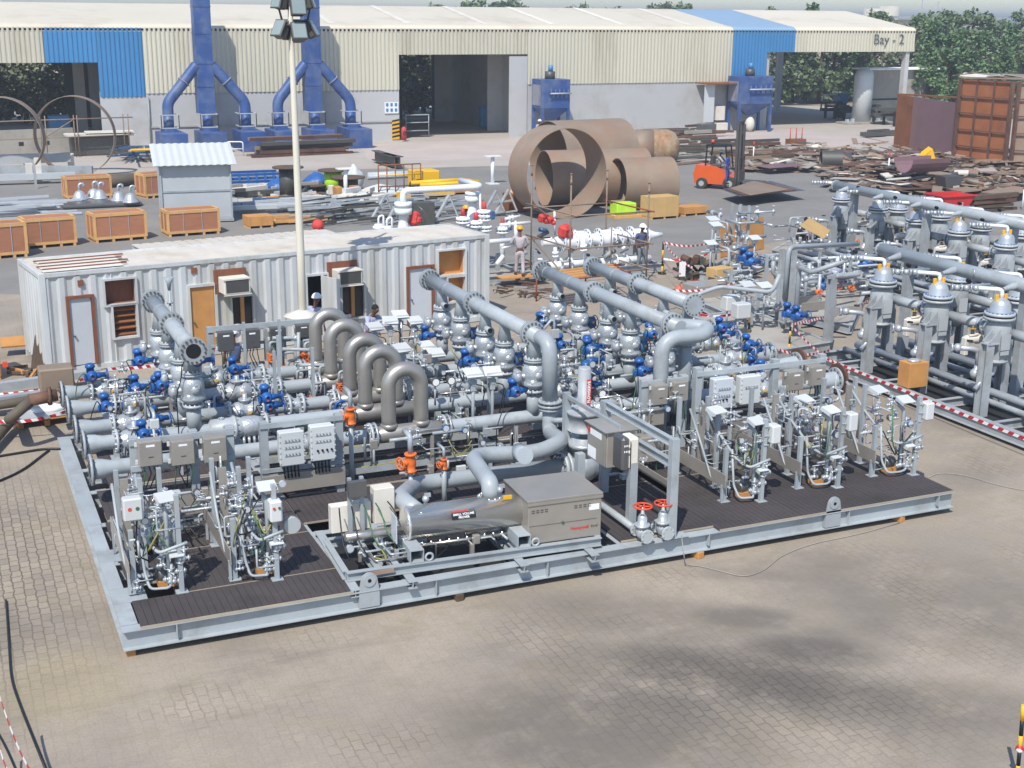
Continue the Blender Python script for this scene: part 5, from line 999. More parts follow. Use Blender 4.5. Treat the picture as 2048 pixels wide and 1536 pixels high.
    hc = hd+V((0, -.02*math.cos(lean), .06*k)); mb = MB('skin'); mb.sph(hc, .1*k, 14, 10, (.8, .95, 1.15)); mb.cyl(hc+V((0, -.09*k, -.0)), hc+V((0, -.115*k, -.03*k)), .016*k, .012, n=6); mb.sph(hc+V((.08*k, 0, -.01)), .022*k, 6, 4); mb.sph(hc+V((-.08*k, 0, -.01)), .022*k, 6, 4)
    mb.m('white'); mb.sph(hc+V((.03*k, -.086*k, .01)), .012*k, 6, 4); mb.sph(hc+V((-.03*k, -.086*k, .01)), .012*k, 6, 4); mb.m('hair'); mb.sph(hc+V((.03*k, -.096*k, .01)), .006*k, 5, 3); mb.sph(hc+V((-.03*k, -.096*k, .01)), .006*k, 5, 3); mb.box(hc.x-.025*k, hc.x+.025*k, hc.y-.094*k, hc.y-.085*k, hc.z-.055*k, hc.z-.048*k)
    h_ = t.part('head', mb, w=False)
    if head == 'hair': mb = MB('hair'); mb.sph(hc+V((0, .012, .012)), .108*k, 14, 8, (.84, .97, 1.12), 0, .52); t.part('hair', mb, h_, w=False)
    else: mb = MB(head); mb.sph(hc+V((0, .0, .03*k)), .135*k, 16, 8, (.92, 1.08, .95), 0, .5); mb.lathe(hc+V((0, -.02, .025*k)), Z_, [(0, .0), (0, .15*k), (.008, .15*k), (.012, .0)], 16, cap=False); t.part('helmet', mb, h_, w=False)
    for a in an: t.part('shoe', MB('shoe').cb(a+V((0, -.06*k, -.045*k)), (.09*k, .26*k, .085*k), b=.02), w=False)
    return t
p = oy(1040, 500, 22.5); person((p.x, 22.5, .3), math.pi-.3, 'person in grey overalls and yellow helmet, back turned, beside the white pipework', 'cloth1', 'cloth1', 'helmy', 'stride', lean=.1, long_sleeve=True, la=((.3, -.04, .25), (.22, -.25, .2)), ra=((-.3, -.04, .22), (-.25, -.2, .1)), hgt=1.68)
p = g(1281, 541, 0); person((p.x, p.y, 0), .15, 'person in blue shirt, grey trousers and white helmet, right of the scaffold', 'cloth2', 'trous', 'helmw', 'stand', la=((.3, .06, .25), (.33, .03, 0)), hgt=1.66)
p = oy(736, 625, 13.9); person((p.x, 13.9, .05), .5, 'bareheaded person in lavender shirt leaning over, before the right air conditioner', 'cloth3', 'trous', 'hair', 'stand', lean=.35, long_sleeve=True, la=((.25, -.15, .3), (.15, -.4, .2)), ra=((-.28, -.15, .3), (-.2, -.4, .15)), hgt=1.7)
p = oy(627, 598, 15.4); person((p.x, 15.4, 0), 2.2, 'person in white helmet and lavender shirt at the open container door', 'cloth3', 'overall', 'helmw', 'stand', lean=.12, long_sleeve=True, hgt=1.72)
p = oy(470, 700, 12.4); person((p.x, 12.4, -.0), math.pi, 'person in white helmet and dark shirt behind the dark cabinets', 'cloth2', 'cloth2', 'helmw', 'stand', lean=.2, hgt=1.66)
p = g(948, 520, 0); person((p.x, p.y+.9, .2), .4, 'person in dark clothes and yellow helmet behind the container right end', 'boxdark', 'boxdark', 'helmy', 'stand', hgt=1.7)
p = g(1078, 290, 0); person((p.x, p.y, 0), .2, 'person in white helmet half hidden behind the big rusty rings', 'cloth1', 'cloth1', 'helmw', 'stand', hgt=1.75)
p = g(1595, 492, .2); person((p.x, p.y, .2), 1.2, 'person in dark overalls crouching left of the tan board', 'black', 'black', 'hair', 'crouch', lean=.4, long_sleeve=True)
p = g(1628, 492, .2); person((p.x, p.y, .2), -.6, 'crouching person in pale helmet below the tan board', 'cloth1', 'cloth2', 'helmw', 'crouch', lean=.5, long_sleeve=True)
p = g(1668, 585, .2); person((p.x, p.y, .2), 0, 'crouching person in white helmet between the right columns and vessels', 'cloth3', 'cloth2', 'helmw', 'crouch', lean=.2, long_sleeve=True)
# ================================================================== FILTER VESSELS (right)
def vessel():
    t = T('filter_vessel', 'grey upright filter vessel, first of front row', 'vessel', (0, 0, 0), 0, 'grey upright filter vessels with yellow lifting lugs'); A = lambda n, mb, p=None: t.part(n, mb, p, w=False)
    zf = 2.37
    mb = MB('alum'); mb.lathe((0, 0, zf+.06), Z_, [(0, .25), (.03, .235), (.18, .225), (.27, .18), (.32, .1), (.34, .05)], 24); dm = A('dome', mb)
    for z, r in ((zf+.035, .34), (zf-.06, .35)): mb = MB('lgrey'); mb.flange((0, 0, z), Z_, r, .06, 18, 32, br=.022, bm='blue' if z > zf else 'lgrey', hb=.02); A('flange', mb)
    A('gasket', MB('black').cyl((0, 0, zf-.028), (0, 0, zf+.003), .33, n=28))
    mb = MB('grey2'); mb.lathe((0, 0, zf-.09), (0, 0, -1), [(0, .24), (.08, .24), (.16, .29), (.5, .29), (.9, .23), (.94, .23), (.94, .28), (.98, .28), (.98, .2), (1.08, .12)], 26); A('body', mb)
    for s_ in (-1, 1): mb = MB('saferyel'); mb.box(-.05+s_*.13, .03+s_*.13, -.03, .03, zf+.26, zf+.48, .01); A('lifting_lug', mb)
    mb = MB('ppipe'); mb.pipe([(0, 0, zf+.38), (0, 0, zf+.58), (-.45, .28, zf+.6)], .05, .14, n=12); A('vent_pipe', mb)
    mb = MB('alum')
    for k in range(3): c = V((-.5-.18*k, .3+.1*k, zf+.6)); mb.sph(c, .075, 10, 6); mb.lathe(c+V((-.08, .05, 0)), (-.87, .5, 0), [(0, .09), (.03, .09)], 10)
    A('valve_train', mb); A('handwheel', MB('black').cyl((-.62, .42, zf+.74), (-.6, .43, zf+.76), .07, n=12)); A('valve_train', MB('alum').cyl((-.9, .55, zf+.6), (.2, .62, zf+.56), .045, n=10))
    # saddle brackets and legs
    for sx, sy in ((-1, -1), (1, 1)):
        mb = MB('grey2'); x = .46*sx; mb.prism([(x*.5, sy*.1, 2.12), (x*.5, sy*.1, 1.78), (x, sy*.1, 1.8), (x*1.15, sy*.1, 1.84)], (0, .02*sy, 0)); mb.prism([(x*.5, sy*.3, 2.12), (x*.5, sy*.3, 1.78), (x, sy*.3, 1.8), (x*1.15, sy*.3, 1.84)], (0, .02*sy, 0)); mb.box(x*.5, x*1.2, sy*.08, sy*.34, 1.78, 1.805); A('bracket', mb)
        mb = MB('grey2'); c = (x, sy*.2); mb.ib if 0 else None; mb.box(c[0]-.11, c[0]+.11, c[1]-.115, c[1]-.1, .1, 1.8); mb.box(c[0]-.11, c[0]+.11, c[1]+.1, c[1]+.115, .1, 1.8); mb.box(c[0]-.008, c[0]+.008, c[1]-.1, c[1]+.1, .1, 1.8); A('leg', mb)
    A('nameplate', MB('lgrey').box(-.17, .1, -.315, -.303, 1.62, 1.98).box(-.15, .1, -.3, -.295, 1.5, 1.6))
    # side outlet pipe running back, cream drive, drain pipes
    mb = MB('grey2'); mb.cyl((.25, -.1, 1.95), (.34, -1.15, 1.93), .12, n=16); A('outlet_pipe', mb); A('flange', MB('grey').flange((.34, -1.18, 1.93), Y_, .19, .05, 12, 20, bm='blue').flange((.34, -1.3, 1.93), Y_, .19, .05, 12, 20))
    mb = MB('alum'); mb.sph((.34, -1.42, 1.93), .17, 12, 8); A('ball_valve', mb)
    mb = MB('gypsum'); mb.lathe((-.15, -1.2, 1.62), X_, [(0, .06), (.02, .1), (.3, .1), (.32, .13), (.42, .13), (.44, .06)], 14); mb.box(-.2, -.08, -1.28, -1.12, 1.25, 1.68, .02); mb.cyl((-.1, -1.26, 1.72), (.2, -1.26, 1.72), .03, n=8); mb.m('lampm').cyl((.05, -1.2, 1.7), (.05, -1.2, 1.95), .04, n=8); mb.m('saferyel').box(0, .1, -1.25, -1.15, 1.86, 1.88); A('cream_drive', mb)
    mb = MB('alum'); mb.pipe([(-.95, .35, 1.62), (-.55, .15, 1.6), (-.42, .1, 1.55), (-.4, .1, 1.2)], .06, .15, n=12); mb.sph((-.85, .3, 1.62), .1, 10, 6); mb.flange((-.97, .37, 1.62), (-.9, .45, 0), .12, .04, 8, 14); mb.sph((-.45, .1, 1.02), .12, 10, 6); mb.cyl((-.4, .1, 1.2), (-.45, .1, .9), .07, n=10); A('side_pipe', mb)
    mb = MB('black'); mb.cyl((-.6, .2, 1.76), (-.6, .2, 1.79), .07, n=12); A('handwheel', mb)
    mb = MB('alum'); mb.pipe([(0, 0, 1.25), (0, 0, 1.0), (-.3, -.05, .95), (-.6, -.1, .7)], .06, .12, n=10); mb.sph((-.3, -.05, .93), .1, 8, 6); A('drain_pipe', mb)
    return t
vp = vessel(); used = False
def put(loc, label, rz=0.):
    global used
    if not used: used = True; vp.o.location = loc; vp.o.rotation_euler = (0, 0, rz); vp.o['label'] = label; return
    dup(vp, loc, rz, label)
FL = [((20, 8.7, .0), 'near row, farthest along'), ((20, 6.67, 0), 'near row, middle'), ((20, 4.63, 0), 'near row, at right picture edge')]
for l, s_ in FL: put(l, 'grey filter vessel with blue bolts, front skid, '+s_)
for (px, py), s_ in (((1916, 562), 'left of the two behind the front header'), ((2037, 597), 'right edge, behind the front header')): p = g(px, py, 2.37); put((p.x, p.y, 0), 'grey filter vessel, '+s_)
for k, (px, py) in enumerate(((1683, 397), (1757, 417), (1833, 440), (1918, 463), (2012, 490))): p = g(px, py, 2.4); put((p.x, p.y, 0), 'grey filter vessel in front of the far header, %s from the left' % ORD[k], .03)
for k, (px, py) in enumerate(((1796, 417), (1881, 432), (1963, 453), (2044, 468))): p = g(px, py, 2.4); put((p.x, p.y, 0), 'grey filter vessel behind the far header, %s from the left' % ORD[k], .03)
def filter_base(name, label, x0, x1, y0, y1, hx, hz, hy0, hy1, tilt=0.):
    t = T(name, label, 'skid', ((x0+x1)/2, (y0+y1)/2, 0)); c = V(((x0+x1)/2, (y0+y1)/2, 0))
    for a, b in (((x0, y0), (x0, y1)), ((x1, y0), (x1, y1)), ((x0, y1), (x1, y1)), ((x0, y0), (x1, y0))): mb = MB('grey2'); mb.ib((*a, .34), (*b, .34), .16, .26); t.part('beam', mb)
    for k in range(6): y = y0+(y1-y0)*(k+.5)/6; mb = MB('grey2'); mb.ib((x0+.1, y, .3), (x1-.1, y, .3), .12, .2); t.part('cross_beam', mb)
    t.part('floor', MB('dark').box(x0+.1, x1-.1, y0+.1, y1-.1, .05, .08))
    for k, (xx, zz) in enumerate(((x0+.9, .42), (x0+1.3, .5), (x0+2.3, .42), (x0+2.8, .5))): t.part('floor_pipe', MB(['grey2', 'alum', 'grey', 'alum'][k]).cyl((xx, y0+.2, zz), (xx, y1-.2, zz), .07+.03*(k % 2), n=12))
    return t
filter_base('filter_skid', 'grey steel base under the front filter vessels, right edge', 18.85, 23.0, -1.2, 9.9, 0, 0, 0, 0)
filter_base('filter_skid', 'grey steel base under the far filter vessels', 26.0, 31.5, 4.5, 23.0, 0, 0, 0, 0)
for (a, b, lab) in ((g(1753, 500, 2.93), V((20.95, 1.0, 2.9)), 'thick pale header pipe above the front filter vessels'), (g(1672, 371, 3.0), g(2110, 462, 3.0), 'thick pale header pipe above the far filter vessels'), ):
    a = V((20.95, 10.03, 2.93)) if lab.endswith('front filter vessels') else a
    t = T('header_pipe', lab, 'pipe', ((a+b)/2)); mb = MB('grey'); mb.rings([(a, .17), (b, .17)], 22); t.part('pipe', mb); mb = MB('grey'); d = (b-a).normalized(); mb.flange(a, d, .2, .05, 10, 20); t.part('flange', mb)
    n = int((b-a).length/2.03)
    for k in range(n): c = a+d*(.9+2.03*k); mb = MB('grey'); mb.lathe(c+V((-.05, 0, 0)), (-1, -.1, -.12), [(0, .12), (.2, .09), (.45, .05), (.5, .05)], 12); t.part('branch_pipe', mb); 
    for k in range(n+1): c = a+d*(1.0+2.03*k); t.part('leg', MB('grey2').box(c.x+.02, c.x+.24, c.y-.1, c.y+.1, .3, c.z-.14)) if k % 2 == 0 else None
# tan carton on the front vessel skid
p = g(1835, 775, .36); t = T('carton', 'brown cardboard carton on the front vessel skid with scraps on top', 'carton', p); mb = MB('board'); mb.box(p.x-.28, p.x+.28, p.y, p.y+.4, .36, .96, .006); t.part('box', mb); t.part('scrap', MB('silver').sph((p.x, p.y+.2, .98), .15, 8, 5, (1.2, 1, .3)))
# ================================================================== SMALL PIPING SKIDS, MIDDLE RIGHT
def base(name, label, pts, zt=.32, deck='concg', h=.26):
    P = [g(x, y, zt) for x, y in pts]; c = sum(P, V((0, 0, 0)))/4; t = T(name, label, 'skid', (c.x, c.y, 0))
    for i in range(4): mb = MB('grey2'); mb.ib(P[i], P[(i+1) % 4], .12, h); t.part('beam', mb)
    if deck: mb = MB(deck); mb.prism([q.lerp(c, .03)-V((0, 0, .02)) for q in P], (0, 0, -.03)); t.part('floor', mb)
    return t, P, c
def busy(t, cen, rx, ry, zr, n, seed, vals=('alum', 'grey', 'lgrey', 'silver'), rz=.0, rr=(.02, .06), blues=0, oranges=0):
    random.seed(seed)
    def pt(): return V((cen[0]+rnd(-rx, rx), cen[1]+rnd(-ry, ry), rnd(*zr)))
    for k in range(n):
        p = pt(); pts = [p]
        for j in range(random.choice([2, 3])):
            a = random.choice([0, 0, 1, 2]); d = V((0, 0, 0)); d[a] = rnd(.25, .9)*random.choice([-1, 1]); q = pts[-1]+d; q.x = min(max(q.x, cen[0]-rx), cen[0]+rx); q.y = min(max(q.y, cen[1]-ry), cen[1]+ry); q.z = min(max(q.z, zr[0]), zr[1]); pts.append(q)
        if (pts[0]-pts[1]).length < .05: continue
        r = rnd(*rr); mm = random.choice(vals); t.part('pipe', MB(mm).pipe(pts, r, r*2.5, n=8, seg=3))
        if k % 3 == 0: d = (pts[1]-pts[0]).normalized(); t.part('flange', MB('lgrey').flange(pts[0].lerp(pts[1], .4), d, r*1.9, .04, 6, 12).flange(pts[0].lerp(pts[1], .4)+d*.07, d, r*1.9, .04, 6, 12))
        if k % 2 == 0: mb = MB('silver'); q = pts[1]; mb.sph(q, r*1.9, 8, 6); mb.cyl(q, q+V((0, 0, .18)), .02, n=6); mb.wheel(q+V((0, 0, .19)), Z_, .07, .012); t.part('small_valve', mb)
    for k in range(max(2, n//6)): p = pt(); t.part('post', MB('grey').box(p.x-.04, p.x+.04, p.y-.04, p.y+.04, zr[0]-.1, zr[1]+.1))
    for k in range(blues): actuator(t, pt(), big=1.3, loop=False)
    for k in range(oranges): p = pt(); mb = MB('orange'); mb.sph(p, .09, 8, 6); mb.wheel(p+V((0, -.12, 0)), Y_, .1, .015); t.part('hand_valve', mb)
t, P, c = base('piping_skid', 'small grey skid with a bare plate floor and tall goalpost pipes', [(1388, 632), (1554, 700), (1660, 683), (1500, 618)])
busy(t, (P[2].x-.5, c.y+.3, 0), .6, .8, (.5, 1.1), 12, 31, blues=0)
for px, py in ((1578, 626), (1596, 632)): actuator(t, g(px, py, .95), big=1.3, loop=False)
t, P, c = base('piping_skid', 'cluttered grey skid with white boxes, left of the tall goalpost pipes', [(1395, 600), (1490, 640), (1560, 600), (1460, 570)])
busy(t, (c.x, c.y, 0), .8, .9, (.45, 1.2), 16, 32)
for k, (px, py) in enumerate(((1468, 605), (1490, 620))): p = g(px, py, 1.05); mb = MB('white'); mb.box(p.x-.24, p.x+.22, p.y, p.y+.35, .8, 1.22, .03); mb.m('lgrey').cyl((p.x-.15, p.y+.1, .5), (p.x-.15, p.y+.1, .8), .03, n=8); t.part('white_box', mb)
p0, p1, p2 = g(1392, 590, 1.3), g(1440, 573, 1.5), g(1545, 585, 1.5); t.part('long_pipe', MB('grey').pipe([p0-V((0, 0, .4)), p0, p1, p2, p2+V((.2, 0, .5))], .06, .2, n=10))
t, P, c = base('piping_skid', 'far piping skid with instruments before the standing plywood sheet', [(1400, 545), (1455, 552), (1540, 520), (1480, 505)])
busy(t, (c.x, c.y, 0), 1.0, 1.0, (.4, 2.3), 26, 33); 
for px, py in ((1490, 515), (1502, 524)): actuator(t, g(px, py, .8), big=1.6, loop=False)
for px, py in ((1426, 437), (1432, 448), (1422, 485), (1510, 475), (1530, 570), (1495, 568)): p = g(px, py, 2.2 if py < 460 else 1.6); mb = MB('white'); mb.cb(p, (.4, .35, .02), rx=.3); mb.cb(p-V((0, 0, .12)), (.2, .15, .18), b=.02); mb.m('grey').cyl(p-V((0, 0, .15)), (p.x, p.y, .35), .03, n=6); t.part('sunshade', mb)
t, P, c = base('piping_skid', 'long cluttered piping skid between the goalpost pipes and far vessels', [(1530, 610), (1700, 650), (1740, 560), (1600, 520)])
busy(t, (c.x, c.y, 0), 1.6, 1.6, (.4, 1.3), 44, 34, oranges=5, blues=2, rr=(.025, .07))
for (px, py) in ((1605, 590), (1690, 610), (1640, 600)): p = g(px, py, .9); mb = MB('boxsteel'); mb.box(p.x-.6, p.x+.6, p.y, p.y+.05, .6, .85); t.part('tray', mb)
t, P, c = base('piping_skid', 'cluttered piping skid next to the crouching workers', [(1545, 500), (1640, 520), (1700, 480), (1610, 465)])
busy(t, (c.x, c.y, 0), 1.6, 1.4, (.4, 1.2), 26, 35, oranges=3)
# goalpost pipes
t = T('pipe_bridge', 'tall grey goalpost pipes on H columns leading right to the vessels', 'pipe', g(1565, 655, 0))
f1 = g(1558, 655, .3); f2 = g(1575, 655, .3); f3 = g(1655, 683, .3); z1 = oy(1571, 492, f1.y).z; z2 = oy(1569, 533, f2.y-.3).z
t.part('pipe', MB('grey').pipe([(f1.x+.02, f1.y-.15, 1.2), (f1.x+.05, f1.y-.15, z1), ox(1716, 488, f1.x+3.3), ], .07, .25, n=12)); t.part('pipe', MB('grey').pipe([(f2.x-.1, f2.y-.5, .35), (f2.x-.1, f2.y-.5, z2), (f3.x-.4, f3.y+.4, z2+.02), ox(1700, 518, f3.x+.3)], .07, .2, n=12))
for f, zz in ((f1, z1-.1), (f2, z1-.1), (f3, z2-.1)): mb = MB('grey2'); mb.box(f.x-.1, f.x+.1, f.y-.1, f.y-.085, .3, zz); mb.box(f.x-.1, f.x+.1, f.y+.085, f.y+.1, .3, zz); mb.box(f.x-.008, f.x+.008, f.y-.085, f.y+.085, .3, zz); t.part('column', mb)
t.part('column', MB('grey2').box(f3.x-.12, f3.x+.12, f3.y-.02, f3.y+.02, z2-.1, z2-.0))
# plywood sheet, tan board, scrap engine, red cover, carton
def sheetobj(name, mm, P, th, label, cat, group=None): n = (P[1]-P[0]).cross(P[2]-P[0]).normalized(); mb = MB(mm); mb.prism(P, n*th); return single(name, mb, label, cat, group)
a = g(1440, 515, .02); b = g(1527, 497, .02); sheetobj('plywood_sheet', 'board', [a, b, b+V((0, .15, 1.25)), a+V((0, .15, 1.2))], .03, 'orange brown plywood sheet standing upright behind the far piping skid', 'board')
a, b, c_, d_ = oy(1600, 452, 20), oy(1648, 478, 19.2), oy(1660, 462, 20.2), oy(1618, 436, 21.2)
sheetobj('shade_board', 'tan', [a, b, c_, d_], .03, 'tan wooden board propped above the crouching workers', 'board')
random.seed(5); p = g(1395, 560, 0); t = T('scrap_engine', 'heap of greasy brown machinery scrap left of the piping skids', 'scrap', p)
for k in range(26): q = p+V((rnd(-.75, .75), rnd(-.3, .5), rnd(.1, .75))); mb = MB(random.choice(['hose', 'rustd', 'lampm', 'dark'])); (mb.cyl(q, q+V((rnd(-.3, .3), rnd(-.3, .3), rnd(-.2, .3))), rnd(.05, .16), n=8) if k % 2 else mb.cb(q, (rnd(.1, .5), rnd(.1, .4), rnd(.05, .3)), rz=rnd(0, 3), rx=rnd(-.5, .5))); t.part('scrap_piece', mb)
p = g(1388, 585, 0); single('red_cover', MB('pinkred').sph((p.x, p.y, .1), .6, 16, 8, (1.3, .5, .5)), 'faded red plastic cover in front of the machinery scrap', 'cover')
p = g(1437, 595, 0); single('carton', MB('tan').cb((p.x, p.y, .85), (.75, .5, .3), rz=.2, b=.01), 'tan carton beside the faded red cover', 'carton')
p = g(1425, 612, 0); single('carton_stand', MB('boxsteel').cb((p.x, p.y+.3, .35), (1.5, .8, .7), rz=.1, b=.02), 'dull steel tank top under the tan carton', 'tank')
p = g(1363, 570, 0); sheetobj('notice_board', 'paper', [p+V((-.12, 0, .3)), p+V((.12, 0, .3)), p+V((.12, 0, .8)), p+V((-.12, 0, .8))], .02, 'white notice sheet on the machinery scrap', 'notice')
# ================================================================== WHITE PIPEWORK SKID
t = T('white_pipework', 'white painted pipework with red-capped valves on a grey skid, behind the container right end', 'pipework', (18, 24, 0))
for y in (22.9, 24.9): mb = MB('grey2'); mb.ib((11.5, y, .3), (21.9, y, .3), .14, .28); t.part('beam', mb)
for x in (11.6, 14, 16.5, 19, 21.8): mb = MB('grey2'); mb.ib((x, 23, .296), (x, 24.8, .296), .12, .22); t.part('cross_beam', mb)
t.part('plank', MB('board').box(15.3, 17.0, 22.2, 22.75, .3, .34)); t.part('floor', MB('concg').box(11.6, 21.8, 23., 24.8, .1, .14))
W_ = 'ppipe'; yb = 23.8
a, b = oy(1100, 468, yb), oy(1312, 470, yb); zz = b.z
mb = MB(W_); mb.lathe((a.x-.3, yb, zz), X_, [(0, .12), (.5, .14), (.8, .28), (1.2, .33), (1.6, .33), (1.8, .2), (2.1, .2), (2.3, .3), (2.7, .32), (3.0, .32), (3.3, .2), (3.6, .28), (4.1, .28), (4.5, .12), (4.8, .08)], 20); t.part('valve_body', mb)
for x in (.75, 1.25, 1.75, 2.2, 2.75, 3.05, 3.5, 4.1): t.part('flange', MB(W_).flange((a.x-.3+x, yb, zz), X_, .38, .06, 12, 22, bm='dblue'))
for px, py, r in ((1130, 462, .38), (1085, 436, .24), (1100, 440, .2)): p = oy(px, py, yb-.2); t.part('red_cap', MB('safety').cb(p, (r*1.3, r, r*1.2), rz=.4, rx=.3, b=r*.25).cb(p+V((.14, 0, -.1)), (r*.9, r*.8, r*.8), rz=1., ry=.5, b=r*.2))
p = oy(985, 484, 23.4); q = oy(1032, 480, 23.4); t.part('pipe', MB(W_).cyl(p-V((2, 0, 0)), q, .09, n=12)); t.part('pipe', MB(W_).pipe([q, q+V((0, 0, .5))], .07, n=10))
for px0, py0, px1, py1, r in ((1000, 450, 1060, 445, .06), (1010, 438, 1040, 432, .05), (1090, 540, 1190, 532, .13), (1200, 540, 1300, 520, .13), (1165, 480, 1170, 520, .07), (1110, 495, 1112, 540, .06)):
    p, q = oy(px0, py0, 23.5), oy(px1, py1, 23.5); p.z = max(p.z, .4); q.z = max(q.z, .4); t.part('pipe', MB(W_).cyl(p, q, r, n=12)); d = (q-p).normalized(); t.part('flange', MB(W_).flange(p.lerp(q, .5), d, r*1.9, .05, 8, 14).flange(p.lerp(q, .3), d, r*1.9, .05, 8, 14))
random.seed(41)
for k in range(26): p = V((rnd(15.6, 21.6), rnd(23.2, 24.6), rnd(.4, 1.5))); t.part('fitting', MB(random.choice([W_, W_, 'dblue', 'grey2', 'boxdark'])).cyl(p, p+V((rnd(-.4, .4), rnd(-.1, .1), rnd(-.3, .3))), rnd(.03, .09), n=8))
for x in (15.8, 17.2, 18.6, 20., 21.2): t.part('support', MB('grey2').box(x-.06, x+.06, 23.7, 23.85, .3, zz-.25))
yl = 25.3; p = oy(806, 404, yl); X0 = p.x
mb = MB(W_); mb.lathe((X0, yl, p.z), (0, 0, -1), [(0, .3), (.16, .3), (.16, .27), (.2, .27), (.2, .3), (.42, .3), (.42, .16), (.65, .16), (1.3, .27), (1.34, .38), (1.4, .38), (1.4, .25), (p.z-.3, .25)], 24); t.part('upright_valve', mb)
pe = oy(965, 374, yl); t.part('overhead_pipe', MB(W_).pipe([(X0, yl, p.z-.05), (X0, yl, pe.z), (pe.x, yl, pe.z+.02), (pe.x-.2, yl+1.6, pe.z+.05)], .11, .35, n=14, seg=7))
c = oy(829, 437, yl); t.part('red_cap', MB('safety').cb(c, (.3, .3, .5), rz=.5, ry=.3, b=.08).cb(c+V((.1, 0, -.05)), (.3, .3, .25), rz=1, b=.07))
t.part('handwheel', MB('boxdark').wheel(c+V((.12, .15, .02)), (1, .8, 0), .38, .02))
p2 = oy(945, 384, yl+.9); mb = MB(W_); mb.lathe(p2, (0, 0, -1), [(0, .27), (.1, .27), (.1, .24), (.14, .24), (.14, .27), (.35, .27), (.35, .15), (.55, .15), (1.1, .25), (1.15, .34), (1.2, .34), (1.2, .2), (p2.z-.3, .2)], 22); t.part('upright_valve', mb)
for px, py in ((968, 418), (969, 427), (926, 432), (952, 440), (1005, 452), (970, 448)): c = oy(px, py, 24.9); t.part('red_cap', MB('safety' if px > 960 else 'skipred').cyl(c, c+V((0, 0, .26)), .09, .07, n=8)); t.part('flange', MB(W_).flange(c-V((0, 0, .1)), Z_, .25, .08, 10, 18).flange(c-V((0, 0, .22)), Z_, .25, .06, 10, 18)); t.part('stem', MB(W_).cyl((c.x, c.y, .4), c, .1, n=10))
for k, (px, py) in enumerate(((757, 448), (774, 452))): c = oy(px, py, 25.); mb = MB(W_); mb.cyl((c.x, 25, .4), c, .14, n=12); mb.pipe([c, c+V((0, 0, .25)), c+V((.18, 0, .3)), c+V((.18, 0, -.2))], .035, .1, n=8); mb.flange(c-V((0, 0, .12)), Z_, .2, .07, 8, 16); t.part('small_vent', mb)
t.part('post', MB(W_).cyl(oy(960, 380, 25.4), oy(961, 450, 25.4), .04, n=8)); t.part('post', MB(W_).cyl(oy(1109, 421, 24.5), oy(1110, 470, 24.5), .04, n=8))
for px, py in ((985, 430), (1017, 440), (1020, 452)): c = oy(px, py, 24.6); t.part('blue_drive', MB('dblue').cb(c, (.15, .15, .3), b=.03))
# ------------------------------------------------ scaffold
t = T('scaffold', 'rusty tube scaffold cage standing round the white pipework', 'scaffold', (18.8, 22.8, 0))
A, B, Cc, D = (17.25, 24.2), (17.5, 21.6), (20.2, 24.2), (20.45, 21.6); tops = [oy(1069, 330, 24.2).z, oy(1143, 348, 21.6).z, oy(1213, 340, 24.2).z, oy(1294, 366, 21.6).z]
for (x, y), z in zip((A, B, Cc, D), tops): mb = MB('scaf'); mb.cyl((x, y, 0), (x, y, z), .03, n=8); mb.cyl((x, y, z-.35), (x, y, z-.2), .04, n=8); mb.cyl((x, y, z-.02), (x, y, z+.02), .045, n=8); t.part('upright', mb)
def rail(p, q, m_='scaf', nm='rail'): t.part(nm, MB(m_).cyl(p, q, .027, n=7))
for zf_ in (.35, 1.25, 2.35):
    rail((A[0]-.3, A[1], zf_), (Cc[0]+.25, Cc[1], zf_+.02), 'redscaf' if zf_ < .5 else 'scaf'); rail((B[0]-.2, B[1], zf_+.05), (D[0]+.2, D[1], zf_+.05)); rail((A[0]-.05, A[1]+.35, zf_+.1), (B[0]+.05, B[1]-.4, zf_+.1)); rail((Cc[0], Cc[1]+.2, zf_+.1), (D[0], D[1]-.4, zf_+.1), 'redscaf' if zf_ > 2 else 'scaf')
rail((A[0], A[1], 1.3), (B[0], B[1], .2), nm='brace'); rail((D[0]-.6, D[1]+1.5, 0), (D[0]-.6, D[1]+1.5, 1.9), nm='upright')
t = T('trestle', 'low scaffold table with loose planks, left of the long header ends', 'trestle', (16.5, 19.5, 0))
for x, y in ((15.5, 19.9), (17.4, 20.2), (15.8, 18.6), (18.6, 20.4), (17.7, 18.9)): t.part('leg', MB('redscaf').cyl((x, y, 0), (x, y, .95), .027, n=7))
for a, b in (((15.3, 19.9), (18.8, 20.4)), ((15.6, 18.6), (18.4, 19.)), ((15.5, 20.1), (15.8, 18.3)), ((18.6, 20.6), (18.2, 18.7))): t.part('rail', MB('redscaf').cyl((*a, .9), (*b, .9), .027, n=7))
for k in range(4): t.part('plank', MB('board').cb((16.8+.1*k, 18.9+k*.35, .95), (2.6, .24, .04), rz=.13+.03*k))
random.seed(9)
p = g(1000, 588, 0); mb = MB('rustd')
for k in range(18): q = V((p.x+rnd(-.1, 1.6), p.y+rnd(-.8, .8), .05+rnd(0, .15))); mb.m(random.choice(['rustd', 'grey2', 'bark'])).cb(q, (rnd(.4, .9), .06, .05), rz=rnd(0, 3))
o = single('offcuts', mb, 'low heap of steel and timber offcuts right of the container corner', 'scrap'); o['kind'] = 'stuff'
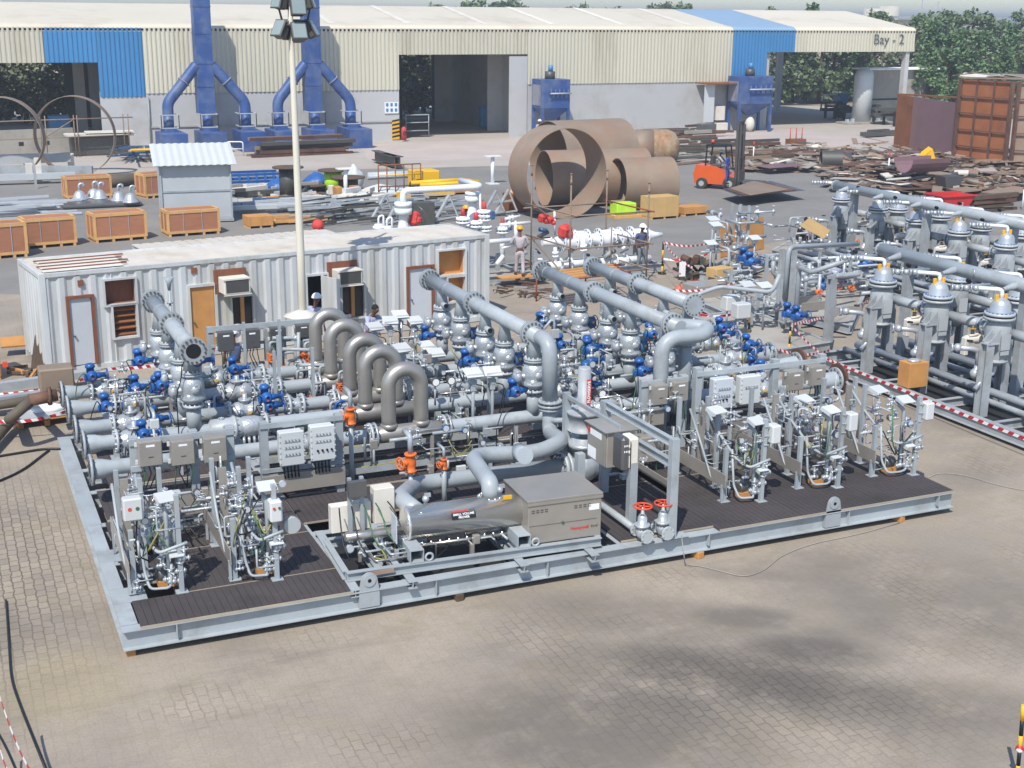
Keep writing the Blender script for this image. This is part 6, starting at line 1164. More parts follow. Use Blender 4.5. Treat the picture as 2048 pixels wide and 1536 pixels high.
# ------------------------------------------------ rolled rings
def ring(c, ax, R, L, label, th=.03, m_='rust'):
    c = V(c); ax = V(ax).normalized(); mb = MB(m_); mb.lathe(c, ax, [(0, R), (L, R)], 56, cap=False); mb.lathe(c, ax, [(L, R-th), (0, R-th)], 56, cap=False)
    for d in (0, L): mb.lathe(c+ax*d, ax, [(0, R), (0, R-th)] if d else [(0, R-th), (0, R)], 56, cap=False)
    return single('steel_ring', mb, label, 'steel ring', 'large rolled rusty plate rings', (c.x, c.y, 0))
c = oy(1134, 352, 35.6); ring((c.x, 35.6, 2.02), (-.03, 1, 0), 2.02, 1.9, 'largest rusty steel ring, standing upright open toward the camera')
c = oy(1088, 358, 39.6); ring((c.x, 39.6, 1.33), (1, -.1, 0), 1.33, 3.4, 'rusty steel cylinder seen through the largest ring')
c = oy(1234, 372, 37.6); ring((c.x, 37.6, 1.2), (1, -.1, 0), 1.2, 2.7, 'rusty steel cylinder lying right of the largest ring')
c = oy(1100, 300, 43.4); ring((c.x, 43.6, 1.85), (1, .12, 0), 1.85, 4.4, 'wide rusty steel cylinder lying behind the largest ring')
c = oy(1225, 330, 41.6); ring((c.x-.8, 41.8, 1.2), (1, -.1, 0), 1.2, 2.6, 'rusty steel cylinder mostly hidden between the others')
for k, (x, lb) in enumerate(((147, 'thin tall rusty hoop standing at the left yard, right of two'), (2, 'thin tall rusty hoop at the left picture edge'))):
    p = oy(x, 272, 60); ring((p.x, 59.9, 2.18), (.3, 1, 0), 2.18, .75, lb, .03)
t = T('old_tank', 'stained rusty horizontal tank with a domed end', 'tank', (40, 54.8, 0)); c = oy(1308, 294, 55); mb = MB('rust'); mb.lathe(c+V((-1.6, .6, 0)), (1, -.45, 0), [(0, .3), (.2, .8), (.5, 1.05), (1.6, 1.12)], 24); t.part('shell', mb)
mb = MB('stain'); mb.lathe(c+V((-.2, 0, 0)), (1, -.45, 0), [(0, 1.125), (1., 1.1), (1.45, .9), (1.7, .5), (1.78, .1)], 24); t.part('dome', mb); t.part('cradle', MB('rustd').cb(c+V((0, 0, -1.0)), (1.5, 1.2, .35)))
# ------------------------------------------------ forklift
p = g(1432, 378, 0); fr = -.85
t = T('forklift', 'orange forklift truck carrying flat steel plates, facing right', 'forklift', (p.x+.45, p.y+.1, 0), fr); Aq = lambda n, mb, pr=None: t.part(n, mb, pr, w=False)
mb = MB('forkor'); mb.prism([(-1.25, -.5, .25), (.65, -.5, .25), (.65, -.5, .62), (.35, -.5, .8), (.2, -.5, .8), (.05, -.5, .95), (-.3, -.5, 1.1), (-1.2, -.5, 1.15), (-1.32, -.5, .7)], (0, 1.0, 0)); Aq('body', mb)
Aq('seat', MB('boxdark').box(-.5, -.05, -.25, .25, 1.05, 1.2, .03).box(-.55, -.45, -.25, .25, 1.2, 1.6, .03)); 
for x, r in ((-.85, .27), (.5, .32)):
    for s_ in (-1, 1):
        wh = Aq('wheel', MB('tyre').lathe((x, s_*.56-.1, r), Y_, [(0, r*.6), (0, r*.95), (.03, r), (.17, r), (.2, r*.95), (.2, r*.6)], 20)); Aq('rim', MB('grey2').cyl((x, s_*.56-.11, r), (x, s_*.56+.11, r), r*.5, n=14), wh)
for x, y, x2 in ((-.75, -.45, -.7), (-.75, .45, -.7), (.35, -.45, .2), (.35, .45, .2)): Aq('cab_post', MB('black').beam((x, y, 1.0), (x2, y, 2.1), .06))
Aq('overhead_guard', MB('black').box(-.75, .25, -.48, .48, 2.08, 2.13).box(-.7, .2, -.3, -.26, 2.131, 2.15).box(-.7, .2, .26, .3, 2.131, 2.15)); Aq('beacon', MB('redor').cyl((-.65, .3, 2.15), (-.65, .3, 2.32), .07, n=10))
for s_ in (-1, 1): mb = MB('lampm'); mb.box(.68, .8, s_*.4-.07, s_*.4+.07, .1, 3.3); Aq('mast', mb); mb = MB('boxdark'); mb.box(.81, .9, s_*.3-.06, s_*.3+.06, .2, 3.15); Aq('mast', mb)
Aq('mast_cylinder', MB('grey2').cyl((.74, .1, .2), (.74, .1, 2.8), .05, n=8))
for z in (.4, 1.6, 2.6, 3.2): Aq('mast_bar', MB('lampm').box(.69, .8, -.33, .33, z, z+.12))
Aq('carriage', MB('lampm').box(.87, .93, -.5, .5, .45, .95)); Aq('load_guard', MB('rustd').box(.87, .9, -.5, -.46, .95, 1.6).box(.87, .9, .46, .5, .95, 1.6).box(.87, .9, -.46, .46, 1.55, 1.6))
for s_ in (-1, 1): Aq('fork', MB('boxdark').box(.88, 2.0, s_*.3-.06, s_*.3+.06, .42, .47))
t.o.scale = (1.12, 1.12, 1.08)
M_ = t.M
def onfork(x, y, z): return M_ @ V((x, y, z))
for k in range(3): single('steel_plate', MB(['boxdark', 'rustd', 'rust'][k]).prism([g(1443+8*k, 379-k, .5+.03*k), g(1480+10*k, 393-k, .5+.03*k), g(1610-16*k, 381-k, .5+.03*k), g(1540-16*k, 362, .5+.03*k)], (0, 0, .015)), ['dark steel plate lowest on the forklift forks', 'rusty plate in the middle on the forklift forks', 'brown plate on top on the forklift forks'][k], 'steel plate', 'plates on the forks')
c = onfork(-.2, -.0, 1.22); person((c.x, c.y, c.z-.12), fr+math.pi/2, 'forklift driver in white shirt seated on the orange forklift', 'cloth1', 'trous', 'helmw', 'sit', la=((.2, -.3, .15), (.1, -.5, .15)), ra=((-.2, -.3, .15), (-.1, -.5, .15)), hgt=1.65)
c = onfork(.45, -.75, 0); person((c.x, c.y, .35), fr+math.pi/2, 'person in blue overalls riding beside the forklift mast', 'overall', 'overall', 'hair', 'stand', hgt=1.68, long_sleeve=True)
# ------------------------------------------------ crates
def crate(px0, px1, yb, yt, label, side=1.1, rz=.2, tone='ply'):
    a = g(px0, yb, 0); b = g(px1, yb-(px1-px0)*.12, 0); L = max(1.2, min(2.2, (b-a).length)); H_ = oy(px0, yt, a.y).z; t = T('wooden_crate', label, 'crate', a, rz, 'plywood crates with pine battens'); P = lambda n, mb: t.part(n, mb, w=False); D_ = side
    P('panel_box', MB(tone).box(.02, L-.02, .02, D_-.02, .14, H_-.02))
    P('lid', MB(tone).box(0, L, 0, D_, H_-.018, H_+.0)); bt = .1
    for y in (-.0, D_-.025): 
        for z in (.12, H_-bt-.002): P('batten', MB('pine').box(0, L, y-.005, y+.03, z, z+bt))
        for x in (0, L-bt): P('batten', MB('pine').box(x, x+bt, y-.004, y+.029, .12+bt, H_-bt-.003))
    for x in (-.002, L-.025):
        for z in (.12, H_-bt): P('batten', MB('pine').box(x, x+.027, .031, D_-.03, z, z+bt-.003))
        for y in (.03, D_*.5-.05, D_-.13): P('batten', MB('pine').box(x, x+.026, y, y+bt, .12+bt, H_-bt-.003))
    for y in (.0, D_-bt): P('batten', MB('pine').box(.1, L-.1, y, y+bt, H_+.001, H_+.02))
    for x in (0, L-bt): P('batten', MB('pine').box(x, x+bt, .1, D_-.1, H_+.002, H_+.021))
    for x in (.05, L*.33, L*.66, L-.15): P('runner', MB('pine').box(x, x+.1, 0, D_, 0, .118))
    for x in (L*.3, L*.65): P('strap', MB('lgrey').box(x, x+.02, -.009, -.006, .12, H_+.02))
    return t
crate(-34, 52, 521, 452, 'plywood crate cut by the left picture edge', rz=.15); crate(52, 147, 499, 440, 'plywood crate second from the left edge, front row', rz=.14); crate(190, 287, 487, 430, 'plywood crate in the front row left of the kiosk', rz=.16); crate(336, 432, 475, 424, 'plywood crate before the kiosk door side', rz=.1); crate(133, 212, 401, 356, 'plywood crate alone farther back, behind the silver domes', rz=.08); crate(291, 330, 398, 350, 'plywood crate half hidden behind the kiosk', rz=.3)
for k, (px, py, L, h, lb) in enumerate(((497, 458, 1.1, .5, 'low brown wooden box near the kiosk'), (0, 760, 1.2, 1.5, 'tall brown crate at the left edge beside the container'), (1302, 440, 1.5, 1.0, 'tan wooden crate right of the lying steel cylinder'), (1368, 433, 1.4, .4, 'low wooden pallet box right of the tan crate'))):
    p = g(px, py, 0); x0 = -1.15 if k == 1 else 0
    t = T('wooden_box', lb, 'crate', p, [.05, .35, .08, .1][k]); mm = 'board' if k != 2 else 'tan'; t.part('panel_box', MB(mm).box(x0, x0+L, 0, .9, .1, h, .004), w=False)
    for x in (x0+.02, x0+L*.5-.04, x0+L-.1): t.part('runner', MB('pine').box(x, x+.08, 0, .9, 0, .1), w=False); t.part('batten', MB(mm).box(x, x+.08, -.02, -.001, .1, h), w=False)
p = g(1252, 436, 0); t = T('lime_bin', 'lime green bin on a pallet below the rusty cylinder', 'bin', p); t.part('bin', MB('lime').cb((p.x, p.y+.3, .42), (1.0, .7, .5), b=.03)); t.part('pallet', MB('pine').cb((p.x, p.y+.3, .08), (1.4, 1., .14)))
p = g(1040, 425, 0); t = T('wooden_box', 'orange brown box in front of the largest rusty ring', 'crate', p); t.part('panel_box', MB('rust2').cb((p.x, p.y+.4, .45), (1.1, .8, .8))); t.part('scrap', MB('pine').sph((p.x, p.y+.4, .9), .35, 8, 5, (1.2, 1, .4)))
# ------------------------------------------------ kiosk
p = g(325, 449, 0); t = T('kiosk', 'small grey metal kiosk with sloping corrugated roof', 'kiosk', p, -.1); Pk = lambda n, mb, pr=None: t.part(n, mb, pr, w=False)
Pk('body', MB('lgrey').box(.05, 2.95, .05, 1.75, .25, 2.6)); Pk('base', MB('grey2').box(-.05, 3.05, -.05, 1.85, .05, .16)); Pk('skirt', MB('grey2').box(.02, 2.98, .02, 1.8, .16, .248))
for x in (0, 2.95): Pk('post', MB('grey').box(x, x+.07, -.02, .06, .16, 2.6)); Pk('post', MB('grey').box(x, x+.07, 1.75, 1.82, .16, 3.05))
Pk('rail', MB('grey').box(.07, 2.95, .015, .045, 1.35, 1.43)); Pk('rail', MB('rust2').box(0, 3., .0, .05, 2.55, 2.6))
mb = MB('white'); n = 22
for i in range(n): x = -.25+i*3.5/n; d = .03 if i % 2 else 0; x2 = x+3.5/n; d2 = .03 if (i+1) % 2 else 0; mb.add([(x, -.3, 2.52+d), (x2, -.3, 2.52+d2), (x2, 2.0, 3.25+d2), (x, 2.0, 3.25+d)], [(0, 1, 2, 3)]); mb.add([(x, -.3, 2.51+d), (x2, -.3, 2.51+d2), (x2, 2.0, 3.24+d2), (x, 2.0, 3.24+d)], [(3, 2, 1, 0)])
Pk('roof', mb)
# ------------------------------------------------ yard things
def pile(name, label, cat, px, py, w_, d, n, mats_, ln, th, seed, zmax=.4, ang=.2, spread=.3, kind=None, stack=None):
    random.seed(seed); c = g(px, py, 0); mb = MB(mats_[0])
    for k in range(n):
        z = rnd(.03, zmax) if stack is None else .06+stack*(k//max(1, int(n/4)))
        mb.m(random.choice(mats_)).cb(c+V((rnd(-w_, w_)/2, rnd(0, d), z)), (rnd(*ln), rnd(*th), rnd(*th)), rz=ang+rnd(-spread, spread), rx=rnd(-.1, .1))
    o = single(name, mb, label, cat)
    if kind: o['kind'] = kind
    return o
pile('steel_beams', 'long stack of brown grey steel sections before the blue exhaust ducts', 'steel', 612, 312, 1.0, 1.8, 26, ['rustd', 'hdark', 'rust'], (5.4, 6.6), (.14, .24), 3, ang=.12, spread=.03, stack=.26)
t = T('steel_beams', 'two short grey I beams lying before the big hangar door', 'steel', g(775, 308, 0))
for k in (0, 1): a = g(750+18*k, 300+6*k, .75); b = g(790+10*k, 312+1*k, .75); mb = MB('lampm'); mb.ib(a, b, .45, .6, .05); t.part('beam', mb)
pile('steel_trusses', 'flat grey welded steel frames lying in the yard behind the container', 'steel', 690, 452, 3.2, 3.0, 34, ['grey2', 'lgrey', 'lampm'], (1.4, 3.2), (.05, .1), 4, zmax=.9, ang=.3, spread=.35)
pile('steel_trusses', 'grey welded steel frames lying right of the white overhead pipe', 'steel', 880, 440, 3.4, 3.0, 30, ['grey2', 'lgrey', 'lampm'], (1.2, 3.), (.05, .1), 5, zmax=.9, ang=.2, spread=.4)
for k, (px, py) in enumerate(((742, 440), (772, 446), (870, 440), (965, 430), (990, 428))):
    c = g(px, py, .1); mb = MB('grey2'); h = 1.05; A3 = (c, c+V((1.1, 0, .1)), c+V((.75, .2, h))); mb.beam(A3[0], A3[2], .16, .06); mb.beam(A3[1], A3[2], .14, .06); mb.beam(A3[0], A3[1], .12, .06); mb.beam(A3[0].lerp(A3[2], .5), A3[1].lerp(A3[2], .5), .08); single('steel_bracket', mb, 'grey triangular steel bracket in the frame heap, %s from the left' % ORD[k], 'bracket', 'triangular brackets')
pile('white_beams', 'pale painted steel beams piled right of the kiosk', 'steel', 575, 428, 4.6, 2.2, 22, ['lgrey', 'white', 'lgrey'], (1.6, 4.2), (.12, .22), 6, zmax=.4, ang=.05, spread=.15)
pile('white_beams', 'weathered grey beams heaped behind the pale painted beams', 'steel', 545, 408, 4.8, 4.0, 36, ['gypsum', 'lampm', 'concg', 'lgrey'], (.6, 2.4), (.12, .3), 7, zmax=.5, ang=.6, spread=1.0)
pile('pallet_stack', 'orange painted steel pallets right of the low wooden box', 'pallet', 590, 450, 1.6, 1.0, 14, ['ytruss', 'board', 'pine'], (1.4, 2.4), (.07, .12), 8, zmax=.4, ang=.05, spread=.04)
pile('sack_heap', 'heap of white sacks and boxes beside the cable spools', 'sacks', 725, 410, 2.6, 2.4, 26, ['white', 'gypsum', 'board', 'gypsum', 'concg'], (.4, 1.2), (.2, .45), 10, zmax=.6, ang=.4, spread=1.2)
pile('debris', 'assorted debris and timber among the cable spools', 'scrap', 650, 412, 5.0, 2.6, 46, ['gypsum', 'board', 'lampm', 'concg', 'dblue'], (.3, 1.2), (.08, .3), 12, zmax=.35, ang=.4, spread=1.5)
for k, (px, py, w_, lb) in enumerate(((499, 383, 3.6, 'bright blue steel trusses stacked right of the kiosk'), )):
    c = g(px, py, 0); t = T('blue_trusses', lb, 'steel', c)
    for j in range(9): mb = MB('blue'); x = c.x-w_/2+j*w_/8; mb.beam((x, c.y, .2), (x+.3, c.y+1.6, .75), .12); t.part('truss_bar', mb)
    for z in (.1, .5, .85): t.part('chord', MB('blue').box(c.x-w_/2, c.x+w_/2, c.y+.2*z, c.y+.12+.2*z, z-.08, z+.04)); t.part('chord', MB('blue').box(c.x-w_/2, c.x+w_/2, c.y+1.5, c.y+1.62, z-.08, z+.04))
def lump(name, mm, px, py, sx, sy, sz, seed, label, cat):
    random.seed(seed); c = g(px, py, 0); mb = MB(mm); mb.sph((0, 0, 0), 1, 22, 12); mb.V = [(c.x+v[0]*sx*(1+.12*math.sin(v[1]*5+v[2]*4+seed)), c.y+v[1]*sy, max(0, sz*.45+v[2]*sz*.55*(1+.2*math.sin(v[0]*6+seed)+.12*math.sin(v[1]*11)))) for v in mb.V]; return single(name, mb, label, cat)
lump('tarpaulin', 'tarp', 560, 388, .65, .8, .8, 1, 'blue tarpaulin bundle behind the dark cable spool', 'tarpaulin'); lump('tarpaulin', 'tarp', 636, 376, .8, .8, .75, 2, 'blue tarpaulin bundle left of the lime spool', 'tarpaulin'); lump('white_sheet', 'white', 775, 395, 1.6, .8, .6, 3, 'white plastic sheet heap left of the yellow cage', 'sheet'); lump('white_sack', 'white', 710, 380, .45, .4, 1.2, 2, 'tall white sack standing right of the lime spool', 'sack')
def spool(px, py, r, h, mm, label, R=None, up=True):
    c = g(px, py, 0); R = R or r*1.7; t = T('cable_spool', label, 'spool', c, 0, 'cable spools in the yard')
    for z in (0.02, h): t.part('disc', MB('bark').cyl((c.x, c.y, z), (c.x, c.y, z+.07), R, n=24))
    t.part('drum', MB(mm).cyl((c.x, c.y, .09), (c.x, c.y, h), r, n=20))
spool(578, 397, .45, 1.5, 'lampm', 'tall dark cable spool stack with clutter on top'); spool(667, 385, .45, 1.1, 'lime', 'cable spool wound with lime green cable'); spool(622, 385, .5, .35, 'rustd', 'low flat cable spool lying between the tarpaulins'); spool(697, 392, .5, .9, 'bark', 'brown cable spool below the tall white sack')
for k, (px, py, z) in enumerate(((692, 403, 1.6), (985, 368, 1.5))): c = g(px, py, 0); t = T('pipe_stand', 'white T-shaped stand %s' % ['behind the steel frames, nearer the mast', 'near the largest rusty ring'][k], 'stand', c, 0, 'white T stands'); t.part('post', MB('ppipe').cyl(c, c+V((0, 0, z)), .1, n=10)); t.part('top_plate', MB('ppipe').cb(c+V((0, 0, z)), (.85, .5, .05))); t.part('base_plate', MB('ppipe').cb(c+V((0, 0, .03)), (.6, .6, .05)))
t = T('yellow_pipes', 'bundle of yellow painted pipes on an orange rack', 'pipes', g(880, 372, 0))
for k, (a, b) in enumerate(((g(822, 366, .9), g(925, 360, 1.)), (g(840, 371, .9), g(958, 364, 1.)), (g(925, 360, 1.), g(945, 364, 1.)))): t.part('pipe', MB('ytruss').cyl(a, b, .11, n=10))
t.part('rack', MB('board').beam(g(850, 375, .4), g(945, 370, .4), .8, .6)); 
c = g(800, 398, 0); t = T('yellow_cage', 'rust and yellow barred cage beside the yellow pipes', 'cage', c)
for j in range(6): x = c.x-1.1+j*.44; t.part('bar', MB('rust2').cyl((x, c.y, 0), (x, c.y, 1.7), .03, n=6))
for z in (.1, .65, 1.2, 1.7): t.part('bar', MB('ytruss' if z == 1.2 else 'rust2').cyl((c.x-1.1, c.y, z), (c.x+1.1, c.y, z), .03, n=6))
t.part('engine', MB('ytruss').box(c.x+.9, c.x+2.2, c.y+.2, c.y+1.4, .3, 1.3, .04)); t.part('engine', MB('dark').cyl((c.x+.5, c.y-.3, .5), (c.x+.9, c.y-.3, .5), .4, n=14)); t.part('chassis', MB('ytruss').box(c.x-.2, c.x+2.8, c.y-.2, c.y+.6, .1, .35))
c = g(640, 462, 0); single('red_ball', MB('safety').sph((c.x, c.y+.3, .2), .26, 12, 8), 'red rounded cover just behind the second container roof', 'cover')
t = T('grey_drain_box', 'dark grey steel box behind the white upright valve', 'box', g(845, 452, 0)); p = g(848, 452, 0); t.part('box', MB('lampm').cb((p.x, p.y+.3, .5), (1.0, .6, 1.0)))
# left yard
pile('steel_frames', 'pale grey steel frames stacked at the left edge', 'steel', 45, 438, 3.6, 4.5, 26, ['lgrey', 'doorw', 'lgrey'], (1.4, 3.6), (.06, .14), 13, zmax=.5, ang=.1, spread=.1)  # pile of loose pale steel frames
t = T('dome_lids', 'grey pad under the spare silver domes', 'pad', g(212, 412, 0)); p = g(205, 415, 0); t.part('pad', MB('boxdark').cb((p.x, p.y+.3, .12), (3.6, 1.2, .22), b=.08))
for k, (px, py) in enumerate(((160, 400), (200, 398), (238, 402), (262, 405), (188, 396))):
    c = g(px, py, .2); t = T('silver_dome', 'spare silver dome lid with a lifting pipe, %s from the left' % ORD[[0, 2, 3, 4, 1][k]], 'dome lid', c, 0, 'spare silver dome lids'); t.part('dome', MB('alum').lathe(c, Z_, [(0, .38), (.08, .38), (.1, .3), (.3, .26), (.42, .15), (.46, .05)], 18)); t.part('pipe', MB('alum').pipe([c+V((0, 0, .4)), c+V((0, 0, .75)), c+V((.2, 0, .78)), c+V((.22, 0, .6))], .06, .12, n=8))
t = T('steel_racks', 'long galvanised channel racks at the left yard', 'steel', g(70, 350, 0))
for k, (a, b, h) in enumerate(((g(-30, 320, .8), g(140, 314, .8), .5), (g(-30, 338, .6), g(185, 340, .5), .4), (g(-30, 356, .4), g(150, 350, .4), .3))): t.part('channel', MB(['lgrey', 'grey2', 'lgrey'][k]).beam(a, b, .5, h))
for k, (px, py) in enumerate(((55, 345), (77, 350), (143, 340), (60, 362), (78, 366))): c = g(px, py, 0); t.part('bracket', MB('gypsum').cb(c+V((0, 0, .5)), (.35, .3, .9)))
t.part('post', MB('grey2').box(g(70, 378).x, g(70, 378).x+.12, g(70, 378).y, g(70, 378).y+.12, 0, 1.3))
single('long_pipe', MB('hose').cyl(g(195, 364, .35), g(330, 352, .35), .32, n=14), 'long dusty pipe lying behind the single back crate', 'pipe')
t = T('low_wall', 'low grey concrete wall with small openings at the left yard', 'wall', g(60, 310, 0)); a = g(-60, 316, 0); b = g(150, 306, 0); d = (b-a).normalized(); nrm = V((-d.y, d.x, 0)); mb = MB('lampm'); 
mb = MB('concg'); mb.prism([a, b, b+V((0, 0, 1.6)), a+V((0, 0, 1.6))], nrm*.3); t.part('wall', mb)
for k in range(5): c = a+d*(3+k*1.6); t.part('opening', MB('dark').prism([c-nrm*.01+V((0, 0, .6)), c+d*.3-nrm*.01+V((0, 0, .6)), c+d*.3-nrm*.01+V((0, 0, .85)), c-nrm*.01+V((0, 0, .85))], nrm*.008))
t = T('work_platform', 'scaffold platform with plywood on top, left yard', 'platform', g(205, 310, 0)); c = g(205, 312, 0)
t.part('deck', MB('gypsum').cb((c.x, c.y+.8, 1.3), (4.2, 1.8, .1), rz=.02)); t.part('deck', MB('gypsum').cb((c.x+.6, c.y+.7, 1.45), (3, 1.4, .06), rz=-.05)); t.part('box', MB('lampm').cb((c.x, c.y+1, .6), (3.6, 1.4, 1.1)))
for dx in (-3.6, -3.3, -1.6, -1.4, 1.4, 1.7): t.part('upright', MB('scaf').cyl((c.x+dx, c.y-.2, 0), (c.x+dx, c.y-.2, 2.6), .035, n=6))
for z in (1.2, 2.3): t.part('rail', MB('scaf').cyl((c.x-6.5, c.y-.2, z), (c.x+2., c.y-.2, z+.1), .035, n=6))
t.part('brace', MB('scaf').cyl((c.x-3.5, c.y-.22, 1.2), (c.x-1.5, c.y-.22, 2.4), .035, n=6))
pile('debris', 'tangled blue green metal offcuts behind the kiosk', 'scrap', 285, 325, 2.2, 2.4, 40, ['lgrey', 'dblue', 'grey2', 'lampm'], (.6, 2.2), (.05, .12), 14, zmax=.9, ang=.8, spread=1.2)
t = T('yellow_rail', 'yellow guard rail sections before the blue exhaust ducts', 'railing', g(360, 318, 0))
for a, b in (((262, 300, 1.1), (268, 300, 0)), ((262, 300, 1.1), (410, 296, 1.1)), ((330, 300, 1.1), (330, 300, .1)), ((412, 296, 1.1), (412, 296, .1))): t.part('rail', MB('ytruss').cyl(g(a[0], a[1], a[2]), g(b[0], b[1], b[2]), .07, n=8))
t = T('white_rail', 'white hooped handrail right of the kiosk roof', 'railing', g(470, 318, 0)); p, q = g(455, 312, 0), g(487, 312, 0); t.part('rail', MB('ppipe').pipe([p, p+V((0, 0, .9)), q+V((0, 0, .9)), q], .04, .15, n=8)); t.part('rail', MB('ppipe').cyl(p+V((0, 0, .45)), q+V((0, 0, .45)), .03, n=6))
single('pipe_row', MB('lgrey').cyl(g(735, 350, .15), g(860, 344, .15), .14, n=10).cyl(g(735, 354, .15), g(860, 348, .15), .14, n=10), 'pale pipes lying behind the yellow pipes', 'pipes')
# pallet, hose and beams left of the skid
t = T('steel_beam_stack', 'grey steel beams lying before the container left end', 'steel', g(40, 760, 0))
for k, (a, b, h) in enumerate((((-60, 782, .25), (200, 745, .25), .2), ((-60, 812, .3), (110, 790, .3), .28))): t.part('beam', MB('grey2').beam(g(*a), g(*b), .22, h)); 
t.part('beam', MB('lgrey').beam(g(100, 768, .5), g(135, 748, .55), .1)); p = g(14, 768, 0); t.part('end_cap', MB('redor').cb((p.x, p.y, .5), (.12, .1, .12)))
t = T('pallet', 'wooden pallet with plates and white wrap left of the skid', 'pallet', g(90, 850, 0)); c = g(92, 852, 0)
for k in range(5): t.part('board', MB('board').cb((c.x, c.y+.15*k, .17), (1.5, .1, .025), rz=.1))
for dx in (-.55, 0, .5): t.part('runner', MB('board').cb((c.x+dx, c.y+.3, .08), (.1, .75, .13), rz=.1))
t.part('plate', MB('lgrey').cb((c.x, c.y+.3, .22), (1.4, .7, .04), rz=.15)); t.part('wrap', MB('paper').sph((c.x+.1, c.y+.4, .28), .3, 10, 6, (1.3, .7, .35)))
t = T('hose', 'thick weathered rubber hose coupled to the farthest pipe run inlet', 'hose', (-.5, 10.3, 0)); j = V((.12, 10.36, ZP)); e1 = g(20, 850, .1); t.part('coupling', MB('rustd').cyl(j, j+V((-.55, -.05, -.05)), .13, n=14).flange(j+V((-.15, 0, -.01)), X_, .2, .06, 8, 16)); t.part('rubber_tube', MB('hose').pipe([j+V((-.5, -.04, -.05)), j+V((-1.0, -.3, -.35)), g(30, 832, .25), g(-80, 960, .18)], .11, .6, n=12, seg=8)); t.part('rubber_tube', MB('hose').pipe([j+V((-.45, .02, -.08)), g(55, 800, .4), g(-80, 825, .12)], .1, .6, n=12, seg=6))
single('rust_block', MB('rust').cb(oy(112, 755, 11.), (.7, .5, .5), b=.03), 'rusty iron block behind the hose coupling', 'iron block')
for k, (pts, lb) in enumerate((([(132, 898), (90, 897), (0, 912), (-80, 925)], 'black cable running left from the skid corner'), ([(98, 900), (40, 945), (-60, 985)], 'thin black cable branching toward the left edge'))): single('ground_cable', MB('cable').pipe([g(x, y, .03) for x, y in pts], .025, .5, n=6), lb, 'cable', 'cables on the paving left of the skid')
single('ground_cable', MB('concg').pipe([g(1363, 1072, .5), g(1368, 1110, .3), g(1370, 1130, .02), g(1400, 1132, .015), g(1440, 1142, .015), g(1490, 1155, .015), g(1530, 1140, .015), g(1560, 1112, .015), g(1620, 1088, .015), g(1720, 1068, .015), g(1800, 1045, .015)], .009, .5, n=6), 'thin tan cable hanging off the skid and curling over the paving', 'cable')
single('ground_cable', MB('concg').pipe([g(1856, 955, .015), g(1880, 945, .015), g(1930, 950, .015), g(2000, 972, .015), g(2100, 990, .015)], .009, .5, n=6), 'thin tan cable on the paving right of the skid', 'cable')
t = T('leaning_board', 'weathered boards leaning on the container left end', 'board', g(80, 740, 0)); a, b = g(62, 735, 0), g(92, 752, 0); top = oy(72, 652, g(72, 740).y+.5); t.part('board', MB('bark').prism([a, b, top+V((.1, 0, 0)), top], (0, .04, 0))); p = g(25, 715, 0); t.part('panel', MB('board').cb((p.x+.3, p.y+.3, .35), (1.1, .5, .05), rx=.3))
pile('debris', 'small timber offcuts on the paving beside the leaning boards', 'scrap', 66, 755, 1.1, .9, 12, ['board', 'bark', 'lgrey'], (.2, .8), (.05, .1), 15, zmax=.1, ang=.4, spread=1.5)
# barrier tapes and posts
def tapemat():
    m = bpy.data.materials.new('tape'); m.use_nodes = True; N = m.node_tree.nodes; L = m.node_tree.links; b = N['Principled BSDF']; ge = N.new('ShaderNodeNewGeometry'); dt = N.new('ShaderNodeVectorMath'); dt.operation = 'DOT_PRODUCT'; dt.inputs[1].default_value = (1, .75, .6); L.new(ge.outputs['Position'], dt.inputs[0])
    mt = N.new('ShaderNodeMath'); mt.operation = 'FRACT'; mu = N.new('ShaderNodeMath'); mu.operation = 'MULTIPLY'; mu.inputs[1].default_value = 4.2; L.new(dt.outputs['Value'], mu.inputs[0]); L.new(mu.outputs[0], mt.inputs[0]); gt = N.new('ShaderNodeMath'); gt.operation = 'GREATER_THAN'; gt.inputs[1].default_value = .5; L.new(mt.outputs[0], gt.inputs[0])
    x = N.new('ShaderNodeMix'); x.data_type = 'RGBA'; x.inputs[6].default_value = (*lin('f0ecea'), 1); x.inputs[7].default_value = (*lin('c21f33'), 1); L.new(gt.outputs[0], x.inputs[0]); L.new(x.outputs[2], b.inputs['Base Color']); MATS['tape'] = m
tapemat()
def tape(a, b, label, w_=.07, sag=.12):
    a, b = V(a), V(b); n = 14; mb = MB('tape'); vs = []
    for i in range(n+1): t_ = i/n; p = a.lerp(b, t_)-V((0, 0, sag*4*t_*(1-t_))); tw = .3*math.sin(t_*6); vs += [p+V((0, tw*.03, w_/2)), p-V((0, tw*.03, w_/2))]
    mb.add(vs, [(2*i, 2*i+1, 2*i+3, 2*i+2) for i in range(n)]); mb.add([v+V((0, .002, 0)) for v in vs], [(2*i+2, 2*i+3, 2*i+1, 2*i) for i in range(n)]); return single('barrier_tape', mb, label, 'tape', 'red and white barrier tapes')
def bpost(p, h, label):
    t = T('barrier_post', label, 'post', p, 0, 'yellow and black barrier posts')
    for k in range(4): t.part('band', MB('saferyel' if k % 2 == 0 else 'black').cyl((p.x, p.y, p.z+h*k/4), (p.x, p.y, p.z+h*(k+1)/4), .03, n=8))
    t.part('foot', MB('black').cyl(p, p+V((0, 0, .04)), .15, n=12)); return p+V((0, 0, h))
pa = bpost(g(1324, 548, 0), 1.15, 'yellow and black post before the machinery scrap'); pb = bpost(g(1497, 671, .2), .75, 'yellow post at the near edge of the bare plate skid'); pc = bpost(g(1578, 700, .2), .7, 'yellow post right of the bare plate skid'); 
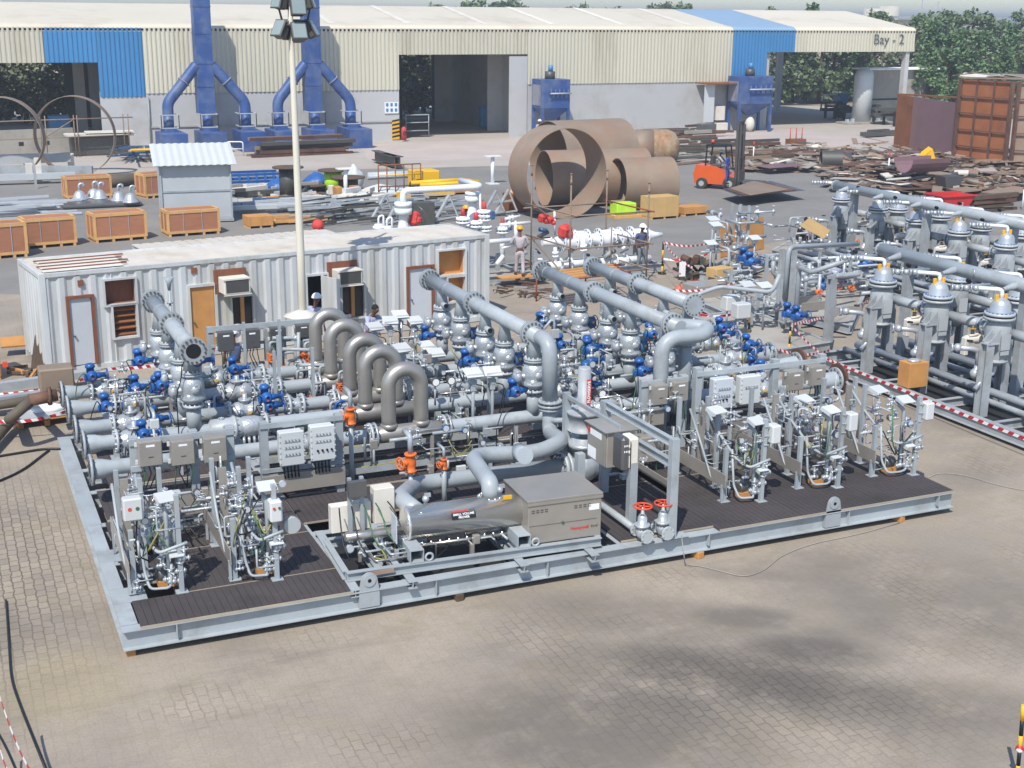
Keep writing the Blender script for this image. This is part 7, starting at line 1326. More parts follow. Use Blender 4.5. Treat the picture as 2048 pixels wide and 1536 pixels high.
tape(pa, g(1415, 487, .9), 'upper tape from the post toward the far piping skid'); tape(pa-V((0, 0, .6)), g(1415, 508, .8), 'middle tape rising toward the far piping skid'); tape(pa, g(1385, 535, .7), 'tape falling right from the post top'); tape(pa-V((0, 0, .6)), g(1362, 548, .8), 'short tape toward the white notice sheet')
tape(pb, g(1395, 628, .5), 'tape along the bare plate skid edge, left of the yellow post'); tape(pc, g(1760, 590, .5), 'tape rising toward the front filter vessels'); tape(pc, g(1700, 745, .5), 'tape falling from the right yellow post'); tape(g(1560, 700, .9), g(1660, 700, .4), 'short crossing tape behind the pipe outlets')
tape(g(1640, 712, .45), g(2120, 905, .45), 'long tape along the front edge of the filter skid', sag=.02); tape(g(1345, 580, .9), g(1470, 565, .9), 'tape before the faded red cover')
tape(g(-40, 790, .5), g(185, 752, .6), 'tape left of the skid, before the container end'); tape(g(-30, 840, .5), g(135, 822, .6), 'tape passing under the hose'); tape(g(215, 738, .9), g(430, 700, .9), 'tape between the left header and the back frame')
tape(g(0, 1395, .9), g(66, 1550, .9), 'upper tape crossing the bottom left corner'); tape(g(-5, 1480, .5), g(24, 1550, .5), 'lower tape crossing the bottom left corner')
p = g(2034, 1560, 0); t = T('barrier_post', 'yellow and black barrier post at the bottom right corner', 'post', p); top = oy(2047, 1410, p.y)
for k in range(5): t.part('band', MB('saferyel' if k % 2 == 0 else 'black').cyl(p.lerp(top, k/5), p.lerp(top, (k+1)/5), .025, n=10))
t.part('tape_knot', MB('tape').sph(p.lerp(top, .42), .05, 8, 6))
for k, pts in enumerate((((12, 1200), (22, 1360), (42, 1416), (100, 1560)), ((-20, 1440), (10, 1490), (40, 1560)))): single('ground_cable', MB('cable').pipe([g(x, y, .03) for x, y in pts], .012 if k else .016, .5, n=6), ['dark cable on the paving at the lower left', 'second dark cable in the bottom left corner'][k], 'cable')
# ------------------------------------------------ scrap field, right
random.seed(77)
mb = MB('rustd')
for k in range(620):
    px = rnd(1470, 2060); py = rnd(296, 385) if px < 1760 else rnd(318, 392)
    if px < 1650 and py > 345: continue
    c = g(px, py, 0); hh = .15+.5*math.exp(-((px-1750)/260)**2)
    mb.m(random.choice(['rust', 'rustd', 'bark', 'concg', 'rust', 'rust', 'lampm', 'concg', 'stain', 'rust', 'sandy', 'stain', 'gypsum', 'rustd'])).cb(c+V((0, 0, rnd(.05, hh))), (rnd(.3, 1.8), rnd(.1, 1.1), rnd(.015, .08)), rz=rnd(0, 3.14), rx=rnd(-.15, .15), ry=rnd(-.2, .2))
for k in range(520):
    px = rnd(1500, 2060); py = rnd(300, 390)
    if px < 1650 and py > 345: continue
    c = g(px, py, 0); mb.m(random.choice(['rustd', 'concg', 'rust', 'hdark', 'bark', 'stain', 'lampm', 'rustd'])).cb(c+V((0, 0, rnd(.02, .5))), (rnd(.1, 1.1), rnd(.05, .3), rnd(.03, .15)), rz=rnd(0, 3.14), rx=rnd(-.3, .3), ry=rnd(-.25, .25))
for k in range(90):
    c = g(rnd(1200, 1420), rnd(248, 280), 0) if k % 2 else g(rnd(1330, 1560), rnd(292, 330), 0)
    mb.m(random.choice(['rustd', 'rust', 'lampm', 'bark', 'concg'])).cb(c+V((0, 0, rnd(.1, .6))), (rnd(1, 4.5), rnd(.1, .3), rnd(.08, .25)), rz=rnd(-.3, .3))
o = struct('scrap_field', mb, 'stuff')
grp = 'flat rusty plates lying in the scrap field'; pos = ['left of the small cage trolley', 'just right of the forklift mast', 'nearest the lying drum', 'beside the pink pipe half', 'at the right edge of the scrap field', 'before the maroon steel wall', 'left of the red skip', 'under the ribbed steel wall', 'right of the red skip', 'behind the forklift load', 'in the middle of the scrap field', 'on the scrap behind the drum']
for k, (px, py, l, w_) in enumerate(((1560, 330, 2.5, 1.4), (1560, 345, 3.0, 1.4), (1680, 345, 2.4, 1.5), (1850, 350, 4.5, 2.4), (2030, 360, 3.5, 2.), (1760, 318, 5., .8), (1830, 385, 4.5, 2.), (1990, 335, 3., 1.5), (2020, 400, 3.6, 1.4), (1690, 372, 2.8, 1.6), (1740, 340, 3., 2.), (1640, 322, 3.4, 1.4))):
    c = g(px, py, 0); single('steel_plate', MB(['rust', 'rust3', 'rustd', 'rust'][k % 4]).cb(c+V((0, 0, .35+.06*(k % 3))), (l, w_, .03), rz=rnd(-.4, .4), rx=rnd(-.04, .04)), 'large flat rusty steel plate '+pos[k], 'steel plate', grp)
c = g(1640, 338, .2); ring((c.x, c.y, .75), (1, -.5, 0), .55, 1.2, 'short grey drum shell lying in the scrap field', m_='lampm')
c = g(1843, 352, .6); mb = MB('rust'); mb.lathe(c+V((-1.3, 0, .9)), (1, -.1, 0), [(0, .8), (2.2, .8)], 20, cap=False); mb.V = [v for v in mb.V]; mb2 = MB('rust3'); n = 10
vs = [];
for i in range(n+1): a = math.pi+math.pi*i/n; vs += [(c.x-1.3, c.y+.8*math.cos(a), c.z+1+.8*math.sin(a)), (c.x+1.2, c.y+.8*math.cos(a), c.z+1+.8*math.sin(a)), (c.x-1.3, c.y+.76*math.cos(a), c.z+1+.76*math.sin(a)), (c.x+1.2, c.y+.76*math.cos(a), c.z+1+.76*math.sin(a))]
fs = []
for i in range(n): b = 4*i; fs += [(b, b+1, b+5, b+4), (b+6, b+7, b+3, b+2), (b, b+4, b+6, b+2), (b+1, b+3, b+7, b+5)]
mb2.add(vs, fs); single('half_pipe', mb2, 'pinkish half round steel trough on the scrap field', 'trough')
p = g(1912, 432, 0); t = T('skip', 'red steel tipping skip behind the far filter vessels', 'skip', p); a = g(1874, 388, 1.05); w_ = 2.1
mb = MB('skipred'); x0, x1 = p.x-.72, p.x+.72; y0, y1 = p.y, p.y+1.0; z1 = .95
mb.prism([(x0-.25, y0-.1, z1), (x1+.25, y0-.1, z1), (x1-.15, y0, .15), (x0+.15, y0, .15)], (0, .04, 0)); mb.prism([(x0-.25, y1+.1, z1), (x1+.25, y1+.1, z1), (x1-.15, y1, .15), (x0+.15, y1, .15)], (0, .04, 0))
for s_, xx in ((-1, x0), (1, x1)): mb.prism([(xx+s_*.25, y0-.1, z1), (xx+s_*.25, y1+.1, z1), (xx-s_*.15, y1, .15), (xx-s_*.15, y0, .15)], (-s_*.04, 0, 0))
mb.box(x0+.15, x1-.15, y0, y1, .15, .19); t.part('body', mb); t.part('rim', MB('skipred').box(x0-.3, x1+.3, y0-.16, y0-.1, z1-.04, z1+.03).box(x0-.3, x1+.3, y1+.14, y1+.2, z1-.04, z1+.03)); t.part('base', MB('dark').box(x0+.2, x1-.2, y0+.1, y1-.1, 0, .14)); mb = MB('paper'); mb.text('12', .2, frame((p.x+.2, y0-.08, .55), (1, 0, 0), (0, 0, 1))); t.part('number', mb)
p = g(1893, 388, 0); single('grey_skip', MB('boxdark').prism([(p.x-.2, p.y, .9), (p.x+1, p.y, .9), (p.x+.8, p.y, .1), (p.x, p.y, .1)], (0, .8, 0)), 'dark grey steel hopper behind the red skip', 'hopper')
p = g(1591, 292, 0); t = T('trolley', 'small red tubular cage trolley at the scrap field edge', 'trolley', p); t.part('tray', MB('rust2').cb(p+V((0, 0, .3)), (1.3, .7, .4)))
for dx in (-.5, 0, .5): t.part('bar', MB('safety').cyl(p+V((dx, 0, .5)), p+V((dx, 0, 1.3)), .035, n=6))
p = g(1945, 440, 0); pile('timber_stack', 'stack of dark timbers right of the red skip', 'timber', 1990, 425, 1.4, 1., 16, ['rustd', 'bark'], (2.4, 3.0), (.12, .2), 16, ang=.05, spread=.04, stack=.22)
c = g(1838, 330, .4); single('yellow_scrap', MB('saferyel').prism([c, c+V((1.3, 0, .1)), c+V((1.1, .2, .9)), c+V((.5, .1, .6))], (.1, .5, .1)), 'bent yellow sheet on the scrap field', 'sheet')
for k, (px, py, lb) in enumerate(((1506, 325, 'small red topped marker post behind the forklift'), (1776, 350, 'small red topped marker post in the scrap field'), (2044, 420, 'small red topped marker post at the right edge'))): p = g(px, py, 0); t = T('marker_post', lb, 'post', p, 0, 'red and white marker posts'); t.part('post', MB('paper').cyl(p, p+V((0, 0, 1.0)), .04, n=6)); t.part('top', MB('safety').cyl(p+V((0, 0, 1.0)), p+V((0, 0, 1.3)), .05, n=6))
# ================================================================== HANGAR
HY = 74.5; HB = 93.6; HR = 84.2; ZE = 8.0; ZR = 9.45
hg = T('hangar', 'long cream and blue corrugated steel workshop hangar with open bays', 'hangar', (38, 84, 0))
XL, XE = -30., 75.7
openL = (-12, 8.8, 0, 5.64); openM = (29.6, 39.7, 0, 6.05); openR = (60.9, 74.9, 0, 6.13)
def clad(x0, x1, z0, z1, m_, name='cladding', y=HY, d=-.05): mb = MB(m_); corr(mb, x0, x1, z0, z1, .3, d, (), y=y, prof=(.3, .42, .78, .9)); hg.part(name, mb)
clad(XL, 5.58, 5.64, ZE-.15, 'hcream'); clad(5.6, 8.84, 5.64, ZE-.15, 'hblue'); clad(8.85, 11.78, 3.42, ZE-.15, 'hblue'); clad(11.8, 29.6, 3.6, ZE-.15, 'hcream'); clad(29.6, 39.7, 6.05, ZE-.15, 'hcream'); clad(39.7, 57.6, 3.85, ZE-.15, 'hcream')
clad(57.6, 60.85, 3.95, ZE-.15, 'hblue'); clad(60.86, 63.5, 6.13, ZE-.15, 'hblue'); clad(63.5, XE, 6.13, ZE-.15, 'hcream')
for x0, x1, z1 in ((8.84, 29.58, 3.75), (39.72, 60.8, 4.0)): hg.part('block_wall', MB('hwall').box(x0, x1, HY-.0+.03, HY+.25, 0, z1))
def roof(x0, x1, m_, nm='roof_sheet'):
    mb = MB(m_); prof = [(HY-.02, ZE-.35), (HY-.02, ZE-.15)]+[(HY-.02+.9*(1-math.cos(a)), ZE-.15+.3*math.sin(a)) for a in np.linspace(.3, math.pi/2, 5)]+[(HR, ZR), (HB, ZE+.1)]
    vs = []; 
    for y, z in prof: vs += [(x0, y, z), (x1, y, z)]
    mb.add(vs, [(2*i, 2*i+1, 2*i+3, 2*i+2) for i in range(len(prof)-1)], True); mb.add([(v[0], v[1], v[2]-.04) for v in vs], [(2*i+2, 2*i+3, 2*i+1, 2*i) for i in range(len(prof)-1)], True)
    hg.part(nm, mb)
roof(XL, 57.58, 'hroof'); roof(57.6, 63.48, 'hbroof'); roof(63.5, XE, 'hroof')
for x in (24.8, 30.5, 36.5, 42, 48, 54): hg.part('roof_strip', MB('gypsum').prism([(x, HY+1.1, ZE+.19), (x+.5, HY+1.1, ZE+.19), (x+.5, HR, ZR+.02), (x, HR, ZR+.02)], (0, 0, .015)))
# right gable fascia, posts, inside walls
mb = MB('hcream'); mb.prism([(XE, HY, 6.13), (XE, HB, 6.13), (XE, HB, ZE), (XE, HR, ZR-.05), (XE, HY+.2, ZE-.1)], (.06, 0, 0)); hg.part('gable', mb)
mb = MB('hwall'); mb.box(74.95, 75.35, HY+.1, HY+.6, 0, 6.2); hg.part('post', mb); hg.part('post', MB('hwall').box(74.9, 75.4, HB-.6, HB-.1, 0, 6.2)); hg.part('post', MB('hwall').box(61, 61.35, HY+.3, HY+.8, 0, 6.1)); hg.part('post', MB('hdark').box(8.9, 9.3, HY+.3, HY+.9, 0, 5.6))
def bx(px, Y): return oy(px, 200, Y).x
# back wall with openings at the bays
xs = [(XL, bx(-60, HB)), (bx(133, HB), bx(803, HB)), (bx(863, HB), 62.)]
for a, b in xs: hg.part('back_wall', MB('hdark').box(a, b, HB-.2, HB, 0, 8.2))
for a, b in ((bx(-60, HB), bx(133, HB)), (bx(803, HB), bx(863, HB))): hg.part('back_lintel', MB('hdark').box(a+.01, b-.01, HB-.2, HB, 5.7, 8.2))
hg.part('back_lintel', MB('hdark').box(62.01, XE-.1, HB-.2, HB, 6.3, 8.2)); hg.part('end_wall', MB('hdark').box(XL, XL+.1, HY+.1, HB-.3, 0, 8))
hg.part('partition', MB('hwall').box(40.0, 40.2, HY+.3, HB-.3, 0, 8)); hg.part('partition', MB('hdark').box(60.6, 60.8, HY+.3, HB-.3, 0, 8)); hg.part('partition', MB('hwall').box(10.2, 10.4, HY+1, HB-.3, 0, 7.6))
hg.part('partition', MB('hwall').box(bx(975, 80), bx(1030, 80), 80, 80.15, 0, 6.5)); hg.part('partition', MB('hwall').box(bx(150, 86), bx(172, 86), 86, 86.2, 0, 6.5)); hg.part('partition', MB('hwall').box(bx(870, 90), bx(905, 90), 90, 90.2, 0, 6))
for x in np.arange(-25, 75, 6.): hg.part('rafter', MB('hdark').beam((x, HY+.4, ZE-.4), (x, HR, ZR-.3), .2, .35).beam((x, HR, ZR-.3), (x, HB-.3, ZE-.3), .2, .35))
mb = MB('boxdark'); mb.text('Bay - 2', 1.15, frame((72.9, HY-.09, 7.1), (1, 0, 0), (0, 0, 1)), .01); hg.part('lettering', mb)
hg.part('hazard_strip', MB('saferyel').box(29.0, 29.55, HY-.03, HY-.005, .1, 1.5)); 
for k in range(5): hg.part('hazard_strip', MB('black').prism([(29.0, HY-.035, .2+k*.28), (29.55, HY-.035, .3+k*.28), (29.55, HY-.035, .43+k*.28), (29.0, HY-.035, .33+k*.28)], (0, .004, 0)))
b_ = hg.part('sign', MB('paper').box(28.45, 29.5, HY-.05, HY-.01, 1.95, 2.75))
for k in range(3):
    for j in range(2): hg.part('pictogram', MB('hblue').cyl((28.65+k*.33, HY-.06, 2.15+j*.38), (28.65+k*.33, HY-.052, 2.15+j*.38), .1, n=10).box(28.56+k*.33, 28.74+k*.33, HY-.058, HY-.052, 2.22+j*.38, 2.3+j*.38), b_)
hg.part('leaf_door', MB('hwall').box(38.2, 39.66, HY-.06, HY+.02, 0, 5.9)); hg.part('downpipe', MB('grey2').cyl((11.9, HY-.1, .2), (11.9, HY-.1, 3.4), .05, n=6)); hg.part('dado_pipe', MB('hwall').box(12, 29, HY-.06, HY, 1.35, 1.45))
# things in and before the bays
p = g(808, 283, 0); t = T('fire_extinguisher', 'red wheeled fire extinguisher beside the hazard striped door jamb', 'extinguisher', p); t.part('cylinder', MB('safety').lathe(p+V((0, 0, .1)), Z_, [(0, .18), (.8, .18), (.95, .08)], 12)); t.part('hose', MB('black').torus(p+V((0, -.2, .6)), Y_, .12, .03, 10, 5))
p = g(835, 275, 0); t = T('tool_rack', 'open steel shelf rack just inside the big hangar door', 'rack', p)
for dx in (-.9, .9): t.part('post', MB('grey2').cyl(p+V((dx, 0, 0)), p+V((dx, 0, 1.7)), .04, n=6))
for z in (.5, 1.1, 1.65): t.part('shelf', MB('grey2').cb(p+V((0, .2, z)), (1.8, .5, .05)))
p = g(968, 258, 0); t = T('blue_machine', 'light blue machine in the dark of the big hangar door', 'machine', p); t.part('body', MB('hblue').cb(p+V((0, 0, 1.0)), (.7, .7, 1.6), b=.05)); t.part('column', MB('hblue').cyl(p+V((.5, 0, 0)), p+V((.5, 0, 1.3)), .2, n=10))
p = g(118, 258, 0); t = T('blue_machine', 'blue machine standing in the left hangar bay', 'machine', (p.x, 80, 0)); x = oy(118, 230, 80).x; t.part('body', MB('hblue').box(x-.7, x+.7, 80, 81, 0, 1.9, .05)); t.part('base', MB('hblue').box(x-1, x+1, 79.8, 81.4, 0, .4))
# ------------------------------------------------ exhaust ducts
def stack(px, label, k):
    b = oy(px, 230, 72.4); X = b.x; t = T('exhaust_stack', label, 'stack', (X, 72.4, 0), 0, 'blue exhaust stacks on the hangar wall')
    t.part('duct', MB('navy').box(X-.55, X+.55, 71.9, 72.9, 2.35, 10.9)); 
    for z in (4.1, 5.6, 7.5, 9.2): t.part('band', MB('navy').box(X-.58, X+.58, 71.87, 72.93, z, z+.07))
    for s_ in (-1, 0, 1):
        xx = X+s_*2.55; f = None
        t.part('plinth', MB('navy').box(xx-.8, xx+.8, 69.6, 72.7, 0, 1.3, .02)); t.part('hopper', MB('navy').prism([(xx-.5, 71.0, 1.3), (xx+.5, 71.0, 1.3), (xx+.35, 71.0, 1.52), (xx-.35, 71.0, 1.52)], (0, 1.4, 0)))
        f = t.part('fan_housing', MB('navy').cyl((xx, 71.9, 1.5), (xx, 71.9, 2.35), .34, n=18))
        for z in (1.52, 2.35): t.part('guard_frame', MB('lgrey').box(xx-.6, xx-.5, 71.3, 72.5, z, z+.06).box(xx+.5, xx+.6, 71.3, 72.5, z, z+.06).box(xx-.5, xx+.5, 71.3, 71.38, z, z+.06), f)
        for dx in (-.58, .55): t.part('guard_post', MB('dark').box(xx+dx, xx+dx+.05, 71.3, 71.36, 1.5, 2.4), f)
        if s_:
            mb = MB('navy'); mb.pipe([(xx, 71.9, 2.3), (xx, 72, 3.1), (X+s_*.5, 72.2, 5.5)], .36, .5, n=18, seg=4, cap=False); t.part('branch_duct', mb); q = V((xx, 72, 3.1)).lerp(V((X+s_*.5, 72.2, 5.5)), .55); d = V((X+s_*.5-xx, .2, 2.4)).normalized(); t.part('band', MB('navydust').lathe(q, d, [(0, .36), (0, .42), (.08, .42), (.08, .36)], 18, cap=False))
stack(412, 'tall blue exhaust stack with two branch ducts, left of the mast', 0); stack(626, 'tall blue exhaust stack with two branch ducts, right behind the mast', 1)
# ------------------------------------------------ dust collectors
def collector(px, Yc, w_, z0, z1, label):
    x = oy(px, 200, Yc).x; t = T('dust_collector', label, 'dust collector', (x, Yc, 0), 0, 'blue dust collectors'); h = w_/2
    t.part('body', MB('navy').box(x-h, x+h, Yc, Yc+1.8, 2.2, z1, .02)); 
    for sx in (-h, h-.2): 
        for y in (Yc, Yc+1.6): t.part('leg', MB('navy').box(x+sx, x+sx+.2, y, y+.2, 0, 2.2))
    mb = MB('navy'); mb.add([(x-h, Yc, 2.2), (x+h, Yc, 2.2), (x+h, Yc+1.8, 2.2), (x-h, Yc+1.8, 2.2), (x-.25, Yc+.7, 1.3), (x+.25, Yc+.7, 1.3), (x+.25, Yc+1.1, 1.3), (x-.25, Yc+1.1, 1.3)], [(0, 1, 5, 4), (1, 2, 6, 5), (2, 3, 7, 6), (3, 0, 4, 7), (4, 5, 6, 7)]); t.part('hopper', mb)
    t.part('header_tube', MB('lgrey').cyl((x-h*.5, Yc-.25, z1-1.0), (x+h, Yc-.25, z1-1.0), .06, n=8))
    for k in range(5): t.part('valve', MB('navy').cyl((x-h*.4+k*h*.3, Yc-.15, z1-.7), (x-h*.4+k*h*.3, Yc-.15, z1-1.3), .06, n=6))
    t.part('fan', MB('lampm').cyl((x-.1, Yc+.9, z1), (x-.1, Yc+.9, z1+.55), .38, n=14)); t.part('motor', MB('hblue').cyl((x-.05, Yc+.9, z1+.55), (x-.05, Yc+.9, z1+1.), .18, n=10)); t.part('bag', MB('gypsum').sph((x, Yc+.7, .6), .5, 10, 7, (.8, .8, 1.2)))
    t.part('panel', MB('navydust').box(x-h-.04, x-h-.005, Yc+.2, Yc+1.6, 2.4, z1-.4)); return t
collector(1112, 72.2, 2.3, 0, 4.3, 'blue dust collector behind the rusty rings, by the big hangar door'); collector(1512, 72.2, 3.1, 0, 4.35, 'blue dust collector on legs at the right hangar bay')
t = T('lean_to', 'small pale lean-to shelter left of the right dust collector', 'shelter', (57, 73.5, 0)); x0 = oy(1412, 200, 73).x; x1 = oy(1478, 200, 73).x
t.part('wall', MB('white').box(x0, x0+.9, 73.2, 73.3, .8, 3.7)); t.part('roof', MB('rust2').box(x0-.1, x1+.4, 72.6, 74.4, 3.75, 3.85)); t.part('cabinet', MB('gypsum').box(x0+1.4, x0+2.2, 73.6, 74.2, .9, 2.0, .02)); t.part('cabinet', MB('gypsum').box(x0+1.4, x0+2.4, 73.4, 74.2, 0, .7, .02)); t.part('side', MB('hwall').box(x0+.95, x0+2.7, 74.3, 74.4, 0, 3.7))
p = g(1412, 268, 0); single('grey_machine', MB('boxdark').cb(p+V((0, 0, .4)), (1.3, .9, .8), b=.05), 'small grey bundle before the pale lean-to shelter', 'machine'); p = g(1056, 262, 0); single('white_drum', MB('white').cyl(p, p+V((0, 0, 1)), .5, n=16), 'white drum before the big hangar door right jamb', 'drum')
# ------------------------------------------------ right bay and beyond
t = T('tank_silo', 'pale grey upright gas tank with a rounded top, beyond the right bay', 'tank', (77, 82, 0)); c = g(1800, 246, 0); c = V((oy(1725, 200, c.y+.8).x, c.y+.8, 0)); r = .82; zt = oy(1726, 137, c.y).z; t.part('shell', MB('white').lathe(c, Z_, [(0, r), (zt-.6, r), (zt-.25, r*.85), (zt-.05, r*.5), (zt, .1)], 24))
c = g(1800, 246, 0); x0 = oy(1735, 200, c.y+1.5).x; x1 = oy(1862, 200, c.y+1.5).x; t = T('shed', 'grey box shed with a flat white roof beyond the right bay', 'shed', ((x0+x1)/2, c.y+3, 0)); zt = oy(1800, 140, c.y+1.5).z; t.part('wall', MB('concg').box(x0+.4, x1, c.y+1.9, c.y+3.2, 0, zt)); t.part('roof', MB('paper').box(x0-.2, x1+.6, c.y+1.4, c.y+3.8, zt+.02, zt+.15)); t.part('seam', MB('dark').box(x0+.4, x1-3, c.y+1.87, c.y+1.895, zt*.42, zt*.45))
random.seed(55)
t = T('steel_table', 'long low black steel structure in the shade of the right bay', 'steel', g(1740, 240, 0)); a = g(1650, 236, 0); b = g(1788, 252, 0)
for k in range(22): q = a.lerp(b, k/21)+V((0, rnd(-1, 1), 0)); t.part('bar', MB(random.choice(['dark', 'black', 'hdark'])).cb(q+V((0, 0, rnd(.7, 1.5))), (rnd(.8, 2.4), rnd(.2, .6), rnd(.12, .3)), rz=rnd(-.4, .4)))
for k in range(8): q = a.lerp(b, k/7); t.part('leg', MB('dark').cb(q+V((0, 0, .6)), (.18, .18, 1.2)))
t = T('pallet_parts', 'pallet of small steel parts before the black structure', 'pallet', g(1735, 246, 0)); c = g(1730, 247, 0); t.part('pallet', MB('concg').cb(c+V((0, 0, .1)), (5, 1.6, .15)))
for k in range(9): t.part('piece', MB('lgrey').cb(c+V((-2.1+k*.5, rnd(-.4, .4), .3)), (.25, .25, .25)))
t = T('blue_pump', 'small blue pump unit left of the upright gas tank', 'pump', g(1692, 225, 0)); c = g(1680, 236, 0); t.part('body', MB('hblue').cb(c+V((0, 0, 1.8)), (.9, .8, .9))); t.part('pipe', MB('gypsum').pipe([c+V((-2.2, 0, .8)), c+V((-2.1, 0, 2.1)), c+V((0, 0, 2.1))], .08, .3, n=6)); t.part('stand', MB('dark').cb(c+V((0, 0, .7)), (.7, .7, 1.3)))
for k in range(5): c = g(rnd(1740, 1790), rnd(268, 278), 0); single('steel_offcut', MB('lampm').cb(c+V((0, 0, .25)), (2.2, .4, .3), rz=rnd(-.2, .2)), 'dark steel section lying left of the maroon steel wall', 'steel', 'sections before the maroon wall')
# maroon plate wall and ribbed brown wall
t = T('steel_wall', 'upright maroon steel plate wall with an orange rusty edge', 'steel wall', (59.6, 53.6, 0)); a, b = g(1786, 299, 0), g(1903, 320, 0); za = oy(1799, 190, a.y).z; mb = MB('rust3'); d = (b-a); m1 = a.lerp(b, .28)
t.part('plate', MB('rust3').prism([m1, b, b+V((0, 0, za-.1)), m1+V((0, 0, za))], (.12, .05, 0))); t.part('plate', MB('rust2').prism([a, m1-d*.002, m1-d*.002+V((0, 0, za)), a+V((0, 0, za+.05))], (.12, .05, 0))); t.part('top_edge', MB('rust2').beam(a+V((.1, 0, za+.06)), b+V((2.5, 0, za+.1)), .4, .1))
t = T('steel_wall', 'tall brown ribbed steel box wall at the right edge, scrap on top', 'steel wall', (62, 49, 0)); a, b = g(1906, 322, 0), g(2008, 334, 0); c_ = g(2075, 340, 0); zt = oy(1912, 158, a.y).z
def panel(a, b, m_):
    t.part('plate', MB(m_).prism([a, b, b+V((0, 0, zt)), a+V((0, 0, zt))], (.1, .1, 0))); d = b-a; o = V((-.1, -.12, 0))
    for k in range(4): q = a+d*k/3+o; t.part('rib', MB('rustd').beam(q, q+V((0, 0, zt)), .09 if k % 3 else .2))
    for k in range(6): t.part('rib', MB('rustd').beam(a+o+V((0, 0, zt*k/5)), b+o+V((0, 0, zt*k/5)), .08, .07))
panel(a, b, 'panelrust'); panel(b+V((.3, -.2, 0)), c_+V((8, -6, 0)), 'rust')
t.part('top', MB('rust').prism([a+V((0, 0, zt+.05)), c_+V((8, -6, zt+.05)), c_+V((12, 2, zt+.05)), a+V((5, 5, zt+.05))], (0, 0, .08)))
for k in range(26): q = a.lerp(c_+V((8, -6, 0)), rnd(0, 1))+V((rnd(.2, 2), rnd(.2, 2), zt+rnd(.12, .4))); t.part('scrap_sheet', MB(random.choice(['gypsum', 'rust2', 'rust', 'concg'])).cb(q, (rnd(.8, 2.6), rnd(.4, 1.2), .04), rz=rnd(-1, 1), rx=rnd(-.2, .2), ry=rnd(-.15, .15)))
# ------------------------------------------------ trees
def tree_proto(nm, leaf, h, r, seed, conic=False, nl=2600, ls=.24):
    random.seed(seed); t = T(nm, 'x', 'tree', (0, 0, 0)); mb = MB('bark'); mb.rings([((0, 0, 0), .22), ((.1, 0, h*.3), .17), ((0, .1, h*.6), .11), ((0, 0, h*.9), .03)], 8); limbs = []
    for k in range(9):
        a = rnd(0, 6.28); z = h*rnd(.2, .7); e = V((math.cos(a)*r*.7, math.sin(a)*r*.7, z+h*rnd(.08, .2))); mb.rings([((0, 0, z), .07), (V((0, 0, z)).lerp(e, .5)+V((0, 0, .1)), .045), (e, .015)], 5)
    t.part('trunk', mb, w=False); mb = MB(leaf); cl = []
    for k in range(46):
        z = h*(rnd(.06, 1)**.9); pr = r*(1-.93*(z/h)**1.25) if conic else r*math.sqrt(max(.03, 1-((z/h-.5)/.52)**2)); a = rnd(0, 6.28); rr = pr*math.sqrt(rnd(.1, 1)); cl.append((V((rr*math.cos(a), rr*math.sin(a), z)), r*rnd(.2, .42)*(1-.45*z/h)))
    vs = []; fs = []
    for k in range(nl):
        c, cr = random.choice(cl); d = V((random.gauss(0, 1), random.gauss(0, 1), random.gauss(0, .75))); d = d.normalized()*cr*rnd(.3, 1.05); p = c+d; s = ls*rnd(.6, 1.4)
        if p.z < .15: continue
        u = V((rnd(-1, 1), rnd(-1, 1), rnd(-.6, .6))).normalized()*s; v = u.cross(V((rnd(-1, 1), rnd(-1, 1), rnd(-1, 1)))).normalized()*s*.55; b = len(vs); vs += [p-u, p+v, p+u, p-v]; fs.append((b, b+1, b+2, b+3))
    mb.add(vs, fs); t.part('crown', mb, w=False); return t
protos = [tree_proto('tree', 'leaf', 9, 3.0, 1, True), tree_proto('tree', 'leaf2', 8, 3.4, 2), tree_proto('tree', 'leafdust', 7.5, 3.2, 3), tree_proto('tree', 'leaf', 8.5, 3.0, 4, True, 2200)]
random.seed(99); usedp = set()
def plant(pi, loc, sc, label, grp, rz=None):
    p = protos[pi]; rz = rnd(0, 6.28) if rz is None else rz
    if pi not in usedp: usedp.add(pi); p.o.location = loc; p.o.rotation_euler = (0, 0, rz); p.o.scale = (sc, sc, sc); p.o['label'] = label; p.o['group'] = grp
    else: dup(p, loc, rz, label, grp, sc)
# left bay
for k, px in enumerate((-40, 10, 50, 88, 125)): plant([2, 1][k % 2], (oy(px, 200, 99+2*(k % 2)).x, 99+2*(k % 2), 0), rnd(.95, 1.15), 'dusty green tree seen through the left hangar bay', 'trees through the left bay')
for k, px in enumerate((795, 830, 862)): plant([2, 1, 2][k], (oy(px, 200, 98).x, 98+k, 0), rnd(1., 1.15), 'dusty green tree seen through the big hangar door', 'trees through the big door')
for k in range(13): px = 1560+k*26; plant([1, 2, 0, 1][k % 4], (oy(px, 180, 101+3*(k % 3)).x, 101+3*(k % 3), 0), rnd(.9, 1.15), 'green tree in the dense row seen through the right bay', 'dense tree row through the right bay')
for k in range(26):
    px = 1850+k*17+rnd(-6, 6); Y = [78, 90, 104][k % 3]; zt = oy(px, [78, 62, 42][k % 3]+rnd(-16, 14), Y).z; h = [9, 8, 7.5, 8.5][[0, 3, 1][k % 3]]; plant([0, 3, 1][k % 3], (oy(px, 150, Y).x, Y, 0), max(.5, zt/h), 'dark green tree in the thick grove at the right edge', 'thick grove of dark trees at the right edge')
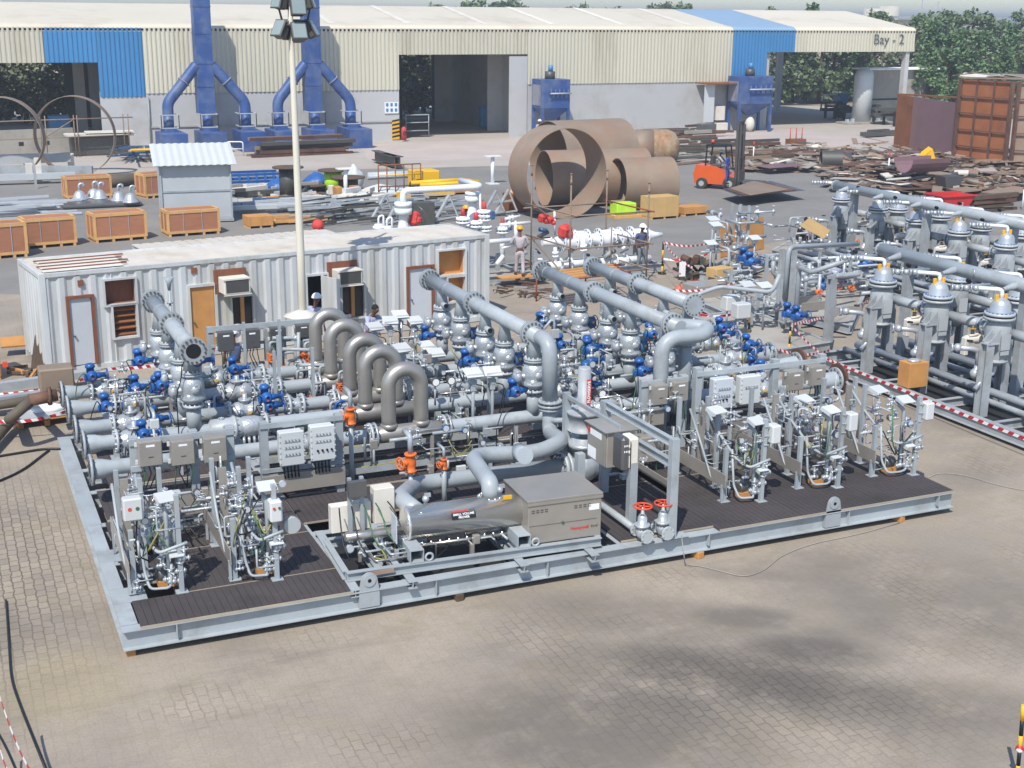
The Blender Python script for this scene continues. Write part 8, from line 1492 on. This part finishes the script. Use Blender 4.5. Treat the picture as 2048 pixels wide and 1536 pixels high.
for k, (px, py) in enumerate(((953, 4), (985, 10), (1020, 3), (1335, 5), (1160, 14), (1225, 14), (1365, 13), (1535, 14), (1310, 16), (905, 15), (870, 15))): Y = 170; zt = oy(px, py, Y).z; plant([1, 2][k % 2], (oy(px, py, Y).x, Y, 0), zt/8, 'treetop showing above the hangar ridge, %s' % ['leftmost large one', 'second large one', 'tall one near the middle', 'broad one right of the middle', 'tiny one left of the broad one', 'tiny one at the middle', 'small one right of the broad one', 'small one above the blue roof', 'small one beside the broad one', 'tiny one near the mast side', 'tiniest leftmost one'][k], 'treetops above the ridge')
# ------------------------------------------------ far structures
a, b = oy(1845, 40, 260), oy(2120, 44, 240); t = T('far_hall', 'long pale industrial hall far beyond the grove', 'building', ((a.x+b.x)/2, 260, 0)); mb = MB('stonew'); mb.box(a.x, b.x, 258, 280, 0, a.z); t.part('wall', mb); t.part('roof_band', MB('grey2').box(a.x-10, b.x, 257, 281, a.z+.3, a.z+.9)); t.part('wall_band', MB('grey2').box(a.x, b.x, 257.7, 257.95, a.z-2.6, a.z-1.9))
a = oy(1765, 12, 320); t = T('far_tower', 'pale twin silo tower on the horizon above the right bay', 'tower', (a.x, 320, 0))
for dx in (-3.2, 2.6): t.part('silo', MB('stonew').cyl((a.x+dx, 320, 0), (a.x+dx, 320, a.z-(.8 if dx < 0 else 0)), 3.0, n=16))
for k, (px, py) in enumerate(((1847, 0), (1877, 22))): a = oy(px, py-20, 320); single('far_mast', MB('grey2').cyl((a.x, 320, 0), (a.x, 320, a.z), .18, n=5), ['thin mast on the horizon left of the far hall', 'shorter thin mast before the far hall'][k], 'mast')
# ================================================================== HAZE
mb = MB('paving'); mb.box(-3100, 3100, -3100, 3100, -1.3, 15.6)
hz = struct('haze', mb, 'stuff'); hm = bpy.data.materials.new('haze'); hm.use_nodes = True; N = hm.node_tree.nodes; L = hm.node_tree.links; N.remove(N['Principled BSDF'])
pv = N.new('ShaderNodeVolumePrincipled'); pv.inputs['Density'].default_value = .0011; pv.inputs['Color'].default_value = (.93, .96, 1, 1); pv.inputs['Anisotropy'].default_value = .3
L.new(pv.outputs[0], N['Material Output'].inputs['Volume']); hz.data.materials.clear(); hz.data.materials.append(hm)
